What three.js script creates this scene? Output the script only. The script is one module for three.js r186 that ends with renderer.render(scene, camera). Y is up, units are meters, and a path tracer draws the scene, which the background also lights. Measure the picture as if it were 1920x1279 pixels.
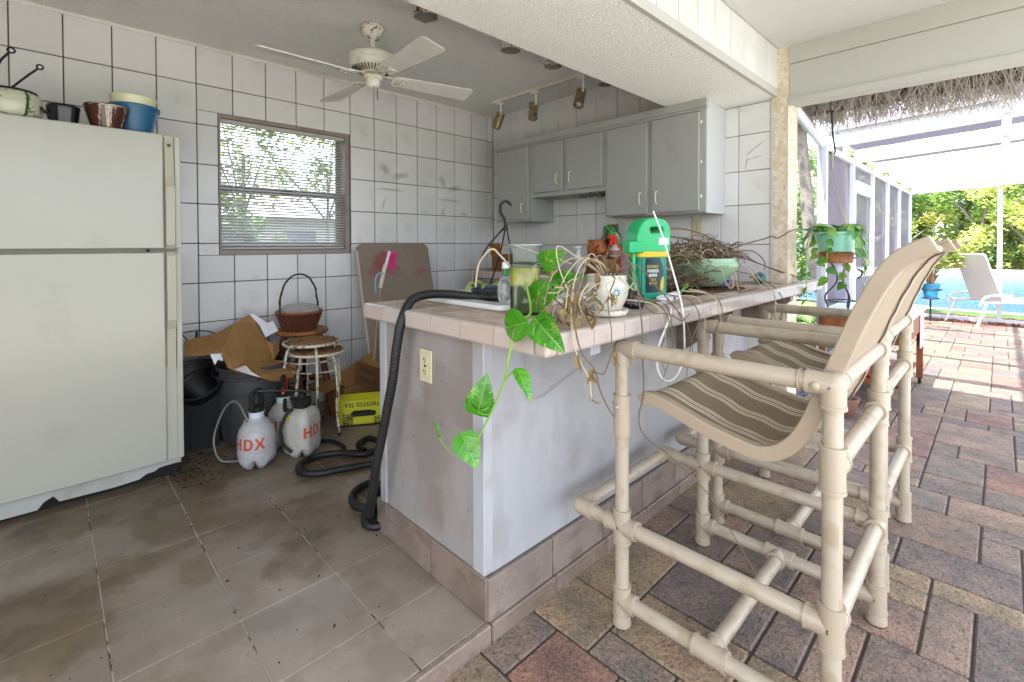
import * as THREE from 'three';
import { mergeGeometries } from 'three/addons/utils/BufferGeometryUtils.js';
import { ConvexGeometry } from 'three/addons/geometries/ConvexGeometry.js';
import { RoundedBoxGeometry } from 'three/addons/geometries/RoundedBoxGeometry.js';

// ---------------------------------------------------------------- camera, sky, sun, exposure
const scene = new THREE.Scene();
const camera = new THREE.PerspectiveCamera(2 * Math.atan(639.5 / 892.4) * 180 / Math.PI, 1920 / 1279, 0.02, 400);
camera.setViewOffset(1920, 1279, 0, 167, 1920, 1279);   // a shift lens: verticals stay upright
camera.position.set(0, 1.165, 0);
{
  const yaw = 44.224 * Math.PI / 180, pitch = -0.869 * Math.PI / 180;
  camera.lookAt(Math.sin(yaw) * Math.cos(pitch), 1.165 + Math.sin(pitch), -Math.cos(yaw) * Math.cos(pitch));
  camera.rotateZ(-0.171 * Math.PI / 180);
}
const renderer = new THREE.WebGLRenderer({ antialias: true });
renderer.toneMapping = THREE.LinearToneMapping;
renderer.toneMappingExposure = 5.0;
renderer.shadowMap.enabled = true;
const SUN = new THREE.Vector3(-0.42, 1, -0.06).normalize();
const sun = new THREE.DirectionalLight(new THREE.Color(1, 0.975, 0.93), 3.3);
sun.position.copy(SUN).multiplyScalar(40); sun.target.position.set(5, 0, 0);
sun.position.add(sun.target.position);
sun.castShadow = true; sun.shadow.radius = 1.5; sun.shadow.mapSize.set(4096, 4096);
Object.assign(sun.shadow.camera, { left: -22, right: 22, top: 22, bottom: -22, near: 1, far: 90 });
scene.add(sun, sun.target);

let seed = 20240611;
const R = () => { seed = (seed + 0x6d2b79f5) | 0; let t = Math.imul(seed ^ (seed >>> 15), 1 | seed); t = (t + Math.imul(t ^ (t >>> 7), 61 | t)) ^ t; return ((t ^ (t >>> 14)) >>> 0) / 4294967296; };
const rr = (a, b) => a + (b - a) * R();
const pick = (a) => a[Math.floor(R() * a.length) % a.length];
const V = (x, y, z) => new THREE.Vector3(x, y, z);
const PI = Math.PI;

// tileable value noise on the unit square
const LAT = new Float32Array(65536); for (let i = 0; i < 65536; i++) LAT[i] = R();
function vn(x, y, p, s) {
  const xi = Math.floor(x), yi = Math.floor(y); let fx = x - xi, fy = y - yi;
  fx = fx * fx * (3 - 2 * fx); fy = fy * fy * (3 - 2 * fy);
  const h = (a, b) => LAT[((((a % p) + p) % p) * 131 + (((b % p) + p) % p) * 7919 + s * 4111) & 65535];
  const a = h(xi, yi), b = h(xi + 1, yi), c = h(xi, yi + 1), d = h(xi + 1, yi + 1);
  return a + (b - a) * fx + (c - a) * fy + (a - b - c + d) * fx * fy;
}
function fbm(u, v, p, s = 0, oct = 5, gain = 0.5) {
  let a = 0, w = 1, t = 0;
  for (let o = 0; o < oct; o++) { a += w * vn(u * p, v * p, p, s + o); t += w; w *= gain; p *= 2; }
  return a / t;
}
const clamp = (x) => Math.min(1, Math.max(0, x));
const sm = (a, b, x) => { x = clamp((x - a) / (b - a)); return x * x * (3 - 2 * x); };
const mix = (a, b, t) => a.map((x, i) => x + (b[i] - x) * t);

{ // hazy summer sky with thin cloud, the same all round
  const w = 256, h = 128, d = new Float32Array(w * h * 4);
  for (let j = 0; j < h; j++) for (let i = 0; i < w; i++) {
    const el = (j + 0.5) / h * PI - PI / 2, e = Math.sin(Math.max(el, 0));
    const c = sm(0.42, 0.72, fbm(i / w, j / h * 0.5, 8, 3, 5)) * sm(0.0, 0.12, el) * 0.6;
    const base = mix([0.92, 0.95, 1.0], [0.37, 0.55, 0.92], Math.pow(e, 0.55));
    const col = mix(base, [1.15, 1.15, 1.15], c);
    const k = (j * w + i) * 4; d[k] = col[0]; d[k + 1] = col[1]; d[k + 2] = col[2]; d[k + 3] = 1;
  }
  const t = new THREE.DataTexture(d, w, h, THREE.RGBAFormat, THREE.FloatType);
  t.mapping = THREE.EquirectangularReflectionMapping; t.magFilter = t.minFilter = THREE.LinearFilter; t.needsUpdate = true;
  scene.background = t; scene.environment = t;
}

// ---------------------------------------------------------------- textures and materials
function tex(size, fn, srgb = true, hgt = size) {
  const d = new Uint8Array(size * hgt * 4);
  for (let j = 0; j < hgt; j++) for (let i = 0; i < size; i++) {
    let c = fn((i + 0.5) / size, (j + 0.5) / hgt); if (typeof c === 'number') c = [c, c, c];
    const k = (j * size + i) * 4; d[k] = clamp(c[0]) * 255; d[k + 1] = clamp(c[1]) * 255; d[k + 2] = clamp(c[2]) * 255; d[k + 3] = 255;
  }
  const t = new THREE.DataTexture(d, size, hgt); t.wrapS = t.wrapT = THREE.RepeatWrapping;
  t.magFilter = t.minFilter = THREE.LinearFilter; if (srgb) t.colorSpace = THREE.SRGBColorSpace; t.needsUpdate = true; return t;
}
function canvasTex(w, h, draw) {
  const c = document.createElement('canvas'); c.width = w; c.height = h; draw(c.getContext('2d'), w, h);
  const t = new THREE.CanvasTexture(c); t.colorSpace = THREE.SRGBColorSpace; t.wrapS = t.wrapT = THREE.RepeatWrapping; return t;
}
const rep = (t, s) => { const c = t.clone(); c.repeat.set(1 / s, 1 / s); c.needsUpdate = true; return c; };   // uv in metres -> one tile of the texture covers s metres
const hex = (h) => [(h >> 16 & 255) / 255, (h >> 8 & 255) / 255, (h & 255) / 255];
const T = {};
T.fine = tex(256, (u, v) => 0.5 * fbm(u, v, 32, 1, 3) + 0.5 * fbm(u, v, 8, 5, 4), false);
T.stucco = tex(512, (u, v) => { const a = fbm(u, v, 40, 2, 3, 0.6), b = fbm(u, v, 14, 9, 3); return sm(0.3, 0.72, a * 0.7 + b * 0.3); }, false);
T.knock = tex(512, (u, v) => sm(0.46, 0.6, fbm(u + 0.03 * fbm(u, v, 9, 4, 2), v, 26, 7, 4, 0.55)), false);
T.smudge = tex(512, (u, v) => { const n = fbm(u, v, 4, 11, 6), m = fbm(u, v, 12, 21, 5); return mix([1, 1, 1], [0.91, 0.905, 0.89], sm(0.5, 0.85, n) * 0.4 + sm(0.66, 0.82, m) * 0.3); });
T.paintwear = tex(512, (u, v) => { const n = fbm(u, v * 0.999, 5, 31, 6), s = fbm(u * 1, v * 0.25, 16, 33, 4); return mix([1, 1, 1], [0.90, 0.88, 0.865], sm(0.48, 0.75, n) * 0.45 + sm(0.52, 0.78, s) * 0.3); });
T.scuff = tex(512, (u, v) => { const n = fbm(u, v, 4, 31, 6), s = fbm(u, v * 0.4, 20, 33, 4), d = fbm(u, v, 60, 37, 3); let c = mix([1, 1, 1], [0.86, 0.82, 0.79], sm(0.42, 0.75, n) * 0.6 + sm(0.55, 0.8, s) * 0.25); return mix(c, [0.5, 0.45, 0.42], sm(0.8, 0.86, d) * 0.5); });
T.floor = tex(1024, (u, v) => {
  const a = fbm(u, v, 6, 41, 6), b = fbm(u + 0.05 * a, v * 2, 10, 45, 5), w = 1 - Math.abs(2 * fbm(u + 0.08 * a, v + 0.08 * b, 7, 51, 4) - 1), w2 = 1 - Math.abs(2 * fbm(u - 0.06 * b, v, 13, 57, 4) - 1);
  let c = mix(hex(0x9c9186), hex(0xaea399), sm(0.3, 0.7, a)); c = mix(c, hex(0x8b7f74), sm(0.5, 0.72, b) * 0.6);
  c = mix(c, hex(0xc6bdb2), sm(0.95, 0.995, w) * 0.32 + sm(0.965, 1, w2) * 0.22);
  const sp = fbm(u, v, 120, 61, 2); return mix(c, hex(0x4a4038), sm(0.86, 0.9, sp) * 0.6);
});
// the kitchen floor as it lies: 3.6 m square, glaze marbling, and the brown dried mud where it was trodden in front of the refrigerator
T.kitchenfloor = tex(1536, (u, v) => {
  const x = -1.2 + 3.6 * u, z = -3.5 + 3.6 * v, a = fbm(u, v, 16, 41, 5), b = fbm(u + 0.02 * a, v, 34, 45, 4), w = 1 - Math.abs(2 * fbm(u + 0.02 * a, v + 0.02 * b, 26, 51, 3) - 1);
  let c = mix(hex(0xa89e93), hex(0xbcb2a8), sm(0.3, 0.7, a)); c = mix(c, hex(0x988d82), sm(0.5, 0.75, b) * 0.5); c = mix(c, hex(0xcfc6bc), sm(0.975, 0.998, w) * 0.25);
  const d = fbm(u + 0.03 * b, v * 1.25, 11, 71, 6, 0.55), mud = sm(0.40, 0.62, d + 0.20 * clamp((-2.05 - z) * 0.8 + (0.35 - x) * 0.5) - 0.08);
  c = mix(c, mix(hex(0x84745c), hex(0x6a5943), sm(0.4, 0.7, b)), mud * (0.45 + 0.4 * fbm(u, v, 120, 77, 3)));
  for (const [px, pz, rx, rz] of [[0.37, -2.0, 0.05, 0.09], [0.03, -1.97, 0.05, 0.10], [-0.02, -1.84, 0.055, 0.10], [0.30, -2.42, 0.06, 0.07]]) { const q = Math.hypot((x - px) / rx, (z - pz) / rz) + (a - 0.5) * 1.6; c = mix(c, hex(0x8a7a5c), sm(1.05, 0.8, q) * 0.55 * (0.4 + b)); }
  const sp = fbm(u, v, 400, 61, 2); return mix(c, hex(0x4a4038), sm(0.88, 0.93, sp) * 0.5);
});
T.stone = tex(512, (u, v) => {
  const a = fbm(u, v, 5, 81, 6), g = fbm(u, v, 100, 83, 2), g2 = fbm(u, v, 60, 87, 3);
  const k = 0.82 + 0.40 * (a - 0.5) + (g - 0.5) * 0.3; return [k + 0.13 * (a - 0.5), k, k - 0.09 * (a - 0.5)].map((x) => x * (1 - 0.22 * sm(0.66, 0.78, g2)));
});
T.wood = tex(512, (u, v) => { const n = fbm(u * 1, v * 0.12, 40, 91, 3), m = fbm(u, v * 0.2, 8, 95, 4); return mix([1, 1, 1], [0.62, 0.55, 0.48], 0.6 * n + 0.5 * m); });
T.card = tex(256, (u, v) => { const n = fbm(u, v, 5, 101, 5), f = fbm(u, v * 0.1, 60, 103, 2); return mix([1, 1, 1], [0.8, 0.77, 0.72], 0.7 * n + 0.4 * f); });
T.rust = tex(512, (u, v) => { const n = fbm(u, v, 9, 111, 6), m = fbm(u, v, 30, 115, 4); return mix([1, 1, 1], mix([0.62, 0.47, 0.3], [0.36, 0.3, 0.22], m), sm(0.53, 0.66, n * 0.6 + m * 0.4)); });
T.dust = tex(512, (u, v) => { const n = fbm(u, v, 6, 121, 6), g = fbm(u, v, 80, 125, 2), g2 = fbm(u, v, 40, 127, 3); let c = mix(hex(0xe4d9d0), hex(0xc4b6a8), sm(0.35, 0.75, n)); return mix(c, hex(0x7a6a58), sm(0.72, 0.82, g2) * 0.5 + sm(0.8, 0.87, g) * 0.4); });
T.grime = tex(512, (u, v) => { const n = fbm(u, v, 7, 131, 6); return mix([1, 1, 1], [0.86, 0.82, 0.75], sm(0.5, 0.8, n) * 0.6); });

const MT = {};
function mat(o) {
  const m = o.physical || o.transmission || o.clearcoat || o.sheen ? new THREE.MeshPhysicalMaterial() : new THREE.MeshStandardMaterial();
  delete o.physical;
  m.roughness = 0.6; m.metalness = 0;
  for (const k in o) { if (k === 'color') m.color.set(o.color); else if (k === 'attenuationColor') m.attenuationColor.set(o[k]); else m[k] = o[k]; }
  return m;
}
const bump = (t, s, b) => ({ bumpMap: rep(t, s), bumpScale: b });

// ---------------------------------------------------------------- geometry helpers
function xf(g, x = 0, y = 0, z = 0, rx = 0, ry = 0, rz = 0) { if (rx) g.rotateX(rx); if (ry) g.rotateY(ry); if (rz) g.rotateZ(rz); g.translate(x, y, z); return g; }
const box = (w, h, d, x = 0, y = 0, z = 0, rx = 0, ry = 0, rz = 0) => xf(new THREE.BoxGeometry(w, h, d), x, y, z, rx, ry, rz);
const bb = (x0, x1, y0, y1, z0, z1) => box(x1 - x0, y1 - y0, z1 - z0, (x0 + x1) / 2, (y0 + y1) / 2, (z0 + z1) / 2);
const rbox = (w, h, d, r, x = 0, y = 0, z = 0, rx = 0, ry = 0, rz = 0) => xf(new RoundedBoxGeometry(w, h, d, 3, Math.min(r, w / 2.01, h / 2.01, d / 2.01)), x, y, z, rx, ry, rz);
function cham(w, h, d, c) {   // a block with chamfered edges
  const p = [];
  for (const sx of [-1, 1]) for (const sy of [-1, 1]) for (const sz of [-1, 1]) {
    p.push(V(sx * w / 2, sy * (h / 2 - c), sz * (d / 2 - c)), V(sx * (w / 2 - c), sy * h / 2, sz * (d / 2 - c)), V(sx * (w / 2 - c), sy * (h / 2 - c), sz * d / 2));
  }
  return new ConvexGeometry(p);
}
const cyl = (r0, r1, h, x = 0, y = 0, z = 0, n = 20, rx = 0, rz = 0, open = false) => xf(new THREE.CylinderGeometry(r1, r0, h, n, 1, open), x, y, z, rx, 0, rz);   // r0 at the bottom
function rod(a, b, r, n = 10, r2 = r) {
  const d = b.clone().sub(a), g = new THREE.CylinderGeometry(r2, r, d.length(), n);
  g.applyQuaternion(new THREE.Quaternion().setFromUnitVectors(V(0, 1, 0), d.clone().normalize()));
  g.translate((a.x + b.x) / 2, (a.y + b.y) / 2, (a.z + b.z) / 2); return g;
}
const tube = (pts, r, seg = 40, n = 8, closed = false, tension = 0.5) => new THREE.TubeGeometry(new THREE.CatmullRomCurve3(pts.map((p) => Array.isArray(p) ? V(...p) : p), closed, 'catmullrom', tension), seg, r, n, closed);
function tubeR(pts, rf, seg = 40, n = 8) {   // tube with a radius that changes along it
  const curve = new THREE.CatmullRomCurve3(pts.map((p) => Array.isArray(p) ? V(...p) : p)), g = new THREE.TubeGeometry(curve, seg, 1, n), P = g.attributes.position, q = new THREE.Vector3();
  for (let i = 0; i <= seg; i++) { const c = curve.getPointAt(i / seg), r = rf(i / seg); for (let j = 0; j <= n; j++) { const k = i * (n + 1) + j; q.fromBufferAttribute(P, k).sub(c).multiplyScalar(r).add(c); P.setXYZ(k, q.x, q.y, q.z); } }
  g.computeVertexNormals(); return g;
}
const lathe = (prof, n = 32, x = 0, y = 0, z = 0) => xf(new THREE.LatheGeometry(prof.map(([r, h]) => new THREE.Vector2(Math.max(r, 1e-4), h)), n), x, y, z);
function extr(pts, depth, bevel = 0) {
  const s = new THREE.Shape(pts.map(([x, y]) => new THREE.Vector2(x, y)));
  return new THREE.ExtrudeGeometry(s, { depth, bevelEnabled: bevel > 0, bevelSize: bevel, bevelThickness: bevel, bevelSegments: 2, curveSegments: 12 });
}
function plain(g) {
  g = g.index ? g.toNonIndexed() : g;
  for (const k of Object.keys(g.attributes)) if (!['position', 'normal', 'uv', 'color'].includes(k)) g.deleteAttribute(k);
  if (!g.attributes.normal) g.computeVertexNormals();
  return g;
}
function metreUV(g, ou = 0, ov = 0) {   // uv in metres, by the axis that each face looks along
  const P = g.attributes.position, n = P.count, uv = new Float32Array(n * 2), a = V(0, 0, 0), b = V(0, 0, 0), c = V(0, 0, 0);
  for (let i = 0; i < n; i += 3) {
    a.fromBufferAttribute(P, i); b.fromBufferAttribute(P, i + 1).sub(a); c.fromBufferAttribute(P, i + 2).sub(a); b.cross(c);
    const x = Math.abs(b.x), y = Math.abs(b.y), z = Math.abs(b.z);
    for (let k = 0; k < 3; k++) {
      const px = P.getX(i + k), py = P.getY(i + k), pz = P.getZ(i + k), o = (i + k) * 2;
      if (x >= y && x >= z) { uv[o] = pz + ou; uv[o + 1] = py + ov; } else if (y >= z) { uv[o] = px + ou; uv[o + 1] = pz + ov; } else { uv[o] = px + ou; uv[o + 1] = py + ov; }
    }
  }
  g.setAttribute('uv', new THREE.BufferAttribute(uv, 2)); return g;
}
function geo(list, keepUV = false, ou = rr(0, 3), ov = rr(0, 3)) {
  list = (Array.isArray(list) ? list : [list]).map(plain);
  const col = list.some((g) => g.attributes.color); if (col) list.forEach((g) => { if (!g.attributes.color) g.setAttribute('color', new THREE.BufferAttribute(new Float32Array(g.attributes.position.count * 3).fill(1), 3)); });
  let g = list.length > 1 ? mergeGeometries(list.map((q) => { if (!q.attributes.uv) metreUV(q); return q; })) : list[0];
  if (!keepUV || !g.attributes.uv) metreUV(g, ou, ov);
  return g;
}
const names = {};
const numbered = (n) => { const k = (names[n] = (names[n] ?? -1) + 1); return k ? n + '_' + String(k).padStart(3, '0') : n; };
function mesh(name, list, material, parent = scene, keepUV = false) {
  const m = new THREE.Mesh(list.isBufferGeometry && list.userData.ready ? list : geo(list, keepUV), material);
  m.name = parent === scene ? numbered(name) : name; m.castShadow = m.receiveShadow = true; parent.add(m); return m;
}
const ready = (list, keepUV = false, ou, ov) => { const g = geo(list, keepUV, ou, ov); g.userData.ready = true; return g; };
function put(m, x, y, z, rx = 0, ry = 0, rz = 0) { m.position.set(x, y, z); m.rotation.set(rx, ry, rz); return m; }
function tag(o, label, category, group) { o.userData.label = label; o.userData.category = category; if (group) o.userData.group = group; return o; }
function struct(o, label) { o.userData.kind = 'structure'; if (label) o.userData.label = label; return o; }
function stuff(o, label) { o.userData.kind = 'stuff'; if (label) o.userData.label = label; return o; }
function thing(name, label, category, x = 0, y = 0, z = 0, turn = 0, group) {
  const o = new THREE.Group(); o.name = numbered(name); o.position.set(x, y, z); o.rotation.y = turn; scene.add(o); return tag(o, label, category, group);
}
function variants(n, make) { return Array.from({ length: n }, () => ready(make())); }
const tint = (base, k, extra = {}) => Array.from({ length: k }, () => { const m = base.clone(); const h = {}; base.color.getHSL(h); m.color.setHSL(h.h + rr(-0.012, 0.012), h.s * rr(0.7, 1.25), h.l * rr(0.93, 1.06)); Object.assign(m, extra); return m; });
// ---------------------------------------------------------------- the building: kitchen recess under a roof, patio beside it
const WZ = -3.5, WX = 3.15, CEIL = 2.42, G = -0.055;
MT.tile = mat({ color: '#d6d4d1', roughness: 0.26, map: rep(T.smudge, 1.1) });
MT.grout = mat({ color: '#5b544d', roughness: 0.95, ...bump(T.fine, 0.2, 0.001) });
MT.stucco = mat({ color: '#eeeee8', roughness: 0.95, ...bump(T.stucco, 0.34, 0.006) });
MT.stuccoB = mat({ color: '#f1f1ea', roughness: 0.95, ...bump(T.stucco, 0.22, 0.0035) });
MT.popcorn = mat({ color: '#d2d2ce', roughness: 0.95, ...bump(T.stucco, 0.22, 0.003) });
MT.cream = mat({ color: '#b3b1aa', roughness: 0.55, map: rep(T.smudge, 2.9) });
MT.white = mat({ color: '#dfdcd3', roughness: 0.55, map: rep(T.grime, 2.3) });
const tileMats = tint(MT.tile, 5);

// window wall, one tile after another
{
  const w = thing('tiled_window_wall', 'white tiled kitchen wall with dark grout around the window', 'wall', 0, 0, WZ);
  const wx0 = 0.786, wx1 = 1.66, wy0 = 1.105, wy1 = 2.012, th = 0.16;
  mesh('masonry', [bb(-1.2, wx0, -0.2, 2.42, -th, -0.009), bb(wx1, WX + 0.15, -0.2, 2.42, -th, -0.009), bb(wx0, wx1, -0.2, wy0, -th, -0.009), bb(wx0, wx1, wy1, 2.42, -th, -0.009)], MT.grout, w);
  const xs = []; for (let i = -4; i < 17; i++) xs.push(-0.133 + 0.2007 * i); xs.push(WX);
  const ys = [0]; for (let k = 8; k >= 0; k--) ys.push(2.174 - 0.2488 * k); ys.push(2.42);
  const cache = {}, gap = 0.0055;
  for (let i = 0; i + 1 < xs.length; i++) for (let j = 0; j + 1 < ys.length; j++) {
    const parts = []; let [x0, x1, y0, y1] = [xs[i] + gap / 2, xs[i + 1] - gap / 2, ys[j] + gap / 2, ys[j + 1] - gap / 2];
    if (x1 < -0.3 || (y1 < 1.6 && x1 < 0.25)) continue;
    const inX = x1 > wx0 && x0 < wx1, inY = y1 > wy0 && y0 < wy1;
    if (!(inX && inY)) parts.push([x0, x1, y0, y1]);
    else {
      if (y0 < wy0 - 0.012) parts.push([x0, x1, y0, wy0 - 0.003]);
      if (y1 > wy1 + 0.012) parts.push([x0, x1, wy1 + 0.003, y1]);
      const a = Math.max(y0, wy0), b = Math.min(y1, wy1);
      if (x0 < wx0 - 0.012) parts.push([x0, wx0 - 0.003, a, b]);
      if (x1 > wx1 + 0.012) parts.push([wx1 + 0.003, x1, a, b]);
    }
    for (const [a, b, c, d] of parts) {
      const key = Math.round((b - a) * 500) + '_' + Math.round((d - c) * 500);
      cache[key] ||= variants(3, () => cham(b - a, d - c, 0.010, 0.0022));
      const m = mesh('tile', pick(cache[key]), pick(tileMats), w); m.position.set((a + b) / 2, (c + d) / 2, -0.005 + rr(-0.0008, 0.0008)); m.rotation.set(rr(-1, 1) * 0.003, rr(-1, 1) * 0.003, 0);
    }
  }
  // ghost marks left by two wall ornaments: thin smears of grime lie on the glaze
  const grime = mat({ color: '#8d8780', roughness: 0.9, transparent: true, alphaMap: tex(256, (u, v) => { const s = Math.abs(v - 0.5 - 0.22 * Math.sin(u * 3 + 0.4)); return sm(0.34, 0.0, s) * sm(0, 0.4, u) * sm(1, 0.5, u) * (0.1 + 0.9 * fbm(u, v, 12, 141, 4)) * 0.6; }, false) });
  for (const [x, y, wd, ht, rz] of [[1.95, 1.76, 0.16, 0.14, -0.6], [2.12, 1.72, 0.24, 0.12, 0.35], [2.02, 1.61, 0.34, 0.05, 0.02], [1.96, 1.50, 0.16, 0.04, 1.35], [2.52, 1.72, 0.15, 0.13, -0.7], [2.68, 1.66, 0.24, 0.11, 0.4], [2.62, 1.56, 0.36, 0.05, 0.0], [2.55, 1.46, 0.16, 0.04, 1.4], [2.78, 1.44, 0.12, 0.06, 0]]) {
    const s = new THREE.PlaneGeometry(wd, ht); const m = mesh('grime_smear', s, grime, w, true); put(m, x, y, 0.0024, 0, 0, rz);
  }
  mesh('caulk_line', [bb(-0.6, WX - 0.002, 2.402, 2.42, 0, 0.008)], MT.white, w);
}
// back wall behind the cabinets
{
  const w = thing('tiled_back_wall', 'white tiled wall with dark grout behind the grey cabinets', 'wall', WX, 0, 0);
  mesh('masonry', [bb(0.009, 0.15, -0.2, 2.42, WZ + 0.002, -0.972)], MT.grout, w);
  const zs = [WZ]; for (let i = 0; i < 12; i++) zs.push(-3.456 + 0.1978 * i); zs.push(-1.168, -0.982);
  const ys = [0.42, 0.666, 0.914, 1.162, 1.411, 1.624, 1.851, 2.036, 2.125, 2.42], cache = {}, gap = 0.004;
  for (let i = 0; i + 1 < zs.length; i++) for (let j = 0; j + 1 < ys.length; j++) {
    if (zs[i + 1] - zs[i] < 0.02) continue;
    const a = zs[i] + gap / 2, b = zs[i + 1] - gap / 2, c = ys[j] + gap / 2, d = ys[j + 1] - gap / 2, key = Math.round((b - a) * 500) + '_' + Math.round((d - c) * 500);
    cache[key] ||= variants(3, () => cham(0.010, d - c, b - a, 0.0022));
    const m = mesh('tile', pick(cache[key]), pick(tileMats), w); m.position.set(0.005 + rr(-0.0008, 0.0008), (c + d) / 2, (a + b) / 2);
  }
  const pm = mesh('end_plaster', [bb(-0.004, 0.012, 0.4, 2.04, -0.980, -0.968)], MT.white, w);
  const g = mat({ color: '#8d8780', roughness: 0.9, transparent: true, alphaMap: tex(128, (u, v) => sm(0.1, 0.01, Math.abs(v - 0.5 - 0.3 * (u - 0.5))) * sm(0, 0.2, u) * sm(1, 0.8, u) * 0.8 * fbm(u, v, 8, 151, 4), false) });
  for (const [y, z, l, h, rz] of [[1.76, -1.07, 0.15, 0.06, 0.5], [1.70, -1.08, 0.12, 0.05, 0.05], [1.67, -1.12, 0.08, 0.05, 1.2]]) put(mesh('grime_smear', new THREE.PlaneGeometry(l, h), g, w, true), -0.003, y, z, 0, -PI / 2, 0).rotateZ(rz);
}
// rough plaster post at the wall end
{
  const p = mesh('plaster_post', [bb(WX - 0.012, WX + 0.17, G, 2.33, -0.966, -0.882)], mat({ color: '#ebdfcd', roughness: 0.95, map: rep(tex(512, (u, v) => { const a = fbm(u, v, 12, 161, 5), b = fbm(u, v, 50, 163, 3); return mix(mix([1, 1, 1], [0.95, 0.91, 0.86], sm(0.4, 0.7, a)), [0.66, 0.58, 0.5], sm(0.7, 0.76, b) * 0.5); }), 0.35), ...bump(T.stucco, 0.2, 0.004) }));
  tag(p, 'rough beige plaster post at the end of the tiled back wall', 'post');
}
// ceilings, soffit, beam, roof
{
  const kc = mesh('kitchen_ceiling', [bb(-1.2, WX + 0.15, CEIL, CEIL + 0.04, WZ - 0.16, -1.505)], MT.stucco); struct(kc, 'pale textured plaster ceiling of the kitchen recess');
  const s = thing('plaster_soffit', 'dropped plaster soffit with tiled face running above the bar', 'soffit', 0, 0, 0);
  mesh('soffit_body', [bb(-1.2, WX, 2.045, CEIL, -1.505, -0.958)], MT.stuccoB, s);
  mesh('face_trim', [bb(-1.2, WX, 2.043, 2.088, -0.958, -0.938)], MT.cream, s);
  const fm = tint(mat({ color: '#cfcfcc', roughness: 0.3, map: rep(T.smudge, 1.4) }), 3), fg = variants(3, () => cham(0.175, 0.238, 0.010, 0.002));
  mesh('face_backing', [bb(-1.2, WX, 2.088, 2.33, -0.958, -0.951)], MT.grout, s);
  for (let k = 0; k < 16; k++) { const x = 3.154 - 0.0905 - 0.181 * k; put(mesh('face_tile', pick(fg), pick(fm), s), x, 2.209, -0.947); }
  mesh('corner_bead', [bb(-1.2, WX, 2.326, 2.334, -0.943, -0.932)], MT.cream, s);
  const pc = mesh('patio_ceiling', [bb(-1.2, WX + 0.15, 2.33, 2.37, -0.95, 0.9)], MT.popcorn); struct(pc, 'white popcorn textured ceiling over the patio');
  const b = thing('patio_header_beam', 'white header beam across the open end of the patio ceiling', 'beam', WX, 0, 0);
  mesh('beam_board', [bb(0, 0.15, 2.0, 2.225, -0.88, 0.9)], MT.cream, b);
  mesh('upper_trim', [bb(-0.012, 0.15, 2.227, 2.329, -0.88, 0.9)], MT.cream, b);
  mesh('lower_lip', [bb(-0.016, 0.02, 1.985, 2.022, -0.88, 0.9)], MT.cream, b);
  const rf = mesh('roof_slab', [bb(-1.2, 4.12, 2.47, 2.62, WZ - 0.55, -0.95), bb(-1.2, 4.12, 2.4701, 2.62, -0.95, 0.9)], MT.white); tag(rf, 'flat white roof slab over kitchen and patio, seen only by its shade', 'roof');
}
tag(mesh('house_wall', [bb(-1.36, -1.205, G, 2.47, WZ - 0.16, -1.2)], mat({ color: '#c9c4ba', roughness: 0.9 })), 'unseen plastered house wall closing the near end of the kitchen', 'wall');  // out of view; its length is set to shade the bar end
// kitchen floor: tiles on a slab a step above the patio
{
  const f = new THREE.Group(); f.name = 'kitchen_floor'; scene.add(f); struct(f, 'grubby beige ceramic floor of the kitchen recess');
  mesh('floor_slab', [bb(-1.2, WX + 0.15, -0.3, -0.0035, WZ - 0.1, -1.10)], mat({ color: '#b3aa9e', roughness: 0.95, map: rep(T.rust, 0.9) }), f);
  const fm = tint(mat({ color: '#c6beb4', roughness: 0.45, map: T.kitchenfloor }), 4), clean = tint(mat({ color: '#c3bab2', roughness: 0.5, map: rep(T.floor, 0.9) }), 3);
  for (let i = -3; i < 9; i++) for (let j = -6; j < 4; j++) {
    const x0 = 0.413 + 0.304 * i + 0.0022, x1 = x0 + 0.2996, z0 = -1.94 + 0.304 * j + 0.0022, z1 = Math.min(z0 + 0.2996, -1.100); if (z1 - z0 < 0.03 || z1 < WZ + 0.02) continue;
    const a = Math.max(z0, WZ + 0.002), g = plain(cham(x1 - x0, 0.01, z1 - a, 0.0016)), P = g.attributes.position, uv = new Float32Array(P.count * 2), cx = (x0 + x1) / 2, cz = (a + z1) / 2;
    for (let k = 0; k < P.count; k++) { uv[2 * k] = (P.getX(k) + cx + 1.2) / 3.6; uv[2 * k + 1] = (P.getZ(k) + cz + 3.5) / 3.6; }
    g.setAttribute('uv', new THREE.BufferAttribute(uv, 2)); g.userData.ready = true;
    put(mesh('floor_tile', g, pick(fm), f), cx, -0.005 + rr(-0.0006, 0.0006), cz, rr(-1, 1) * 0.002, 0, rr(-1, 1) * 0.002);
  }
  const eg = variants(4, () => cham(0.302, 0.060, 0.022, 0.004));
  for (let k = -5; k < 8; k++) put(mesh('step_edge_tile', pick(eg), pick(clean), f), 0.96 + 0.152 + 0.305 * k, -0.030, -1.088, 0, k % 2 ? PI : 0, 0);
}
struct(mesh('bounce_deck', [bb(-8.0, 10.05, -0.35, G - 0.002, 1.23, 14)], mat({ color: '#c9c4ba', roughness: 0.9, map: rep(T.grime, 1.7), ...bump(T.fine, 0.3, 0.003) })), 'unseen pale concrete deck added beside the patio to bounce light');  // unseen deck, added so sunlight bounces up to soffit and ceilings
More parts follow.
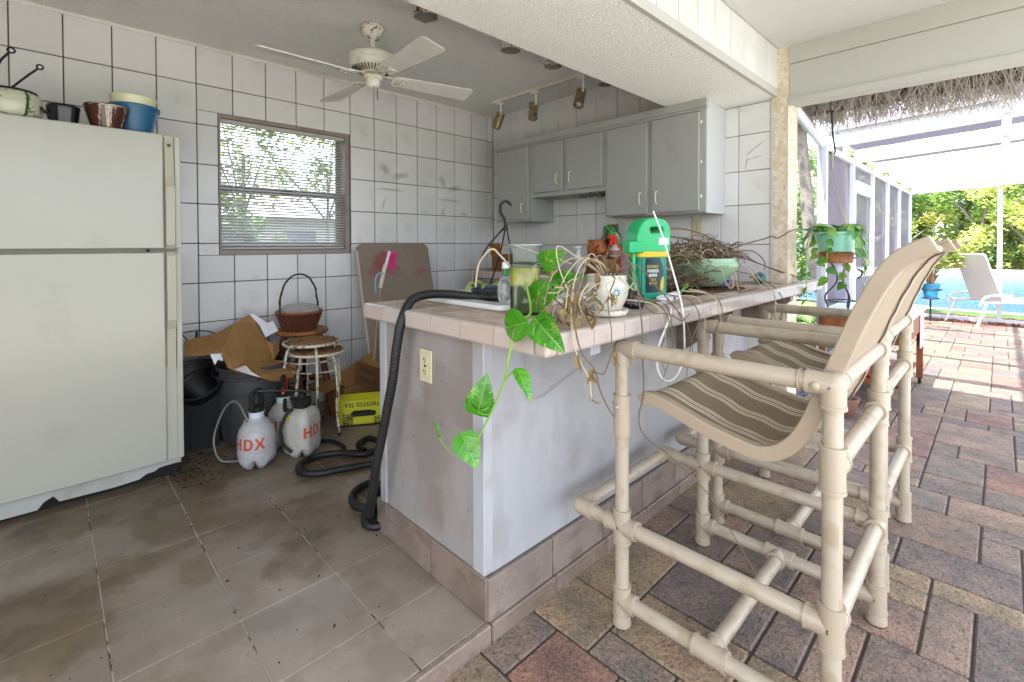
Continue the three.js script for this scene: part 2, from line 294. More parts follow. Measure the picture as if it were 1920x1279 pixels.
// patio paving: concrete pavers in random sizes
{
  const f = new THREE.Group(); f.name = 'patio_paving'; scene.add(f); struct(f, 'multicoloured concrete pavers of the patio');
  mesh('joint_sand', [bb(-8.0, 10.05, -0.35, G - 0.006, -1.098, 1.22)], mat({ color: '#3a332d', roughness: 1 }), f);
  const c = 0.1155, nx = Math.round(18 / c), nz = Math.round(2.31 / c), used = new Uint8Array(nx * nz), ox = -7.98, oz = -1.088;
  const cols = ['#98806e', '#8f7969', '#877569', '#9d886f', '#937061', '#82736b', '#9f8b70', '#8f7d70', '#967c6e'];
  const pm = cols.map((h) => mat({ color: h, roughness: 0.86, map: rep(T.stone, 0.6), ...bump(T.stone, 0.6, 0.004) }));
  const sizes = [[3, 2], [3, 3], [2, 2], [4, 2], [4, 3], [3, 1], [2, 1], [2, 3], [1, 2], [4, 1], [2, 2]], cache = {}, singles = [], rest = pm.map(() => []);
  for (let j = 0; j < nz; j++) for (let i = 0; i < nx; i++) {
    if (used[j * nx + i]) continue;
    let s = null;
    for (let t = 0; t < 14 && !s; t++) { const [a, b] = pick(sizes); if (i + a > nx || j + b > nz) continue; let ok = true; for (let y = 0; y < b && ok; y++) for (let x = 0; x < a; x++) if (used[(j + y) * nx + i + x]) { ok = false; break; } if (ok) s = [a, b]; }
    s ||= [1, 1];
    for (let y = 0; y < s[1]; y++) for (let x = 0; x < s[0]; x++) used[(j + y) * nx + i + x] = 1;
    const key = s.join(), w = s[0] * c - 0.0055, d = s[1] * c - 0.0055; cache[key] ||= variants(4, () => cham(w, 0.05, d, 0.0055));
    const x = ox + (i + s[0] / 2) * c, z = oz + (j + s[1] / 2) * c, k = Math.floor(R() * pm.length), y = G - 0.025 + rr(-0.0015, 0.0015);
    const shows = x > 0.75 && x < 10 && z < 0.3;   // the pavers that show are parts of their own
    if (shows && singles.length < 300) { const m = mesh('paver', pick(cache[key]), pm[k], f); put(m, x, y, z, rr(-1, 1) * 0.004, R() < 0.5 ? PI : 0, rr(-1, 1) * 0.004); singles.push(m); }
    else { const g = pick(cache[key]).clone(); g.translate(x, y, z); rest[k].push(g); }
  }
  rest.forEach((l, k) => { if (l.length) { const m = mesh('paver_field', ready(l, false), pm[k], f); stuff(m); } });
}
// ---------------------------------------------------------------- bar with tiled counter
MT.btrim = mat({ color: '#a5a5a8', roughness: 0.5, map: rep(T.grime, 0.9) });
MT.shadedpanel = mat({ color: '#938d8a', roughness: 0.45, map: rep(T.scuff, 0.8), ...bump(T.fine, 0.3, 0.0006) });  // scuffs are wear; the shade on this side is put into a darker base
MT.panel = mat({ color: '#a2a2a4', roughness: 0.33, map: rep(T.paintwear, 0.9) });
MT.pink = mat({ color: '#b6a69d', roughness: 0.22, map: rep(T.smudge, 0.8) });
MT.dusty = mat({ color: '#cfc6be', roughness: 0.8, map: rep(T.dust, 0.55) });
MT.base = mat({ color: '#c4bab4', roughness: 0.5, map: rep(T.floor, 0.8) });
MT.plate = mat({ color: '#c6bc9c', roughness: 0.35 });
MT.dark = mat({ color: '#171614', roughness: 0.8 });
const BX = 0.957, BZ = -1.105, YC = 0.932;
{
  const b = thing('tiled_bar', 'long white panelled bar with pink tile counter and tiled base', 'bar');
  const tk = 0.014, sink = [1.16, 1.62, -1.74, -1.24];
  mesh('end_panel', [bb(BX, BX + 0.02, 0.135, 0.875, -1.70, BZ - 0.055)], MT.shadedpanel, b);
  mesh('front_panel', [bb(BX + 0.03, WX, 0.135, 0.875, BZ - 0.02, BZ)], MT.panel, b);
  mesh('corner_trim', [rbox(0.05, 0.74, 0.055, 0.004, BX + 0.020, 0.505, BZ - 0.028)], MT.btrim, b);
  mesh('rear_trim', [rbox(0.03, 0.74, 0.045, 0.004, BX + 0.008, 0.505, -1.722)], MT.btrim, b);
  mesh('kitchen_side_panel', [bb(BX + 0.02, WX, 0.0, 0.872, -1.735, -1.715)], MT.panel, b);
  const bg = variants(4, () => cham(0.296, 0.132, 0.014, 0.0025)), bg2 = variants(3, () => cham(0.014, 0.132, 0.296, 0.0025)), bm = tint(MT.base, 3);
  mesh('base_backing', [bb(BX + 0.006, WX, 0, 0.136, BZ - 0.04, BZ + 0.005), bb(BX + 0.006, BX + 0.04, 0, 0.136, -1.70, BZ - 0.03)], MT.grout, b);
  for (let k = 0; k < 8; k++) put(mesh('base_tile', pick(bg), pick(bm), b), BX + 0.146 + 0.3 * k, 0.068, BZ + 0.012);
  for (const [z, s] of [[-1.246, 1], [-1.546, 1]]) put(mesh('base_tile', pick(bg2), pick(bm), b), BX - 0.001, 0.068, z + 0.003);
  mesh('base_tile', [xf(cham(0.014, 0.132, 0.075, 0.0025), BX - 0.001, 0.068, -1.735)], pick(bm), b);
  // counter core in four boards round the sink opening
  mesh('counter_core', [bb(0.925, sink[0], 0.874, YC - tk, -1.80, -0.825), bb(sink[1], WX, 0.874, YC - tk, -1.80, -0.825), bb(sink[0], sink[1], 0.874, YC - tk, sink[3], -0.825), bb(sink[0], sink[1], 0.874, YC - tk, -1.80, sink[2]), bb(WX + 0.002, 3.53, 0.874, YC - tk, -0.872, -0.825)], mat({ color: '#8c8078', roughness: 0.9 }), b);
  const tg = {}, dm = tint(MT.dusty, 4), c = 0.1555;
  const top = (x0, x1, z0, z1) => { if (x1 - x0 < 0.02 || z1 - z0 < 0.02) return; const key = Math.round((x1 - x0) * 400) + '_' + Math.round((z1 - z0) * 400); tg[key] ||= variants(4, () => cham(x1 - x0 - 0.003, tk, z1 - z0 - 0.003, 0.0015)); put(mesh('counter_tile', pick(tg[key]), pick(dm), b), (x0 + x1) / 2, YC - tk / 2 + rr(-0.0006, 0.0006), (z0 + z1) / 2, rr(-1, 1) * 0.003, 0, rr(-1, 1) * 0.003); };
  for (let i = 0; i < 15; i++) for (let j = 0; j < 7; j++) {
    const x0 = 0.945 + c * i, x1 = Math.min(x0 + c, WX), z1 = -0.845 - c * j, z0 = Math.max(z1 - c, -1.785);
    const hx = x1 > sink[0] + 0.01 && x0 < sink[1] - 0.01, hz = z1 > sink[2] + 0.01 && z0 < sink[3] - 0.01;
    if (!(hx && hz)) { top(x0, x1, z0, z1); continue; }
    if (x0 < sink[0] - 0.02) top(x0, sink[0], z0, z1); if (x1 > sink[1] + 0.02) top(sink[1], x1, z0, z1);
    const a = Math.max(x0, sink[0]), e = Math.min(x1, sink[1]);
    if (z0 < sink[2] - 0.02) top(a, e, z0, sink[2]); if (z1 > sink[3] + 0.02) top(a, e, sink[3], z1);
  }
  // rounded edge tiles: a nose along the front and along the end
  const nose = (len) => { const g = extr([[-0.024, 0.0], [-0.024, 0.060], [0.012, 0.060], [0.020, 0.057], [0.0245, 0.049], [0.0245, 0.008], [0.021, 0.002], [0.016, 0.0]], len - 0.003, 0); g.translate(0, 0, -(len - 0.003) / 2); return g; };
  const pm = tint(MT.pink, 4), ng = variants(4, () => nose(c)), nl = variants(1, () => nose(0.13));
  for (let i = 0; i < 16; i++) put(mesh('edge_tile', pick(ng), pick(pm), b), 1.026 + c * i, 0.873, -0.826, 0, -PI / 2, 0);
  put(mesh('edge_tile', nl[0], pick(pm), b), 3.505, 0.873, -0.826, 0, -PI / 2, 0);
  for (let j = 0; j < 6; j++) put(mesh('edge_tile', pick(ng), pick(pm), b), 0.926, 0.873, -0.926 - c * j, 0, PI, 0);
  mesh('corner_tile', [xf(new RoundedBoxGeometry(0.047, 0.06, 0.047, 3, 0.012), 0.9255, 0.903, -0.8255)], pm[0], b);
  for (let i = 0; i < 3; i++) mesh('counter_tile', [xf(cham(0.122, tk, 0.04, 0.0015), 3.22 + i * 0.124, YC - tk / 2, -0.863)], pick(dm), b);
  // triangular brackets under the overhang
  const br = ready(xf(extr([[0, 0], [0.265, 0], [0.265, -0.03], [0.035, -0.215], [0, -0.215]], 0.045, 0.002), 0, 0, -0.0225));
  for (const x of [1.16, 2.22, 3.06]) put(mesh('bracket', br, x < 2 ? MT.panel : MT.base, b), x, 0.871, BZ + 0.002, 0, -PI / 2, 0);
}
// sink let into the counter
{
  const s = thing('enamel_sink', 'white enamel drop-in sink in the tiled bar counter', 'sink', 1.39, YC, -1.49);
  const en = mat({ color: '#dfe0dd', roughness: 0.18, map: rep(T.grime, 0.6) });
  const o = new THREE.Shape(); const rrect = (p, w, d, r) => { p.moveTo(-w + r, -d); p.lineTo(w - r, -d); p.quadraticCurveTo(w, -d, w, -d + r); p.lineTo(w, d - r); p.quadraticCurveTo(w, d, w - r, d); p.lineTo(-w + r, d); p.quadraticCurveTo(-w, d, -w, d - r); p.lineTo(-w, -d + r); p.quadraticCurveTo(-w, -d, -w + r, -d); };
  rrect(o, 0.262, 0.285, 0.05); const h = new THREE.Path(); rrect(h, 0.20, 0.21, 0.05); o.holes.push(h);
  const rim = new THREE.ExtrudeGeometry(o, { depth: 0.008, bevelEnabled: true, bevelSize: 0.008, bevelThickness: 0.006, bevelSegments: 3 }); rim.rotateX(-PI / 2); rim.translate(0, 0.006, 0);
  mesh('rim', [rim], en, s);
  mesh('basin', [bb(-0.215, -0.205, -0.19, 0.01, -0.22, 0.22), bb(0.205, 0.215, -0.19, 0.01, -0.22, 0.22), bb(-0.205, 0.205, -0.19, 0.01, -0.22, -0.212), bb(-0.205, 0.205, -0.19, 0.01, 0.212, 0.22), bb(-0.205, 0.205, -0.198, -0.19, -0.212, 0.212)], en, s);
  mesh('drain', [cyl(0.045, 0.045, 0.006, 0, -0.186, 0)], mat({ color: '#888', metalness: 1, roughness: 0.35 }), s);
}
// counter along the back wall
{
  const b = thing('back_counter', 'pink tile counter along the back wall beneath the cabinets', 'counter');
  mesh('cabinet_body', [bb(2.62, WX - 0.004, 0.0, 0.885, -3.12, -1.80)], MT.panel, b);
  mesh('counter_slab', [bb(2.61, WX - 0.004, 0.886, 0.942, -3.14, -1.803)], MT.dusty, b);
  const pm = tint(MT.pink, 3), g = variants(3, () => cham(0.03, 0.062, 0.152, 0.008)), g2 = variants(2, () => cham(0.152, 0.062, 0.03, 0.008));
  for (let k = 0; k < 8; k++) put(mesh('edge_tile', pick(g), pick(pm), b), 2.595, 0.916, -3.064 + 0.155 * k);
  for (let k = 0; k < 3; k++) put(mesh('edge_tile', pick(g2), pick(pm), b), 2.69 + 0.155 * k, 0.916, -3.156);
}
function outlet(label, duplex) {
  const o = thing('power_outlet', label, 'outlet');
  mesh('cover_plate', [rbox(0.072, 0.116, 0.007, 0.003, 0, 0, 0.0035)], MT.plate, o);
  for (const y of [-0.021, 0.021]) {
    const s = mesh('socket', [xf(cyl(0.0155, 0.0155, 0.004, 0, 0, 0, 20, PI / 2), 0, y, 0.0075)], MT.plate, o);
    mesh('slot', [box(0.0025, 0.009, 0.002, -0.006, y + 0.003, 0.0098), box(0.0025, 0.008, 0.002, 0.006, y + 0.003, 0.0098), cyl(0.0025, 0.0025, 0.002, 0, y - 0.007, 0.0098, 8, PI / 2)], MT.dark, s);
  }
  mesh('screw', [cyl(0.004, 0.004, 0.003, 0, 0, 0.008, 10, PI / 2)], MT.dark, o);
  return o;
}
put(outlet('cream power outlet on the end panel of the bar'), BX - 0.0005, 0.737, -1.418, 0, -PI / 2, 0);
put(outlet('cream power outlet on the tiled back wall under the cabinets'), WX - 0.0005, 1.275, -1.434, 0, -PI / 2, 0);

// ---------------------------------------------------------------- wall cabinets
{
  const cm = mat({ color: '#a6a6a2', roughness: 0.45, map: rep(T.smudge, 1.6) }), dm = mat({ color: '#a0a09c', roughness: 0.42, map: rep(T.smudge, 1.9) }), wm = mat({ color: '#b9bcbc', roughness: 0.5, map: rep(T.smudge, 1.3) });
  const f = 2.87;
  const c = thing('wall_cabinet', 'grey wall cabinet run of five doors with cream pulls', 'cabinet');
  mesh('carcass', [bb(f, WX - 0.003, 1.362, 2.044, -3.132, -2.715), bb(f, WX - 0.003, 1.552, 2.044, -2.715, -1.985), bb(f, WX - 0.003, 1.362, 2.044, -1.985, -1.26)], cm, c);
  mesh('end_panel', [bb(f + 0.002, WX - 0.003, 1.358, 2.0435, -1.2595, -1.252)], wm, c);
  mesh('top_moulding', [bb(f - 0.03, f + 0.004, 1.998, 2.044, -3.15, -1.24), bb(f - 0.014, f - 0.001, 1.982, 1.998, -3.14, -1.245)], cm, c);
  const pull = (p, y, z) => { const h = mesh('pull_handle', [tube([[0, -0.04, 0], [-0.016, -0.036, 0], [-0.022, -0.02, 0], [-0.022, 0.02, 0], [-0.016, 0.036, 0], [0, 0.04, 0]], 0.0052, 24, 8)], mat({ color: '#d8cfae', roughness: 0.3 }), p); put(h, f - 0.019, y, z); };
  for (const [z0, z1, y0, y1, hz, hy] of [[-3.11, -2.738, 1.376, 1.978, -2.80, 1.47], [-2.683, -2.372, 1.585, 1.978, -2.42, 1.68], [-2.336, -2.008, 1.585, 1.978, -2.29, 1.68], [-1.962, -1.643, 1.368, 1.978, -1.69, 1.47], [-1.612, -1.292, 1.372, 1.978, -1.57, 1.47]]) {
    const d = mesh('door', [xf(cham(0.019, y1 - y0, z1 - z0, 0.003), f - 0.0098, (y0 + y1) / 2, (z0 + z1) / 2)], dm, c); pull(d, hy, hz);
  }
  mesh('hinge', [1.45, 1.66, 1.90].map((y) => bb(f - 0.012, f + 0.001, y, y + 0.02, -1.288, -1.280)), MT.white, c);
  const nest = []; for (let k = 0; k < 60; k++) { const z = rr(-2.30, -1.99), x = f + rr(0.02, 0.2), y = 1.552 - rr(0, 0.02); nest.push(rod(V(x, y, z), V(x + rr(-1, 1) * 0.03, y - rr(0, 0.018), z + rr(-1, 1) * 0.03), 0.003, 4)); }
  stuff(mesh('nest_debris', nest, mat({ color: '#4d443b', roughness: 1 }), c));
}

// ---------------------------------------------------------------- window with blind
{
  const x0 = 0.786, x1 = 1.66, y0 = 1.105, y1 = 2.012, fr = mat({ color: '#8d7f78', roughness: 0.5, map: rep(T.grime, 0.4) }), z = WZ;
  const w = thing('sash_window', 'aluminium sash window with two panes above the kitchen clutter', 'window');
  mesh('frame', [bb(x0, x0 + 0.012, y0, y1, z - 0.10, z + 0.004), bb(x1 - 0.03, x1, y0, y1, z - 0.13, z + 0.004), bb(x0 + 0.012, x1 - 0.03, y1 - 0.025, y1, z - 0.13, z + 0.004), bb(x0 + 0.012, x1 - 0.03, y0, y0 + 0.03, z - 0.13, z + 0.008)], fr, w);
  const s1 = mesh('upper_sash', [bb(x0 + 0.012, x1 - 0.03, 1.535, 1.56, z - 0.115, z - 0.095), bb(x1 - 0.06, x1 - 0.031, 1.56, y1 - 0.025, z - 0.115, z - 0.095)], fr, w);
  const s2 = mesh('lower_sash', [bb(x0 + 0.012, x1 - 0.03, 1.515, 1.548, z - 0.09, z - 0.065), bb(x1 - 0.075, x1 - 0.031, y0 + 0.03, 1.515, z - 0.09, z - 0.065), bb(x0 + 0.012, x1 - 0.075, y0 + 0.03, y0 + 0.075, z - 0.09, z - 0.065)], fr, w);
  const gl = mat({ color: '#ffffff', transmission: 1, roughness: 0.02, thickness: 0 });
  mesh('pane', [bb(x0 + 0.012, x1 - 0.06, 1.56, y1 - 0.025, z - 0.106, z - 0.104)], gl, s1);
  mesh('pane', [bb(x0 + 0.012, x1 - 0.075, y0 + 0.075, 1.515, z - 0.079, z - 0.077)], gl, s2);
  mesh('sash_lock', [bb(1.20, 1.26, 1.548, 1.562, z - 0.085, z - 0.06)], MT.dark, s2);
  const b = thing('mini_blind', 'white mini blind with open slats hanging in the sash window', 'blind');
  const bm = mat({ color: '#b5b1ab', roughness: 0.5 });
  mesh('head_rail', [bb(x0 + 0.014, x1 - 0.012, y1 - 0.052, y1 - 0.027, z - 0.05, z - 0.02)], bm, b);
  mesh('bottom_rail', [bb(x0 + 0.02, x1 - 0.03, y0 + 0.036, y0 + 0.048, z - 0.048, z - 0.022)], bm, b);
  const L = x1 - x0 - 0.04, n = 41, sg = ready((() => { const p = []; for (let i = 0; i <= 4; i++) { const t = i / 4 - 0.5; p.push([t * 0.026, 0.003 - t * t * 0.012]); } const q = p.map(([a, c]) => [a, c - 0.0009]).reverse(); return xf(extr([...p, ...q], L), -L / 2, 0, 0, 0.0, PI / 2); })());
  for (let k = 0; k < n; k++) { const t = k / (n - 1); put(mesh('slat', sg, bm, b), (x0 + x1) / 2 - 0.004, y0 + 0.062 + t * (y1 - y0 - 0.125), z - 0.035, 0.5 + rr(-0.05, 0.05), 0, rr(-1, 1) * 0.0012); }
  mesh('ladder_cord', [0.93, 1.50].flatMap((x) => [rod(V(x, y0 + 0.04, z - 0.02), V(x, y1 - 0.03, z - 0.02), 0.0011, 5)]), bm, b);
  mesh('tilt_wand', [rod(V(0.872, 1.40, z - 0.012), V(0.867, y1 - 0.04, z - 0.012), 0.0035, 6)], mat({ color: '#e8e8ea', roughness: 0.15, transmission: 0.5 }), b);
}

// ---------------------------------------------------------------- refrigerator
{
  const f = thing('refrigerator', 'old cream top-freezer refrigerator with a stained handle strip', 'refrigerator', 0, 0, -2.87);
  const cr = mat({ color: '#acaa9b', roughness: 0.2, map: rep(T.smudge, 2.6), ...bump(T.fine, 0.05, 0.0002) }), x0 = -0.335, x1 = 0.452, x2 = 0.478;
  mesh('cabinet', [bb(x0, x2 - 0.006, 0.06, 1.705, -0.60, -0.05)], cr, f);
  mesh('gasket', [bb(x0 + 0.01, x2 - 0.014, 0.11, 1.70, -0.05, -0.042)], mat({ color: '#8f8c80', roughness: 0.8 }), f);
  const door = (y0, y1, nm) => { const d = mesh(nm, [xf(new RoundedBoxGeometry(x1 - 0.044 - x0, y1 - y0, 0.045, 3, 0.006), (x0 + x1 - 0.044) / 2, (y0 + y1) / 2, -0.02), bb(x1 - 0.0445, x2, y0, y1 - 0.004, -0.042, -0.012), xf(new RoundedBoxGeometry(0.026, y1 - y0 - 0.004, 0.036, 2, 0.005), x2 - 0.013, (y0 + y1) / 2 - 0.002, -0.018)], cr, f); return d; };
  const d1 = door(1.152, 1.712, 'freezer_door'), d2 = door(0.098, 1.132, 'fridge_door');
  const hm = mat({ color: '#aba58f', roughness: 0.4, map: rep(T.smudge, 1.5) });
  const strip = (ys) => { const g = [], P = ys; for (let i = 0; i + 1 < P.length; i++) { const [ya, za, xa] = P[i], [yb, zb, xb] = P[i + 1]; const m = (ya + yb) / 2, len = Math.hypot(yb - ya, zb - za); g.push(xf(new THREE.BoxGeometry(0.036, len + 0.002, 0.012), (xa + xb) / 2, m, (za + zb) / 2, Math.atan2(zb - za, yb - ya))); } return g; };
  mesh('handle', strip([[1.155, 0.012, 0.431], [1.17, 0.022, 0.431], [1.45, 0.026, 0.429], [1.50, 0.012, 0.430], [1.695, -0.004, 0.430]]), hm, d1);
  mesh('badge', [bb(0.417, 0.443, 1.648, 1.672, 0.0035, 0.006)], mat({ color: '#8c8a7c', metalness: 0.6, roughness: 0.4 }), d1);
  mesh('badge_mark', [xf(new THREE.TorusGeometry(0.006, 0.0016, 8, 20), 0.430, 1.660, 0.0066), xf(new THREE.TorusGeometry(0.0022, 0.0012, 6, 12), 0.430, 1.660, 0.0066)], MT.dark, d1);
  mesh('handle', [...strip([[1.130, 0.012, 0.431], [1.115, 0.022, 0.431], [0.80, 0.026, 0.431], [0.755, 0.010, 0.430], [0.585, 0.004, 0.430]]), xf(cyl(0.018, 0.018, 0.012, 0, 0, 0, 20, PI / 2), 0.430, 0.578, 0.004)], hm, d2);
  mesh('hinge_screw', [cyl(0.007, 0.007, 0.008, 0.345, 1.142, -0.02, 12, PI / 2)], MT.dark, f);
  const kick = new THREE.Shape(); [[x0, 0.02], [-0.05, 0.018], [-0.03, 0.045], [0.0, 0.06], [0.02, 0.03], [0.2, 0.025], [0.30, 0.03], [0.33, 0.048], [0.36, 0.05], [0.38, 0.062], [0.43, 0.066], [x2 - 0.01, 0.074], [x2 - 0.01, 0.096], [x0, 0.096]].forEach(([a, c], i) => i ? kick.lineTo(a, c) : kick.moveTo(a, c));
  mesh('kick_plate', [xf(new THREE.ExtrudeGeometry(kick, { depth: 0.006, bevelEnabled: false }), 0, 0, -0.045)], mat({ color: '#aaa9a1', roughness: 0.5, map: rep(T.grime, 0.5) }), f);
  mesh('base_frame', [bb(x0 + 0.01, x2 - 0.02, 0.0, 0.06, -0.58, -0.07)], mat({ color: '#1c1815', roughness: 0.95 }), f);
}

// ---------------------------------------------------------------- ceiling fan
{
  const fan = thing('ceiling_fan', 'weathered white four-blade ceiling fan with rust spots', 'fan', 1.345, CEIL, -2.525);
  const wm = mat({ color: '#dcdacc', roughness: 0.45, map: rep(T.grime, 0.35) }), rm = mat({ color: '#dcdacc', roughness: 0.6, map: rep(T.rust, 0.22) });
  mesh('canopy', [lathe([[0.001, -0.085], [0.03, -0.083], [0.045, -0.06], [0.065, -0.035], [0.068, -0.008], [0.060, 0.0], [0.001, 0.0]], 36)], rm, fan);
  mesh('downrod', [cyl(0.0125, 0.0125, 0.09, 0, -0.12, 0)], wm, fan);
  const h = mesh('motor_housing', [lathe([[0.001, -0.155], [0.06, -0.153], [0.118, -0.165], [0.128, -0.178], [0.130, -0.196], [0.124, -0.199], [0.128, -0.203], [0.128, -0.222], [0.118, -0.245], [0.068, -0.268], [0.060, -0.275], [0.001, -0.276]], 48)], wm, fan);
  const vents = []; for (let k = 0; k < 36; k++) { const a = k / 36 * 2 * PI; vents.push(xf(box(0.045, 0.004, 0.005), 0.094, -0.2585, 0, 0, 0, 0.43).rotateY(a)); }
  mesh('vent_slot', vents, mat({ color: '#2e2519', roughness: 0.95 }), h);
  mesh('switch_housing', [lathe([[0.001, -0.276], [0.052, -0.277], [0.054, -0.300], [0.046, -0.306], [0.040, -0.308], [0.040, -0.338], [0.034, -0.350], [0.018, -0.358], [0.001, -0.360]], 32)], wm, fan);
  mesh('pull_chain', [rod(V(0.012, -0.355, 0.03), V(0.013, -0.425, 0.032), 0.002, 6), rod(V(-0.008, -0.35, 0.032), V(-0.008, -0.375, 0.032), 0.002, 6)], MT.dark, fan);
  const o = new THREE.Shape(); const L0 = 0.13, L1 = 0.625; o.moveTo(L0, -0.047); o.lineTo(L1 - 0.03, -0.07); o.quadraticCurveTo(L1, -0.072, L1, -0.045); o.lineTo(L1, 0.045); o.quadraticCurveTo(L1, 0.072, L1 - 0.03, 0.07); o.lineTo(L0, 0.047); o.quadraticCurveTo(L0 - 0.03, 0, L0, -0.047);
  const bg = ready((() => { const g = new THREE.ExtrudeGeometry(o, { depth: 0.005, bevelEnabled: true, bevelSize: 0.001, bevelThickness: 0.001, bevelSegments: 1 }); g.rotateX(PI / 2); g.rotateX(-0.22); return g; })());
  const em = mat({ color: '#2c2a25', roughness: 0.9 }), blm = mat({ color: '#dad9cf', roughness: 0.4, map: rep(T.smudge, 0.7) });
  const arm = ready([xf(rbox(0.09, 0.006, 0.03, 0.002), 0.095, 0.004, 0), xf(rbox(0.07, 0.005, 0.07, 0.002), 0.165, -0.009, 0, -0.22), cyl(0.006, 0.006, 0.012, 0.15, -0.008, 0.022, 8), cyl(0.006, 0.006, 0.012, 0.15, -0.014, -0.022, 8), cyl(0.006, 0.006, 0.012, 0.185, -0.012, 0, 8)]);
  for (const a of [3.12, 4.70, 6.10, 7.83]) { const b = mesh('blade', bg, blm, fan); put(b, 0, -0.286, 0, 0, a, 0); const m = mesh('blade_arm', arm, rm, b); m.position.y = 0.002; }
}
// ---------------------------------------------------------------- track lights and can lights
{
  const t = thing('light_track', 'white ceiling light track in front of the wall cabinets', 'light track');
  mesh('track', [bb(2.80, 2.835, CEIL - 0.02, CEIL - 0.001, -3.12, -1.95)], MT.white, t);
  const wh = mat({ color: '#e2e0da', roughness: 0.4 }), rm = mat({ color: '#a4936e', metalness: 0.75, roughness: 0.42, map: rep(T.rust, 0.13) });
  const spot = (z, label, tilt, roll, lit) => {
    const s = thing('track_spotlight', label, 'spotlight', 2.8175, CEIL - 0.02, z);
    mesh('adapter', [rbox(0.032, 0.022, 0.07, 0.004, 0, -0.011, 0)], wh, s);
    mesh('stem', [rod(V(0, -0.02, 0.012), V(0, -0.115, 0.012), 0.0085, 10)], wh, s);
    const h = new THREE.Group(); h.name = 'lamp_head'; s.add(h); put(h, 0.0, -0.16, -0.018, tilt, 0, roll);
    mesh('can', [xf(new THREE.CylinderGeometry(0.037, 0.037, 0.125, 28, 1, true)), cyl(0.034, 0.037, 0.012, 0, 0.066, 0, 28), xf(new THREE.TorusGeometry(0.037, 0.0025, 8, 28), 0, -0.0625, 0, PI / 2)], rm, h).material.side = THREE.DoubleSide;
    mesh('reflector', [cyl(0.034, 0.02, 0.02, 0, -0.045, 0, 24, 0, 0, true)], mat({ color: '#77736c', roughness: 0.6, side: THREE.DoubleSide }), h);
    if (lit) mesh('bulb', [lathe([[0.001, -0.062], [0.012, -0.061], [0.022, -0.055], [0.027, -0.045], [0.022, -0.035], [0.001, -0.03]], 24)], mat({ color: '#c9c6bd', roughness: 0.15, metalness: 0.3 }), h);
    return s;
  };
  spot(-3.045, 'corroded brass track spotlight closest to the room corner', 0.28, -0.22, true);
  spot(-2.625, 'corroded brass track spotlight with an empty socket', -0.18, -0.25, false);
  spot(-2.155, 'corroded brass track spotlight with a white bulb face', -0.1, -0.42, true);
  const cm = mat({ color: '#cfccc2', roughness: 0.5, map: rep(T.rust, 0.5) });
  const can = (x, z, label, bulb) => {
    const c = thing('can_light', label, 'ceiling light', x, CEIL, z);
    mesh('cylinder', [xf(new THREE.CylinderGeometry(0.062, 0.062, 0.085, 32, 1, true), 0, -0.0435, 0), xf(new THREE.TorusGeometry(0.060, 0.003, 8, 32), 0, -0.086, 0, PI / 2)], cm, c).material.side = THREE.DoubleSide;
    mesh('reflector', [cyl(0.059, 0.03, 0.05, 0, -0.06, 0, 28, 0, 0, true)], mat({ color: '#77736c', roughness: 0.7, side: THREE.DoubleSide }), c);
    if (bulb) mesh('bulb', [lathe([[0.001, -0.080], [0.022, -0.078], [0.036, -0.068], [0.030, -0.05], [0.001, -0.045]], 24)], mat({ color: '#bdbab0', roughness: 0.12, metalness: 0.4 }), c);
  };
  can(1.40, -2.07, 'round ceiling can light without bulb next to the fan blade', false);
  can(2.01, -2.07, 'round ceiling can light without bulb between fan and track', false);
  can(2.385, -2.06, 'round ceiling can light with a bulb beside the soffit', true);
  can(2.93, -2.02, 'round ceiling can light tucked behind the track spotlights', true);
}
// ---------------------------------------------------------------- two bar stools of beige plastic pipe with striped slings
MT.pvc = mat({ color: '#a79b89', roughness: 0.32, map: rep(T.grime, 0.35) });
MT.fit = mat({ color: '#a49683', roughness: 0.34, map: rep(T.smudge, 0.6) });
MT.rail = mat({ color: '#9c8c78', roughness: 0.4, map: rep(T.smudge, 0.6) });
T.stripe = canvasTex(1024, 64, (c, w, h) => {
  c.fillStyle = '#7d6d59'; c.fillRect(0, 0, w, h);
  for (let k = 0; k < 3; k++) { const x = 120 + k * 325; for (const [o, ww, col] of [[0, 13, '#d9cfb6'], [27, 13, '#d9cfb6'], [47, 9, '#2f2b26'], [63, 13, '#d9cfb6'], [90, 13, '#d9cfb6']]) { c.fillStyle = col; c.fillRect(x + o, 0, ww, h); } }
  for (let i = 0; i < 5000; i++) { c.fillStyle = R() < 0.5 ? 'rgba(40,32,22,0.13)' : 'rgba(255,245,225,0.10)'; c.fillRect(Math.floor(R() * w), R() * h, 2, 3); }
});
MT.sling = mat({ color: '#ffffff', roughness: 0.85, map: T.stripe, side: THREE.DoubleSide });
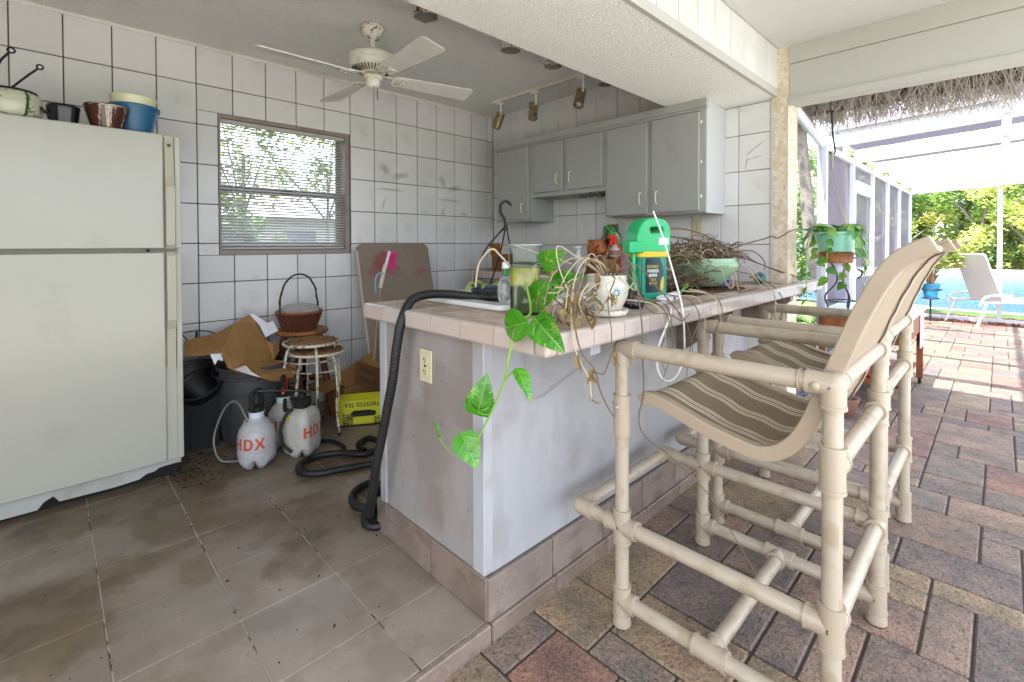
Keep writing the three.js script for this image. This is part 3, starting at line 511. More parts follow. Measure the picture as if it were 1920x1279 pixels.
function barStool(label, x, z, turn) {
  const s = thing('bar_stool', label, 'bar stool', x, G, z, turn, 'pipe bar stools along the bar');
  const W = 0.2965, F = -0.285, B = 0.285, r = 0.0215, rf = 0.0275, arm = 0.890, foot = 0.32, low = 0.08, mid = 0.695, seat = 0.707, Y = (y) => y;
  const sock = (a, b, l) => rod(a, a.clone().add(b.clone().sub(a).setLength(l)), rf, 16);
  const tee = (p, dirs, l = 0.052) => { const g = [xf(new THREE.SphereGeometry(rf * 1.005, 16, 12), p.x, p.y, p.z)]; for (const d of dirs) { const e = p.clone().addScaledVector(V(...d), l); g.push(rod(p, e, rf, 18), rod(e.clone().addScaledVector(V(...d), -0.007), e.clone().addScaledVector(V(...d), 0.002), rf + 0.0018, 18)); } return g; };
  for (const sx of [-1, 1]) for (const [zz, back] of [[F, 0], [B, 1]]) {
    const px = sx * W, l = mesh('leg', [rod(V(px, 0.02, zz), V(px, arm, zz), r, 18)], MT.pvc, s);
    mesh('foot_cap', [lathe([[0.001, 0], [0.029, 0], [0.030, 0.006], [0.028, 0.018], [0.027, 0.034], [0.0225, 0.036]], 20, px, 0, zz)], MT.fit, l);
    mesh('fitting', tee(V(px, low, zz), [[0, 1, 0], [0, -1, 0], [0, 0, back ? -1 : 1]], 0.045), MT.fit, l);
    mesh('fitting', tee(V(px, foot, zz), back ? [[0, 1, 0], [0, -1, 0], [0, 0, -1], [-sx, 0, 0]] : [[0, 1, 0], [0, -1, 0], [0, 0, -1], [0, 0, 1]]), MT.fit, l);
    mesh('fitting', tee(V(px, arm, zz), back ? [[0, -1, 0], [0, 0, -1], [-sx, 0, 0]] : [[0, -1, 0], [0, 0, 1]]), MT.fit, l);
    if (!back) mesh('fitting', [rod(V(px, seat - 0.095, zz), V(px, seat + 0.035, zz), rf, 18), xf(new THREE.SphereGeometry(0.0085, 10, 8), px - sx * 0, seat, zz - rf, 0, 0, 0), xf(new THREE.SphereGeometry(0.009, 10, 8), px + (sx < 0 ? -rf : rf), seat, zz)], MT.fit, l);
    else mesh('fitting', tee(V(px, mid, zz), [[0, 1, 0], [0, -1, 0], [-sx, 0, 0]]), MT.fit, l);
  }
  for (const sx of [-1, 1]) {
    const px = sx * W;
    const a = mesh('arm_rail', [rod(V(px, arm, F), V(px, arm, B), r + 0.0015, 18)], MT.pvc, s);
    mesh('arm_bolt', [xf(new THREE.SphereGeometry(0.011, 12, 8).scale(0.6, 1, 1), px + sx * (rf + 0.002), arm - 0.002, 0.255), xf(cyl(0.0285, 0.0285, 0.004, 0, 0, 0, 18, PI / 2), px, arm, 0.218)], MT.fit, a);
    mesh('foot_rail', [rod(V(px, foot, F - 0.165), V(px, foot, B), r, 18)], MT.pvc, s);
    const lr = mesh('low_rail', [rod(V(px, low, F), V(px, low, B), r, 18)], MT.pvc, s);
    mesh('fitting', tee(V(px, low, 0), [[0, 0, 1], [0, 0, -1], [-sx, 0, 0]], 0.045), MT.fit, lr);
    mesh('fitting', tee(V(px, foot, F - 0.165), [[0, 0, 1], [-sx, 0, 0]]), MT.fit, s);
  }
  mesh('footrest', [rod(V(-W, foot, F - 0.165), V(W, foot, F - 0.165), r, 18)], MT.pvc, s);
  mesh('stretcher', [rod(V(-W, low, 0), V(W, low, 0), r, 18)], MT.pvc, s);
  for (const y of [arm, mid, foot]) mesh('back_rail', [rod(V(-W, y, B), V(W, y, B), r + (y === arm ? 0.0015 : 0), 18)], MT.pvc, s);
  // sling seat and back
  const prof = [[-0.798, 0.682], [-0.78, 0.697], [-0.752, 0.700], [-0.69, 0.686], [-0.592, 0.655], [-0.503, 0.635], [-0.445, 0.628], [-0.405, 0.642], [-0.372, 0.672], [-0.345, 0.718], [-0.314, 0.801], [-0.285, 0.879], [-0.239, 1.006], [-0.205, 1.082], [-0.178, 1.127], [-0.150, 1.155], [-0.108, 1.178]].map(([a, b]) => V(0, b + 0.055, a + 0.555));
  const cv = new THREE.CatmullRomCurve3(prof), N = 56, inn = [], out = [];
  for (let i = 0; i <= N; i++) { const p = cv.getPointAt(i / N), t = cv.getTangentAt(i / N); inn.push([p.z, p.y]); out.push([p.z + t.y * 0.032, p.y - t.z * 0.032]); }
  const frame = ready(xf(extr([...inn, ...out.reverse()], 0.024, 0.0035), 0, 0, 0, 0, -PI / 2));
  const inset = W - 0.042;
  for (const sx of [-1, 1]) { const m = mesh('sling_rail', frame, MT.rail, s); m.position.x = sx * inset + 0.011; }
  mesh('cross_bar', [rod(V(-inset, 0.728, -0.222), V(inset, 0.728, -0.222), 0.013, 12), rod(V(-inset, 1.205, 0.427), V(inset, 1.205, 0.427), 0.013, 12)], MT.fit, s);
  const nu = 24, nv = 70, fab = new THREE.PlaneGeometry(1, 1, nu, nv), P = fab.attributes.position;
  for (let j = 0; j <= nv; j++) for (let i = 0; i <= nu; i++) {
    const u = i / nu, v = j / nv, p = cv.getPointAt(v), t = cv.getTangentAt(v), e = 4 * u * (1 - u), sag = 0.006 + 0.016 * e * Math.sin(PI * Math.min(1, v * 1.5)) + 0.0035 * Math.sin(v * 55 + 3 * u) * e * (v < 0.45 ? 1 : 0.2);
    const k = j * (nu + 1) + i; P.setXYZ(k, (u - 0.5) * 2 * (inset - 0.004), p.y - t.z * sag, p.z + t.y * sag);
  }
  fab.computeVertexNormals();
  mesh('sling_fabric', fab, MT.sling, s, true);
  const ed = []; for (const u of [-1, 1]) { const q = []; for (let i = 0; i <= 40; i++) { const v = 0.36 + 0.62 * i / 40, p = cv.getPointAt(v), t = cv.getTangentAt(v), o = 0.031 + 0.0015 * Math.sin(i * 1.3); q.push(V(u * (inset - 0.016), p.y - t.z * o, p.z + t.y * o)); } ed.push(tube(q, 0.002, 60, 5)); }
  const bp = new THREE.PlaneGeometry(1, 1, 2, 40), bq = bp.attributes.position; for (let j = 0; j <= 40; j++) for (let i = 0; i <= 2; i++) { const v = 0.37 + 0.6 * j / 40, p = cv.getPointAt(v), t = cv.getTangentAt(v); bq.setXYZ(j * 3 + i, (i - 1) * (inset - 0.004), p.y - t.z * 0.026, p.z + t.y * 0.026); } bp.computeVertexNormals();
  mesh('back_panel', [bp], mat({ color: '#96866f', roughness: 0.85, map: rep(T.smudge, 0.4), side: THREE.DoubleSide }), s);
  mesh('back_cord', ed, mat({ color: '#39332b', roughness: 0.9 }), s);
  return s;
}
barStool('beige pipe bar stool with striped sling closest to the bar end panel', 1.603, -0.555, 0);
barStool('beige pipe bar stool with striped sling closest to the plaster post', 2.388, -0.575, 0);

// ---------------------------------------------------------------- pots on the refrigerator
const FT = 1.7125;
const pot = (rb, rt, h, th, lip = 0) => [[0.001, 0], [rb - 0.004, 0], [rb, 0.004], [rt, h - lip], ...(lip ? [[rt + 0.006, h - lip], [rt + 0.008, h - 0.003]] : []), [rt + (lip ? 0.006 : 0), h], [rt - th, h], [rt - th, h - 0.02], [rb - th, 0.012], [0.001, 0.012]];
{
  const z = -3.02;
  const tp = thing('bamboo_teapot', 'white ceramic pot with painted bamboo and black wire handle', 'pot', -0.11, FT, -2.99);
  const bam = canvasTex(512, 256, (c, w, h) => {
    c.fillStyle = '#dcdccb'; c.fillRect(0, 0, w, h);
    for (let k = 0; k < 4; k++) { const x = 40 + k * 128; c.strokeStyle = '#3f6b2e'; c.lineWidth = 9; c.beginPath(); c.moveTo(x, h); c.lineTo(x + 14, 0); c.stroke(); c.strokeStyle = '#22381c'; c.lineWidth = 2; for (let y = 20; y < h; y += 60) { c.beginPath(); c.moveTo(x - 2, y); c.lineTo(x + 18, y); c.stroke(); }
      c.fillStyle = '#22301f'; for (let i = 0; i < 16; i++) { const a = R() * 3.1, bx = x + rr(-10, 60), by = rr(20, 200), l = rr(18, 38); c.beginPath(); c.moveTo(bx, by); c.quadraticCurveTo(bx + Math.cos(a) * l / 2 + 4, by + Math.sin(a) * l / 2 - 4, bx + Math.cos(a) * l, by + Math.sin(a) * l); c.quadraticCurveTo(bx + Math.cos(a) * l / 2, by + Math.sin(a) * l / 2 + 4, bx, by); c.fill(); }
      c.strokeStyle = '#b6a48a'; c.lineWidth = 3; c.beginPath(); c.arc(x + 70, 110, 10, 0, 7); c.stroke(); c.fillStyle = '#33302a'; c.fillRect(x + 92, 90, 5, 12); c.fillRect(x + 90, 108, 9, 4); c.fillRect(x + 93, 118, 5, 14); }
  });
  mesh('bowl', [lathe([[0.001, 0], [0.08, 0], [0.095, 0.02], [0.102, 0.06], [0.098, 0.095], [0.08, 0.118], [0.06, 0.126], [0.056, 0.122], [0.001, 0.12]], 48)], mat({ color: '#d8d8cc', roughness: 0.2, map: bam }), tp, true);
  mesh('rim', [xf(new THREE.TorusGeometry(0.079, 0.006, 8, 40), 0, 0.119, 0, PI / 2), lathe([[0.02, 0.124], [0.072, 0.122], [0.072, 0.126], [0.02, 0.134]], 30)], MT.dark, tp);
  mesh('wire_handle', [tube([[0.0, 0.12, 0.05], [0.05, 0.19, 0.03], [0.085, 0.235, 0.02]], 0.0045, 16, 6), xf(new THREE.TorusGeometry(0.010, 0.0035, 6, 16), 0.092, 0.244, 0.02), tube([[-0.04, 0.12, 0.06], [-0.03, 0.22, 0.05], [0.0, 0.275, 0.05]], 0.0045, 16, 6), xf(new THREE.TorusGeometry(0.011, 0.0035, 6, 16), 0.006, 0.285, 0.05), tube([[0.10, 0.05, 0.02], [0.13, 0.03, 0.03], [0.15, 0.004, 0.04]], 0.004, 12, 6), tube([[0.09, 0.06, 0.05], [0.125, 0.03, 0.06], [0.14, 0.004, 0.07]], 0.004, 12, 6)], MT.dark, tp);
  const bp = thing('black_pot', 'small black ribbed ceramic pot on the refrigerator', 'pot', 0.055, FT, -2.965);
  const ribs = [[0.001, 0], [0.046, 0]]; for (let k = 0; k < 8; k++) ribs.push([0.049 + k * 0.0009, 0.004 + k * 0.009], [0.0525 + k * 0.0009, 0.0085 + k * 0.009]); ribs.push([0.0575, 0.08], [0.0565, 0.084], [0.052, 0.084], [0.046, 0.02], [0.001, 0.02]);
  mesh('bowl', [lathe(ribs, 40)], mat({ color: '#141416', roughness: 0.15 }), bp);
  const br = thing('brown_pot', 'brown glazed pot with pale painted willow on the refrigerator', 'pot', 0.205, FT, -2.955);
  const wil = canvasTex(512, 256, (c, w, h) => {
    c.fillStyle = '#57352c'; c.fillRect(0, 0, w, h); c.strokeStyle = '#dccbb0'; c.fillStyle = '#e4d6bd';
    for (let k = 0; k < 2; k++) { const x = 128 + k * 256; for (let b = 0; b < 14; b++) { const dx = rr(-95, 95), y1 = rr(120, 225); c.lineWidth = 1.5; c.beginPath(); c.moveTo(x, 235); c.quadraticCurveTo(x + dx * 0.3, 40, x + dx, y1); c.stroke(); for (let i = 0; i < 22; i++) { const t = 0.35 + 0.65 * i / 22, px = 2 * t * (1 - t) * (x + dx * 0.3) + t * t * (x + dx) + (1 - t) * (1 - t) * x, py = (1 - t) * (1 - t) * 235 + 2 * t * (1 - t) * 40 + t * t * y1; c.beginPath(); c.ellipse(px + rr(-5, 5), py + rr(-4, 4), 2.2, 4, rr(-1, 1), 0, 7); c.fill(); } } }
  });
  mesh('bowl', [lathe([[0.001, 0], [0.056, 0], [0.060, 0.006], [0.084, 0.098], [0.086, 0.104], [0.085, 0.110], [0.079, 0.110], [0.056, 0.02], [0.001, 0.02]], 48)], mat({ color: '#cfc6c2', roughness: 0.16, map: wil }), br, true).rotation.y = -PI / 2;
  const bl = thing('blue_plastic_pot', 'blue plastic nursery pot holding a cream pot on the refrigerator', 'pot', 0.315, FT, -3.03);
  mesh('bowl', [lathe(pot(0.070, 0.098, 0.145, 0.004, 0.02), 48)], mat({ color: '#1f5b80', roughness: 0.38, map: rep(T.smudge, 0.6) }), bl);
  const cp = thing('cream_plastic_pot', 'translucent cream plastic pot nested inside the blue pot', 'pot', 0.312, FT + 0.012, -3.03);
  const rib2 = [[0.001, 0.004], [0.06, 0.004]]; for (let k = 0; k < 7; k++) rib2.push([0.065 + k * 0.0042, 0.02 + k * 0.022], [0.0672 + k * 0.0042, 0.033 + k * 0.022]); rib2.push([0.096, 0.176], [0.092, 0.181], [0.088, 0.174], [0.058, 0.016], [0.001, 0.016]);
  mesh('bowl', [lathe(rib2, 48)], mat({ color: '#d3cfae', roughness: 0.35 }), cp);
}

// ---------------------------------------------------------------- clutter under the window
const hdx = canvasTex(1024, 512, (c, w, h) => {
  c.fillStyle = '#cfcfcf'; c.fillRect(0, 0, w, h); for (let i = 0; i < 400; i++) { c.fillStyle = `rgba(150,125,85,${0.02 + 0.05 * R()})`; c.beginPath(); c.ellipse(R() * w, R() * h, rr(4, 60), rr(3, 22), 0, 0, 7); c.fill(); }
  c.fillStyle = '#e2572b'; c.font = 'bold 150px sans-serif'; c.textAlign = 'center'; c.textBaseline = 'middle'; c.save(); c.scale(1, 1.0); c.fillText('HDX', 256, 250); c.fillText('HDX', 768, 250); c.restore(); c.font = '16px sans-serif'; c.fillText('1 gal.', 330, 330); c.fillText('1 gal.', 842, 330);
});
function sprayTank(label, x, z, turn, opt = {}) {
  const s = thing('garden_sprayer', label, 'sprayer', x, 0, z, turn, 'pump sprayers on the kitchen floor');
  const R0 = opt.r || 0.088, H = opt.h || 0.27, n = 60, m = 40, pf = opt.square ? [[0.0, 0.5], [0.03, 0.72], [0.10, 0.93], [0.2, 1], [0.72, 1], [0.86, 0.93], [0.95, 0.75], [1, 0.52]] : [[0.0, 0.5], [0.04, 0.74], [0.12, 0.93], [0.2, 1], [0.62, 1], [0.75, 0.93], [0.88, 0.72], [0.96, 0.48], [1, 0.4]];
  const rad = (t) => { for (let i = 0; i + 1 < pf.length; i++) if (t <= pf[i + 1][0]) { const k = (t - pf[i][0]) / (pf[i + 1][0] - pf[i][0]), q = k * k * (3 - 2 * k); return pf[i][1] + (pf[i + 1][1] - pf[i][1]) * (0.5 * k + 0.5 * q); } return pf.at(-1)[1]; };
  const g = new THREE.PlaneGeometry(1, 1, n, m), P = g.attributes.position, U = g.attributes.uv;
  for (let j = 0; j <= m; j++) for (let i = 0; i <= n; i++) {
    const a = i / n * 2 * PI, t = 1 - j / m, lobe = Math.pow(Math.abs(Math.cos(a * 2.5)), 0.6), low = sm(0.3, 0.0, t); let r = R0 * rad(t) * (1 - 0.28 * low * (1 - lobe)), y = t * H + low * (1 - lobe) * 0.035;
    if (!opt.square && (Math.abs(t - 0.62) < 0.014 || Math.abs(t - 0.27) < 0.014)) r *= 0.975;
    if (opt.square) { const c = Math.abs(Math.cos(a)), d = Math.abs(Math.sin(a)); r *= Math.min(1.06, 0.9 / Math.pow(Math.pow(c, 5) + Math.pow(d, 5), 0.2)); }
    P.setXYZ(j * (n + 1) + i, Math.sin(a) * r, y, Math.cos(a) * r); U.setXY(j * (n + 1) + i, i / n, (t - 0.02) * 0.96);
  }
  g.computeVertexNormals();
  const tm = mat({ color: opt.tone || '#d9d6cc', roughness: 0.4, map: hdx });
  mesh('tank', [g], tm, s, true);
  mesh('neck', [lathe([[0.036, H - 0.01], [0.036, H + 0.02], [0.040, H + 0.03], [0.030, H + 0.03], [0.001, H + 0.028]], 28)], mat({ color: opt.neck || '#c9d3da', roughness: 0.4 }), s);
  mesh('relief_valve', [xf(cyl(0.013, 0.013, 0.012, 0, 0, 0, 16, PI / 2), -0.03, H * 0.84, R0 * 0.80), xf(new THREE.TorusGeometry(0.014, 0.004, 6, 20), -0.03, H * 0.84, R0 * 0.82)], mat({ color: '#c9b93e', roughness: 0.4 }), s);
  if (opt.cap) {
    const rb = []; for (let k = 0; k < 24; k++) { const a = k / 24 * 2 * PI; rb.push(xf(box(0.006, 0.03, 0.006), Math.cos(a) * 0.047, H + 0.03, Math.sin(a) * 0.047)); }
    mesh('pump_cap', [cyl(0.047, 0.045, 0.034, 0, H + 0.03, 0, 28), ...rb, cyl(0.02, 0.018, 0.03, 0, H + 0.06, 0)], MT.dark, s);
    mesh('hose_port', [rod(V(-0.05, H - 0.02, 0.04), V(-0.068, H + 0.0, 0.05), 0.012, 12)], MT.dark, s);
  } else {
    mesh('pump_handle', [cyl(0.038, 0.036, 0.03, 0, H + 0.04, 0, 24), tube([[-0.04, H + 0.04, 0], [-0.043, H + 0.085, 0], [-0.04, H + 0.125, 0], [-0.025, H + 0.135, 0], [0.025, H + 0.135, 0], [0.042, H + 0.125, 0], [0.045, H + 0.085, 0], [0.04, H + 0.04, 0]], 0.0125, 40, 10), tube([[-0.04, H + 0.02, 0.01], [-0.062, H + 0.0, 0.01], [-0.060, H - 0.05, 0.01]], 0.010, 16, 8)], MT.dark, s);
  }
  return s;
}
{
  const dk = mat({ color: '#1a1917', roughness: 0.55 });
  const s1 = sprayTank('white pump sprayer with black loop handle and orange lettering', 0.775, -2.735, -2.35, { h: 0.262, r: 0.092, tone: '#d5d4d6' });
  const s2 = sprayTank('squarish white pump sprayer with black ribbed cap', 0.995, -2.70, -0.98, { h: 0.272, r: 0.092, cap: 1, square: 1, neck: '#26241f' });
  const s3 = sprayTank('white pump sprayer half hidden behind the two others', 0.965, -2.90, 1.2, { h: 0.262, r: 0.088 });
  // hoses and wands belong to the sprayers
  const off = (s) => (p) => { s.updateMatrixWorld(true); return s.worldToLocal(V(...p)); };
  let L = off(s1);
  mesh('hose', [tube([[0.735, 0.24, -2.72], [0.70, 0.34, -2.80], [0.655, 0.30, -2.86], [0.61, 0.15, -2.88], [0.625, 0.05, -2.83], [0.70, 0.03, -2.79]].map(L), 0.0055, 50, 8)], mat({ color: '#6f6d68', roughness: 0.35 }), s1);
  mesh('spray_wand', [rod(L([0.79, 0.395, -2.73]), L([0.98, 0.372, -2.66]), 0.0065, 8), rod(L([0.76, 0.398, -2.74]), L([0.86, 0.388, -2.705]), 0.012, 10), rod(L([0.98, 0.372, -2.66]), L([1.02, 0.352, -2.645]), 0.008, 8)], dk, s1);
  L = off(s2);
  mesh('hose', [tube([[0.93, 0.285, -2.65], [0.895, 0.26, -2.65], [0.87, 0.18, -2.66], [0.885, 0.10, -2.66], [0.92, 0.055, -2.645]].map(L), 0.009, 40, 8)], dk, s2);
  L = off(s3);
  mesh('wand_grip', [rod(L([0.955, 0.325, -2.86]), L([0.985, 0.39, -2.90]), 0.014, 10)], mat({ color: '#8f1f15', roughness: 0.4 }), s3);
  mesh('trigger', [xf(new RoundedBoxGeometry(0.02, 0.03, 0.016, 2, 0.004), ...L([0.945, 0.335, -2.84]).toArray())], mat({ color: '#e2431f', roughness: 0.35 }), s3);
}
// trash barrel, cardboard, papers, wire rack
{
  const t = thing('trash_barrel', 'dented grey ribbed barrel standing beside the refrigerator', 'barrel', 0.885, 0, -3.17);
  const gm = mat({ color: '#414142', roughness: 0.55, map: rep(T.grime, 0.3) });
  const pr = []; for (let k = 0; k <= 16; k++) pr.push([0.165 + 0.028 * k / 16, 0.02 + k * 0.026]);
  const gb = lathe([[0.001, 0.0], [0.15, 0.0], [0.162, 0.012], ...pr, [0.198, 0.438], [0.204, 0.45], [0.198, 0.46], [0.186, 0.45], [0.155, 0.03], [0.001, 0.03]], 72), P = gb.attributes.position;
  for (let i = 0; i < P.count; i++) { const x = P.getX(i), y = P.getY(i), z = P.getZ(i), a = Math.atan2(z, x), r = Math.hypot(x, z), k = y > 0.03 && y < 0.43 ? 1 + 0.03 * Math.sign(Math.sin(a * 6)) * (y > 0.29 ? 0.3 : 1) + 0.02 * Math.sin(a * 3 + y * 12) : 1; P.setXYZ(i, x * k, y, z * k); }
  gb.computeVertexNormals(); mesh('barrel_wall', [gb], gm, t);
  mesh('rim_band', [xf(new THREE.TorusGeometry(0.196, 0.009, 8, 48), 0, 0.40, 0, PI / 2), xf(new THREE.TorusGeometry(0.189, 0.006, 8, 48), 0, 0.30, 0, PI / 2)], gm, t);
  const bag = thing('trash_bag', 'crumpled black plastic bag stuffed in the barrel', 'bag', 0.84, 0.37, -3.24);
  const bgm = new THREE.IcosahedronGeometry(0.165, 5), Q = bgm.attributes.position; for (let i = 0; i < Q.count; i++) { const x = Q.getX(i), y = Q.getY(i), z = Q.getZ(i), k = 1 + 0.35 * (fbm(x * 2 + 0.5, z * 2 + y * 2 + 0.5, 3, 171, 4) - 0.5); Q.setXYZ(i, x * k * 1.05, y * k * 0.55 + 0.06, z * k * 1.0); }
  bgm.computeVertexNormals(); mesh('bag_skin', [bgm], mat({ color: '#121212', roughness: 0.28 }), bag);
  const pn = thing('black_plant_tray', 'black plastic trays heaped between refrigerator and barrel', 'tray', 0.62, 0.0, -3.25);
  mesh('tray', [xf(lathe(pot(0.10, 0.15, 0.12, 0.006, 0.015), 30), 0, 0.31, 0, 0.5, 0, 0.35)], mat({ color: '#161514', roughness: 0.45 }), pn); mesh('tray', [xf(lathe(pot(0.09, 0.13, 0.16, 0.006, 0.015), 30), 0.05, 0.24, 0.02, -0.9, 0.4, 0.2)], mat({ color: '#1d1b1a', roughness: 0.4 }), pn);
  mesh('stand_block', [bb(-0.12, 0.08, 0.0, 0.30, -0.14, 0.08)], MT.dark, pn);
  // torn cardboard sheet draped across
  const cb = mat({ color: '#a9814c', roughness: 0.9, map: rep(T.card, 0.5), side: THREE.DoubleSide });
  const poly3 = (p, th = 0.004) => { const t = THREE.ShapeUtils.triangulateShape(p.map(([x, y]) => new THREE.Vector2(x, y)), []), v = p.map((q) => V(...q)), n = V(0, 0, 0); for (const [i, j, k] of t) n.add(v[j].clone().sub(v[i]).cross(v[k].clone().sub(v[i]))); n.normalize().multiplyScalar(th / 2); const o = [], put3 = (...q) => q.forEach((x) => o.push(x.x, x.y, x.z)); for (const [i, j, k] of t) { put3(v[i].clone().add(n), v[j].clone().add(n), v[k].clone().add(n)); put3(v[i].clone().sub(n), v[k].clone().sub(n), v[j].clone().sub(n)); } for (let i = 0; i < v.length; i++) { const a = v[i], b = v[(i + 1) % v.length]; put3(a.clone().add(n), a.clone().sub(n), b.clone().add(n)); put3(b.clone().add(n), a.clone().sub(n), b.clone().sub(n)); } const g = new THREE.BufferGeometry(); g.setAttribute('position', new THREE.Float32BufferAttribute(o, 3)); g.computeVertexNormals(); return g; };
  const c = thing('torn_cardboard', 'torn folded cardboard sheet draped over the grey barrel', 'cardboard', 0, 0, 0);
  mesh('main_flap', [poly3([[0.713, 0.632, -3.3], [0.826, 0.677, -3.34], [0.92, 0.719, -3.37], [0.95, 0.668, -3.34], [0.98, 0.572, -3.26], [0.981, 0.455, -3.12], [0.886, 0.47, -3.06], [0.765, 0.492, -3.0], [0.699, 0.491, -2.97], [0.693, 0.532, -3.03], [0.693, 0.556, -3.1]])], cb, c);
  mesh('side_flap', [poly3([[0.54, 0.626, -3.2], [0.604, 0.635, -3.22], [0.713, 0.632, -3.3], [0.693, 0.556, -3.1], [0.576, 0.558, -3.08], [0.519, 0.574, -3.08]])], cb, c);
  mesh('front_flap', [poly3([[0.699, 0.491, -2.97], [0.762, 0.494, -2.99], [0.877, 0.476, -3.03], [0.972, 0.462, -3.09], [1.047, 0.454, -3.06], [1.096, 0.398, -3.02], [1.04, 0.372, -2.96], [0.965, 0.37, -2.92], [0.895, 0.394, -2.9], [0.83, 0.433, -2.9], [0.736, 0.47, -2.92]])], cb, c);
  mesh('torn_corner', [poly3([[0.977, 0.563, -3.25], [1.011, 0.539, -3.22], [1.022, 0.561, -3.22], [1.04, 0.501, -3.18], [0.981, 0.457, -3.11]])], cb, c);
  mesh('stain_line', [tube([[0.888, 0.649, -3.305], [0.903, 0.608, -3.265], [0.883, 0.555, -3.185], [0.851, 0.512, -3.105], [0.807, 0.496, -3.03]], 0.0022, 40, 4)], mat({ color: '#6d5330', roughness: 0.95 }), c);
  const pa = thing('folded_paper', 'white folded paper sticking up behind the cardboard', 'paper', 0, 0, 0), pw = mat({ color: '#dcdce0', roughness: 0.8, side: THREE.DoubleSide });
  mesh('leaf', [poly3([[0.917, 0.723, -3.36], [0.946, 0.725, -3.36], [1.009, 0.663, -3.32], [1.047, 0.672, -3.32], [1.061, 0.611, -3.27], [0.974, 0.584, -3.24], [0.963, 0.649, -3.3]], 0.001)], pw, pa);
  mesh('leaf', [poly3([[0.878, 0.764, -3.42], [0.942, 0.726, -3.38], [0.917, 0.72, -3.36], [0.904, 0.728, -3.4]], 0.001)], mat({ color: '#b9b9bd', roughness: 0.8, side: THREE.DoubleSide }), pa);
  const pb = thing('loose_papers', 'pale sheets of paper slipping out under the cardboard', 'paper', 0, 0, 0);
  mesh('sheet', [poly3([[0.722, 0.485, -2.93], [0.781, 0.493, -2.945], [0.795, 0.466, -2.88], [0.836, 0.43, -2.86], [0.783, 0.455, -2.88]], 0.001)], mat({ color: '#cfc5c4', roughness: 0.8, side: THREE.DoubleSide }), pb);
  mesh('sheet', [poly3([[0.64, 0.555, -3.09], [0.70, 0.552, -3.085], [0.695, 0.515, -3.05], [0.672, 0.525, -3.06], [0.655, 0.50, -3.05]], 0.001)], pw, pb);
  const wr = thing('wire_basket_frame', 'black wire frame arching up against the tiles by the refrigerator', 'wire frame', 0.60, 0.50, -3.36);
  mesh('hoop', [tube([[-0.16, 0.05, 0], [-0.1, 0.13, 0], [0, 0.155, 0], [0.1, 0.14, 0], [0.16, 0.09, 0]], 0.004, 30, 6)], MT.dark, wr); mesh('rib', [tube([[-0.05, 0.15, 0], [-0.02, 0.10, 0.02], [0.0, 0.02, 0.03]], 0.004, 12, 6)], MT.dark, wr); mesh('rib', [tube([[0.03, 0.15, 0], [0.025, 0.09, 0.01], [0.03, 0.02, 0.02]], 0.007, 12, 6)], MT.dark, wr);
}
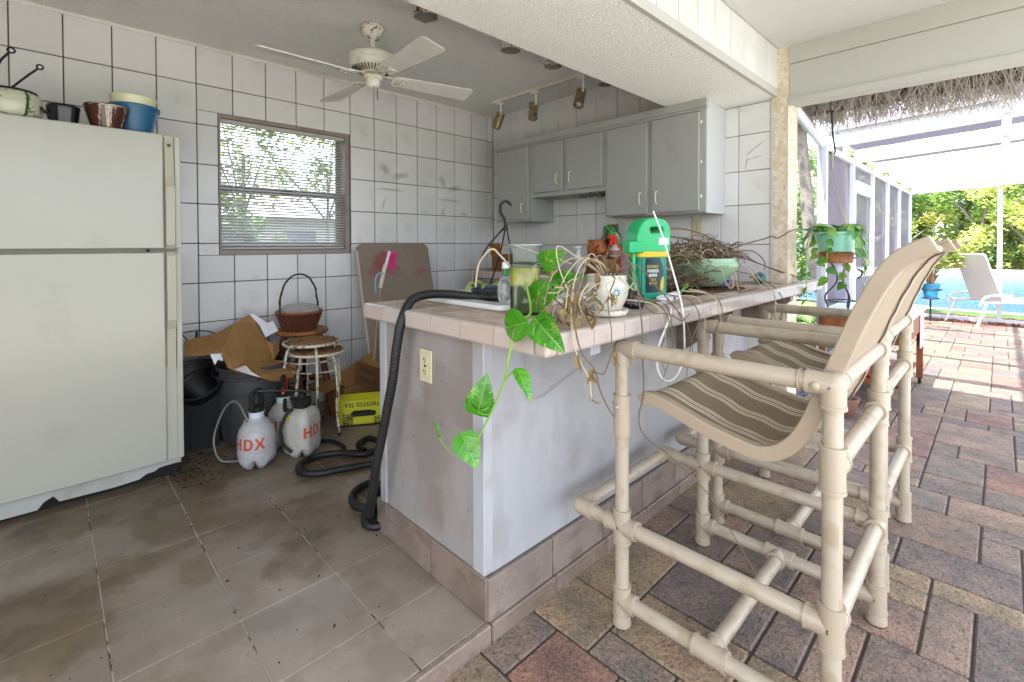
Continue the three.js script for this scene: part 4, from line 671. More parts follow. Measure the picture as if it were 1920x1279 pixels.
// wooden stool with basket
{
  const wm = mat({ color: '#a9713c', roughness: 0.5, map: rep(T.wood, 0.4) }), wd = mat({ color: '#7a4426', roughness: 0.55, map: rep(T.wood, 0.4) });
  const s = thing('wooden_stool', 'round brown wooden stool carrying a wicker basket', 'stool', 1.21, 0, -3.27);
  mesh('seat', [lathe([[0.001, 0.575], [0.15, 0.575], [0.165, 0.583], [0.168, 0.595], [0.160, 0.606], [0.145, 0.609], [0.001, 0.609]], 44)], wm, s);
  for (let k = 0; k < 4; k++) { const a = k * PI / 2 + 0.5, c = Math.cos(a), d = Math.sin(a); mesh('leg', [rod(V(c * 0.19, 0, d * 0.19), V(c * 0.105, 0.58, d * 0.105), 0.022, 12)], wd, s); }
  for (const [y, o] of [[0.16, 0], [0.30, 1], [0.24, 2]]) for (const k of [0, 1]) { const a = (o % 2 ? 0.5 : 0.5 + PI / 2) + k * PI, b = a + PI / 2, r = 0.19 - y * 0.14; mesh('rung', [rod(V(Math.cos(a) * r, y, Math.sin(a) * r), V(Math.cos(b) * r, y, Math.sin(b) * r), 0.011, 10)], o === 2 ? wm : wd, s); }
  const b = thing('wicker_basket', 'brown wicker basket with a tall hoop handle on the wooden stool', 'basket', 1.19, 0.609, -3.255);
  const rows = []; for (let k = 0; k < 9; k++) { const y = 0.008 + k * 0.0125, r0 = 0.098 + 0.038 * k / 8, pts = []; for (let i = 0; i < 48; i++) { const a = i / 48 * 2 * PI, r = r0 + 0.0045 * Math.cos(a * 24 + k * PI); pts.push(V(Math.cos(a) * r, y + 0.002 * Math.sin(a * 12 + k), Math.sin(a) * r)); } rows.push(tube(pts, 0.0062, 144, 5, true)); }
  const wk = mat({ color: '#6f3a20', roughness: 0.55, map: rep(T.wood, 0.1) });
  mesh('weave', rows, wk, b); mesh('floor_disc', [cyl(0.10, 0.10, 0.008, 0, 0.006, 0, 30)], wk, b);
  mesh('rim', [0, 1, 2].map((k) => { const p = []; for (let i = 0; i < 40; i++) { const a = i / 40 * 2 * PI; p.push(V(Math.cos(a) * (0.138 + 0.004 * Math.sin(a * 14 + k * 2.1)), 0.118 + 0.004 * Math.cos(a * 14 + k * 2.1), Math.sin(a) * (0.138 + 0.004 * Math.sin(a * 14 + k * 2.1)))); } return tube(p, 0.005, 120, 5, true); }), mat({ color: '#8d552f', roughness: 0.5 }), b);
  const hp = []; for (let i = 0; i <= 24; i++) { const a = PI * i / 24; hp.push(V(Math.cos(a) * 0.138 * (1 + 0.05 * Math.sin(a)), 0.10 + Math.pow(Math.sin(a), 0.75) * 0.265, Math.cos(a) * -0.045 + 0.004 * Math.sin(i * 1.7))); }
  mesh('handle', [tube(hp, 0.006, 80, 6), tube(hp.map((p, i) => p.clone().add(V(0.004 * Math.sin(i * 1.9), 0, 0.004 * Math.cos(i * 1.9)))), 0.005, 80, 6)], mat({ color: '#3a2a1e', roughness: 0.7 }), b);
  const w = thing('plastic_wrap', 'clear crumpled plastic sticking out of the wicker basket', 'plastic', 1.19, 0.72, -3.255);
  const pg = new THREE.IcosahedronGeometry(0.12, 5), Q = pg.attributes.position; for (let i = 0; i < Q.count; i++) { const x = Q.getX(i), y = Q.getY(i), z = Q.getZ(i), k = 1 + 0.5 * (fbm(x * 3 + 0.5, z * 3 + y * 3 + 0.5, 4, 181, 4) - 0.5); Q.setXYZ(i, x * k, Math.max(-0.01, y * k * 0.42) + 0.01, z * k); } pg.computeVertexNormals();
  mesh('film', [pg], mat({ color: '#d8d4d0', roughness: 0.12, transmission: 0.6, thickness: 0, side: THREE.DoubleSide }), w);
  mesh('dark_lid', [xf(new THREE.SphereGeometry(0.045, 20, 12), -0.03, 0.0, 0.05).scale(1, 0.9, 1)], MT.dark, w);
}
// two wire stools stacked
{
  const wm = mat({ color: '#cfc6b4', roughness: 0.5, map: rep(T.rust, 0.4) }), wk = mat({ color: '#8e6b45', roughness: 0.75, map: rep(T.rust, 0.1) });
  const wire = (label, x, z, top, turn) => {
    const s = thing('wire_stool', label, 'stool', x, 0, z, turn, 'white wire stools stacked by the wall');
    const rows = []; for (let k = 1; k < 8; k++) { const p = []; for (let i = 0; i < 36; i++) { const a = i / 36 * 2 * PI; p.push(V(Math.cos(a) * 0.155 * k / 8, top + 0.006 + 0.003 * Math.cos(a * 18 + k * PI), Math.sin(a) * 0.155 * k / 8)); } rows.push(tube(p, 0.0085, 72, 5, true)); }
    mesh('woven_seat', rows, wk, s);
    mesh('seat_ring', [xf(new THREE.TorusGeometry(0.16, 0.009, 8, 48), 0, top, 0, PI / 2)], wm, s);
    mesh('brace_ring', [xf(new THREE.TorusGeometry(0.158, 0.0035, 6, 48), 0, top - 0.10, 0, PI / 2)], wm, s);
    for (let k = 0; k < 4; k++) { const a = k * PI / 2 + 0.4, c = Math.cos(a), d = Math.sin(a), l = mesh('leg', [tube([[c * 0.125, top, d * 0.125], [c * 0.15, top - 0.09, d * 0.15], [c * 0.166, top - 0.25, d * 0.166], [c * 0.155, 0.2, d * 0.155], [c * 0.172, 0.0, d * 0.172]], 0.0085, 30, 8)], wm, s); mesh('foot_cap', [cyl(0.011, 0.011, 0.014, c * 0.172, 0.007, d * 0.172, 10)], MT.dark, l); }
  };
  wire('rusty white wire stool with woven seat, upper of the stacked pair', 1.165, -2.985, 0.565, 0.2);
  wire('rusty white wire stool with woven seat, lower of the stacked pair', 1.205, -2.99, 0.50, 0.75);
}
// cartons by the wall
{
  const cb = mat({ color: '#9d7648', roughness: 0.9, map: rep(T.card, 0.5) }), ci = mat({ color: '#5c4227', roughness: 0.9 });
  const bx = thing('open_carton', 'open brown cardboard carton by the wall behind the yellow box', 'carton', 1.52, 0, -3.16, 0.15);
  mesh('carton_wall', [bb(-0.15, 0.15, 0, 0.004, -0.12, 0.12), bb(-0.15, -0.146, 0.004, 0.22, -0.12, 0.12), bb(0.146, 0.15, 0.004, 0.22, -0.12, 0.12), bb(-0.146, 0.146, 0.004, 0.22, -0.12, -0.116), bb(-0.146, 0.146, 0.004, 0.22, 0.116, 0.12)], cb, bx);
  mesh('flap', [xf(box(0.30, 0.004, 0.12), 0, 0.30, 0.07, 1.15, 0, 0.35)], cb, bx); mesh('flap', [xf(box(0.15, 0.004, 0.24), -0.22, 0.235, 0, 0, 0, 0.2)], cb, bx);
  const pr = canvasTex(256, 128, (c, w, h) => { c.fillStyle = '#7d5833'; c.fillRect(0, 0, w, h); c.fillStyle = '#3c2817'; c.font = 'bold 34px sans-serif'; c.fillText('FRAGILE', 40, 50); c.fillText('R.', 170, 100); c.fillText('TOOLS', 40, 104); });
  mesh('printed_flap', [xf(box(0.24, 0.16, 0.004), 0.03, 0.26, 0.14, -0.5, 0, -0.45)], mat({ color: '#d0c8c0', roughness: 0.9, map: pr }), bx, true);
  // yellow drinks carton
  const yt = canvasTex(1024, 512, (c, w, h) => {
    c.fillStyle = '#d3d31f'; c.fillRect(0, 0, w, h); c.fillStyle = '#161408'; c.font = 'bold 118px sans-serif'; c.textAlign = 'center'; c.save(); c.translate(w / 2, 78); c.rotate(PI); c.fillText('TWISTED TEA', 0, 40, 860); c.restore();
    c.fillRect(330, 210, 420, 110); c.beginPath(); c.ellipse(330, 265, 60, 55, 0, 0, 7); c.fill(); c.beginPath(); c.ellipse(750, 265, 60, 55, 0, 0, 7); c.fill();
    for (let i = 0; i < 260; i++) { c.fillStyle = R() < 0.6 ? '#161408' : '#8f8f1c'; c.beginPath(); c.ellipse(rr(120, 320), rr(260, 470), rr(3, 22), rr(3, 12), rr(0, 3), 0, 7); c.fill(); } for (let i = 0; i < 120; i++) { c.fillStyle = R() < 0.6 ? '#161408' : '#6f6f1a'; c.beginPath(); c.ellipse(rr(760, 960), rr(330, 470), rr(3, 18), rr(3, 10), rr(0, 3), 0, 7); c.fill(); }
    c.fillStyle = '#161408'; c.fillRect(0, 470, w, 42);
  });
  const y = thing('yellow_drinks_carton', 'yellow printed drinks carton on the floor by the bar', 'carton', 1.475, 0, -2.935, -0.52);
  const ym = mat({ color: '#e6e6e6', roughness: 0.4, map: yt }), g = new THREE.BoxGeometry(0.30, 0.165, 0.17); const uv = g.attributes.uv; for (let i = 0; i < 24; i++) if (Math.floor(i / 4) !== 4 && Math.floor(i / 4) !== 5) uv.setXY(i, 0.02 + 0.08 * uv.getX(i), 0.45 + 0.3 * uv.getY(i));
  mesh('carton_wall', [xf(g, 0, 0.083, 0)], ym, y, true);
  mesh('carry_slot', [xf(rbox(0.11, 0.022, 0.004, 0.0018), 0.0, 0.092, 0.0855)], MT.dark, y);
  mesh('top_flap', [xf(box(0.30, 0.003, 0.09), 0, 0.176, 0.04, 0.22)], mat({ color: '#c8c81e', roughness: 0.5 }), y);
}
// folding table leaning on the wall, broom, pole brush
{
  const t = thing('folding_table', 'beige card table folded flat and leaning against the tiled wall', 'table', 2.0, 0, -3.17);
  const g = extr((() => { const p = [], w = 0.31, h0 = 0, h1 = 1.20, r = 0.05; for (const [cx, cy, a0] of [[w - r, h0 + r, -PI / 2], [w - r, h1 - r, 0], [-w + r, h1 - r, PI / 2], [-w + r, h0 + r, PI]]) for (let i = 0; i <= 6; i++) { const a = a0 + PI / 2 * i / 6; p.push([cx + Math.cos(a) * r, cy + Math.sin(a) * r]); } return p; })(), 0.03, 0.006);
  const red = canvasTex(512, 1024, (c, w, h) => { c.fillStyle = '#9a8c7c'; c.fillRect(0, 0, w, h); for (const [x, y, rx, ry, a] of [[165, 110, 70, 55, 0.75], [190, 150, 110, 36, 0.5], [330, 200, 160, 26, 0.30], [120, 190, 80, 36, 0.3]]) for (let i = 0; i < 160; i++) { const q = Math.sqrt(R()), t2 = R() * 6.28; c.fillStyle = `rgba(172,48,66,${a * 0.10})`; c.beginPath(); c.ellipse(x + Math.cos(t2) * q * rx, y + Math.sin(t2) * q * ry, rr(8, 30), rr(5, 16), 0, 0, 7); c.fill(); } c.fillStyle = '#9f9284'; c.beginPath(); c.arc(275, 95, 62, 0, 7); c.fill(); c.beginPath(); c.arc(335, 165, 62, 0, 7); c.fill(); });
  const m = mat({ color: '#d8d2ca', roughness: 0.5, map: red }); const pl = plain(g), P = pl.attributes.position, uv = pl.attributes.uv; for (let i = 0; i < P.count; i++) uv.setXY(i, (P.getX(i) + 0.31) / 0.62, P.getY(i) / 1.2);
  const tb = mesh('table_top', [pl], m, t, true); tb.rotation.x = -0.235;
  mesh('edge_band', [xf(rbox(0.012, 1.1, 0.04, 0.004), -0.322, 0.6, 0.012)], mat({ color: '#b8ad9b', roughness: 0.5 }), tb);
  const b = thing('pole_brush', 'pole brush with pink bristles leaning on the beige table', 'brush', 0, 0, 0);
  mesh('pole', [rod(V(1.62, 0.0, -3.12), V(1.70, 0.86, -3.10), 0.010, 10)], mat({ color: '#8d8064', roughness: 0.5 }), b);
  mesh('neck', [rod(V(1.70, 0.86, -3.10), V(1.735, 1.03, -3.09), 0.014, 10)], mat({ color: '#c9c2b2', roughness: 0.4 }), b);
  const bp = mesh('brush_back', [rod(V(1.735, 1.0, -3.09), V(1.765, 1.12, -3.08), 0.012, 10)], mat({ color: '#d9cdc6', roughness: 0.4 }), b), br = [];
  for (let i = 0; i < 12; i++) for (let j = 0; j < 3; j++) { const k = i / 11, p = V(1.738 + 0.027 * k, 1.005 + 0.112 * k, -3.085 + (j - 1) * 0.012); br.push(rod(p, p.clone().add(V(0.055, -0.012, 0.012)), 0.0045, 5)); }
  mesh('bristles', br, mat({ color: '#d23a78', roughness: 0.6 }), bp);
  const h = thing('blue_hanger', 'pale blue plastic hook hanging on the brush pole', 'hook', 1.685, 0.86, -3.085);
  mesh('hook_loop', [tube([[-0.03, -0.03, 0], [-0.032, 0.06, 0], [-0.01, 0.10, 0], [0.03, 0.105, 0], [0.045, 0.09, 0]], 0.006, 24, 6)], mat({ color: '#7fa6bd', roughness: 0.4 }), h);
}
// black ribbed drain hose from the sink down to the floor
{
  const pts = [[1.30, 0.955, -1.30], [1.24, 0.962, -1.36], [1.20, 0.962, -1.44], [1.12, 0.972, -1.50], [1.02, 0.977, -1.512], [0.95, 0.962, -1.505], [0.898, 0.90, -1.485], [0.882, 0.804, -1.495], [0.877, 0.686, -1.515], [0.872, 0.564, -1.549], [0.868, 0.458, -1.58], [0.862, 0.376, -1.602], [0.862, 0.286, -1.63], [0.866, 0.20, -1.66], [0.90, 0.10, -1.74], [0.97, 0.035, -1.85], [1.06, 0.022, -1.95], [1.12, 0.022, -2.02], [1.09, 0.022, -2.10], [1.02, 0.022, -2.09], [0.965, 0.022, -2.03], [0.955, 0.022, -1.95], [0.99, 0.03, -1.89], [1.04, 0.05, -1.87], [1.05, 0.05, -1.82], [1.01, 0.03, -1.77], [0.955, 0.022, -1.755], [0.92, 0.022, -1.79], [0.935, 0.025, -1.85], [1.02, 0.06, -1.92], [1.15, 0.06, -2.05], [1.24, 0.03, -2.2], [1.20, 0.022, -2.28], [1.08, 0.022, -2.33], [0.94, 0.022, -2.385], [0.895, 0.022, -2.46], [0.935, 0.022, -2.55], [1.03, 0.022, -2.575], [1.13, 0.022, -2.53], [1.22, 0.022, -2.42], [1.30, 0.022, -2.42], [1.36, 0.022, -2.52], [1.34, 0.022, -2.60], [1.26, 0.022, -2.56], [1.24, 0.022, -2.45]];
  const n = 1500; const h = mesh('drain_hose', [tubeR(pts, (t) => 0.0168 + (Math.floor(t * n / 2) % 2 ? 0.0004 : -0.0004), n, 14)], mat({ color: '#111111', roughness: 0.55 })); tag(h, 'black ribbed hose running from the sink over the bar end to the floor', 'hose');
  const h2 = mesh('rubber_hose', [tube([[1.06, 0.012, -2.76], [1.128, 0.012, -2.781], [1.184, 0.012, -2.726], [1.195, 0.012, -2.615], [1.17, 0.012, -2.55], [1.25, 0.012, -2.47]], 0.011, 50, 10)], MT.dark); tag(h2, 'thin black rubber hose on the floor behind the white sprayers', 'hose');
}
// dirt and crumbs on the kitchen floor
{
  const bit = (x, z, r) => l.push(xf(new THREE.IcosahedronGeometry(r, 1).scale(rr(0.5, 2.2), rr(0.25, 0.5), rr(0.5, 1.2)), x, r * 0.3, z, 0, rr(0, 6))), l = [];
  for (let k = 0; k < 260; k++) { const z = rr(-3.3, -1.2), x = rr(-0.15, 1.4); if (x > 0.93 && z > -1.75) continue; bit(x, z, 0.0008 + 0.0032 * Math.pow(R(), 3)); }
  for (let k = 0; k < 300; k++) { const a = R() * 6.28, q = Math.pow(R(), 0.8); bit(0.52 + Math.cos(a) * q * 0.17, -2.93 + Math.sin(a) * q * 0.22, rr(0.001, 0.006)); }
  stuff(mesh('floor_debris', l, mat({ color: '#241c15', roughness: 1 })), 'dark crumbs and bits of dirt scattered on the kitchen floor');
}
// ---------------------------------------------------------------- leaves
const heart = (t) => 0.44 * Math.pow(Math.max(0, Math.sin(PI * Math.pow(t, 0.6))), 0.72) * (1 - 0.2 * t);
function leafGeo(base, tip, up, wide = 1, fold = 0.16, droop = 0.12, nu = 8, nv = 16) {
  const L = tip.distanceTo(base), Yd = tip.clone().sub(base).normalize(), Xd = Yd.clone().cross(up).normalize(), Zd = Xd.clone().cross(Yd).normalize();
  const g = new THREE.PlaneGeometry(1, 1, nu, nv), P = g.attributes.position, U = g.attributes.uv;
  for (let j = 0; j <= nv; j++) for (let i = 0; i <= nu; i++) {
    const t = j / nv, s = i / nu * 2 - 1, w = Math.max(0.002, heart(t)) * wide, x = s * w * L, lobe = t < 0.25 ? -(0.25 - t) * Math.abs(s) * 0.45 : 0;
    const y = (t + lobe) * L, z = (Math.abs(s) * w * fold - droop * Math.pow(t, 2)) * L + Math.sin(t * 9 + s * 2) * 0.006 * L;
    const p = base.clone().addScaledVector(Xd, x).addScaledVector(Yd, y).addScaledVector(Zd, z), k = j * (nu + 1) + i; P.setXYZ(k, p.x, p.y, p.z); U.setXY(k, 0.5 + s * w, t);
  }
  g.computeVertexNormals(); return g;
}
const variegated = (green, splash, amount) => canvasTex(256, 256, (c, w, h) => {
  c.fillStyle = green; c.fillRect(0, 0, w, h);
  for (let i = 0; i < 26; i++) { c.strokeStyle = 'rgba(20,70,10,0.35)'; c.lineWidth = rr(2, 7); const y = rr(0, h), s = R() < 0.5 ? -1 : 1; c.beginPath(); c.moveTo(w / 2, y); c.quadraticCurveTo(w / 2 + s * 50, y - 30, w / 2 + s * 120, y - 75); c.stroke(); }
  for (let i = 0; i < amount; i++) { c.strokeStyle = splash; c.globalAlpha = rr(0.12, 0.6); c.lineCap = 'round'; c.lineWidth = Math.pow(R(), 2) * 13 + 1; const y = rr(20, h), s = R() < 0.68 ? -1 : 1, x0 = rr(0, 70), l = rr(8, 46); c.beginPath(); c.moveTo(w / 2 + s * x0, y - x0 * 0.6); c.quadraticCurveTo(w / 2 + s * (x0 + l / 2), y - (x0 + l / 2) * 0.62, w / 2 + s * (x0 + l), y - (x0 + l) * 0.8); c.stroke(); }
  c.globalAlpha = 1; c.strokeStyle = '#a9cf4b'; c.lineWidth = 3; c.beginPath(); c.moveTo(w / 2, 0); c.lineTo(w / 2, h); c.stroke();
});
MT.leaf = [0, 1, 2].map((k) => mat({ color: '#e6ebdc', roughness: 0.32, map: variegated(['#4a9a20', '#52a222', '#429020'][k], '#cfe04a', [70, 30, 46][k]), transmission: 0.3, thickness: 0, side: THREE.DoubleSide }));
MT.stem = mat({ color: '#7fa548', roughness: 0.5 }); MT.deadstem = mat({ color: '#6b5a45', roughness: 0.85 }); MT.palestem = mat({ color: '#b3a68a', roughness: 0.8 });
MT.deadleaf = [0, 1].map((k) => mat({ color: ['#75603f', '#87734c'][k], roughness: 0.85, map: rep(T.grime, 0.05), side: THREE.DoubleSide }));

// ---------------------------------------------------------------- pothos cutting in a glass jar
{
  const j = thing('glass_jar', 'tall glass jar of murky green water on the bar', 'jar', 1.15, YC, -1.12, 0.78);
  const gl = mat({ color: '#f2f6f4', transmission: 1, roughness: 0.03, thickness: 0, ior: 1.45 });
  const sq = (r, y0, y1) => { const g = new THREE.CylinderGeometry(r * 1.06, r, y1 - y0, 40, 1, true), P = g.attributes.position; for (let i = 0; i < P.count; i++) { const x = P.getX(i), z = P.getZ(i), a = Math.atan2(z, x), k = 0.93 / Math.pow(Math.pow(Math.abs(Math.cos(a)), 6) + Math.pow(Math.abs(Math.sin(a)), 6), 1 / 6); P.setX(i, x * Math.max(0.93, k)); P.setZ(i, z * Math.max(0.93, k)); } g.computeVertexNormals(); g.translate(0, (y0 + y1) / 2, 0); return g; };
  mesh('jar_wall', [sq(0.055, 0.002, 0.232)], gl, j);
  mesh('jar_rim', [xf(new THREE.TorusGeometry(0.0585, 0.0022, 8, 40), 0, 0.232, 0, PI / 2)], mat({ color: '#e6ecea', transmission: 0.7, roughness: 0.05, thickness: 0.004 }), j);
  mesh('jar_base', [cyl(0.052, 0.053, 0.012, 0, 0.006, 0, 30)], mat({ color: '#1d2a1a', roughness: 0.1 }), j);
  const wm = mat({ color: '#ffffff', roughness: 0.25, map: tex(128, (u, v) => { const n = fbm(u, v, 6, 191, 5), e = sm(0.40, 0.47, v * 0.55 + 0.11 + (n - 0.5) * 0.1); return mix(mix(hex(0x1f2a12), hex(0x39461b), n), mix(hex(0x6f6a1c), hex(0xa39a35), n), e); }) });
  const wg = sq(0.0515, 0.012, 0.155), wp = wg.attributes; for (let i = 0; i < wp.position.count; i++) wp.uv.setXY(i, wp.uv.getX(i) * 2, (wp.position.getY(i) - 0.012) / 0.143 * 0.98);
  mesh('murky_water', [wg], wm, j, true);
  mesh('water_top', [cyl(0.0525, 0.0525, 0.002, 0, 0.1555, 0, 30)], mat({ color: '#7d7a30', roughness: 0.15 }), j);
  const p = thing('pothos_vine', 'variegated pothos vine hanging from the jar over the counter edge', 'plant');
  mesh('stem', [tubeR([[1.13, 1.06, -1.10], [1.10, 1.02, -1.06], [1.07, 0.985, -1.02], [1.02, 0.965, -0.97], [0.95, 0.962, -0.92], [0.885, 0.955, -0.89], [0.866, 0.925, -0.886], [0.863, 0.869, -0.900], [0.864, 0.801, -0.921], [0.865, 0.719, -0.964], [0.865, 0.648, -1.009], [0.865, 0.595, -1.045], [0.866, 0.552, -1.09], [0.865, 0.540, -1.145], [0.865, 0.548, -1.19], [0.865, 0.563, -1.218]], (t) => 0.0042 - 0.0018 * t, 110, 7)], MT.stem, p);
  const C = V(0, 1.165, 0), add = (b, t, w, m, roll = rr(-0.25, 0.25), fold = rr(0.2, 0.42), droop = rr(0.12, 0.3)) => { const bb_ = V(...b), tt = V(...b).lerp(V(...t), 0.88), mid = bb_.clone().lerp(tt, 0.5), up = C.clone().sub(mid).normalize().add(V(-0.15, 0.35, 0.1).multiplyScalar(0.6)); up.applyAxisAngle(tt.clone().sub(bb_).normalize(), roll); mesh('leaf', leafGeo(bb_, tt, up, w, fold, droop), MT.leaf[m], p, true); };
  add([1.12, 0.985, -1.055], [1.115, 1.040, -0.925], 1.0, 0); add([0.872, 0.965, -0.848], [0.862, 0.934, -0.953], 1.08, 1); add([0.872, 0.975, -0.808], [0.845, 0.915, -0.702], 0.86, 2, 0.3);
  add([0.865, 0.838, -0.872], [0.860, 0.778, -0.800], 0.62, 1, -0.5, 0.4); add([0.865, 0.692, -1.028], [0.864, 0.808, -0.990], 0.94, 2); add([0.865, 0.604, -1.10], [0.862, 0.527, -1.022], 1.0, 1); add([0.865, 0.560, -1.216], [0.866, 0.628, -1.243], 0.30, 1, 0.9, 0.5);
  add([1.13, 1.105, -1.02], [1.12, 1.142, -0.925], 0.95, 0, 0.2); add([1.16, 1.05, -1.0], [1.19, 1.075, -0.90], 0.7, 2, -0.6); add([1.20, 1.05, -1.02], [1.25, 1.06, -0.93], 0.6, 1, 0.5);
  mesh('leaf_stalk', [tube([[1.07, 0.985, -1.02], [1.10, 0.96, -1.05], [1.12, 0.985, -1.055]], 0.002, 12, 5), tube([[0.90, 0.957, -0.895], [0.88, 0.972, -0.865], [0.872, 0.965, -0.848]], 0.002, 12, 5), tube([[0.93, 0.962, -0.905], [0.89, 0.978, -0.84], [0.872, 0.975, -0.808]], 0.002, 12, 5), tube([[0.865, 0.80, -0.922], [0.864, 0.83, -0.89], [0.865, 0.838, -0.872]], 0.0025, 12, 5), tube([[0.865, 0.70, -0.975], [0.864, 0.692, -1.0], [0.865, 0.692, -1.028]], 0.002, 12, 5), tube([[1.13, 1.06, -1.10], [1.14, 1.10, -1.06], [1.13, 1.105, -1.02]], 0.002, 12, 5), tube([[1.14, 1.06, -1.09], [1.16, 1.06, -1.04], [1.20, 1.05, -1.02]], 0.002, 12, 5)], MT.stem, p);
  mesh('dry_tendril', [tube([[1.13, 1.09, -1.17], [1.10, 1.13, -1.19], [1.07, 1.15, -1.20], [1.05, 1.10, -1.24], [1.05, 1.02, -1.26]], 0.0035, 30, 6), tube([[1.14, 1.16, -1.15], [1.20, 1.13, -1.08], [1.25, 1.10, -1.0]], 0.0025, 20, 5)], MT.palestem, p);
  const b = thing('faceted_glass_bottle', 'faceted clear glass bottle with green and white neck beside the jar', 'bottle', 1.17, YC, -1.235);
  const fg = new THREE.IcosahedronGeometry(0.05, 1); fg.scale(0.62, 1.25, 0.62); fg.translate(0, 0.066, 0); mesh('facet_body', [fg], mat({ color: '#eef2f2', transmission: 0.85, roughness: 0.02, thickness: 0.02, ior: 1.5 }), b);
  mesh('neck_label', [cyl(0.014, 0.014, 0.022, 0, 0.136, 0, 16)], mat({ color: '#2c7a4c', roughness: 0.4 }), b); mesh('cap', [cyl(0.014, 0.012, 0.022, 0, 0.160, 0, 16)], mat({ color: '#d9dcdc', roughness: 0.4 }), b);
}
// grey hanging pot stored in the sink
{
  const p = thing('grey_hanging_pot', 'dark grey pot with black hanger hook standing in the sink', 'pot', 1.31, 0.744, -1.47);
  mesh('bowl', [lathe(pot(0.062, 0.085, 0.262, 0.004, 0.016), 36)], mat({ color: '#3a3b45', roughness: 0.4 }), p);
  mesh('hanger_wire', [tube([[-0.075, 0.255, -0.03], [-0.03, 0.39, -0.01], [0.0, 0.495, 0.085]], 0.0032, 24, 6), tube([[0.06, 0.255, 0.06], [0.035, 0.37, 0.085], [0.004, 0.495, 0.088]], 0.0032, 24, 6), tube([[0.05, 0.255, -0.06], [0.03, 0.38, 0.02], [0.003, 0.495, 0.086]], 0.0032, 24, 6)], MT.dark, p);
  mesh('hook', [tubeR([[0.002, 0.485, 0.086], [-0.004, 0.525, 0.084], [-0.018, 0.552, 0.078], [-0.014, 0.585, 0.078], [0.006, 0.595, 0.088], [0.022, 0.58, 0.098]], () => 0.0058, 40, 8), cyl(0.012, 0.007, 0.03, 0.002, 0.492, 0.086, 12)], MT.dark, p);
  for (const [a, l, h] of [[2.6, 0.07, 0.055], [3.3, 0.08, 0.04], [2.1, 0.06, 0.06], [3.9, 0.06, 0.05], [0.4, 0.05, 0.05], [2.95, 0.06, 0.07]]) mesh('leaf', leafGeo(V(Math.cos(a) * 0.05, 0.265, Math.sin(a) * 0.05), V(Math.cos(a) * (0.05 + l), 0.265 + h - 0.05, Math.sin(a) * (0.05 + l)), V(-0.6, 0.8, 0.3).normalize(), 0.55, 0.2, 0.3), mat({ color: '#84974f', roughness: 0.6, side: THREE.DoubleSide }), p, true);
}
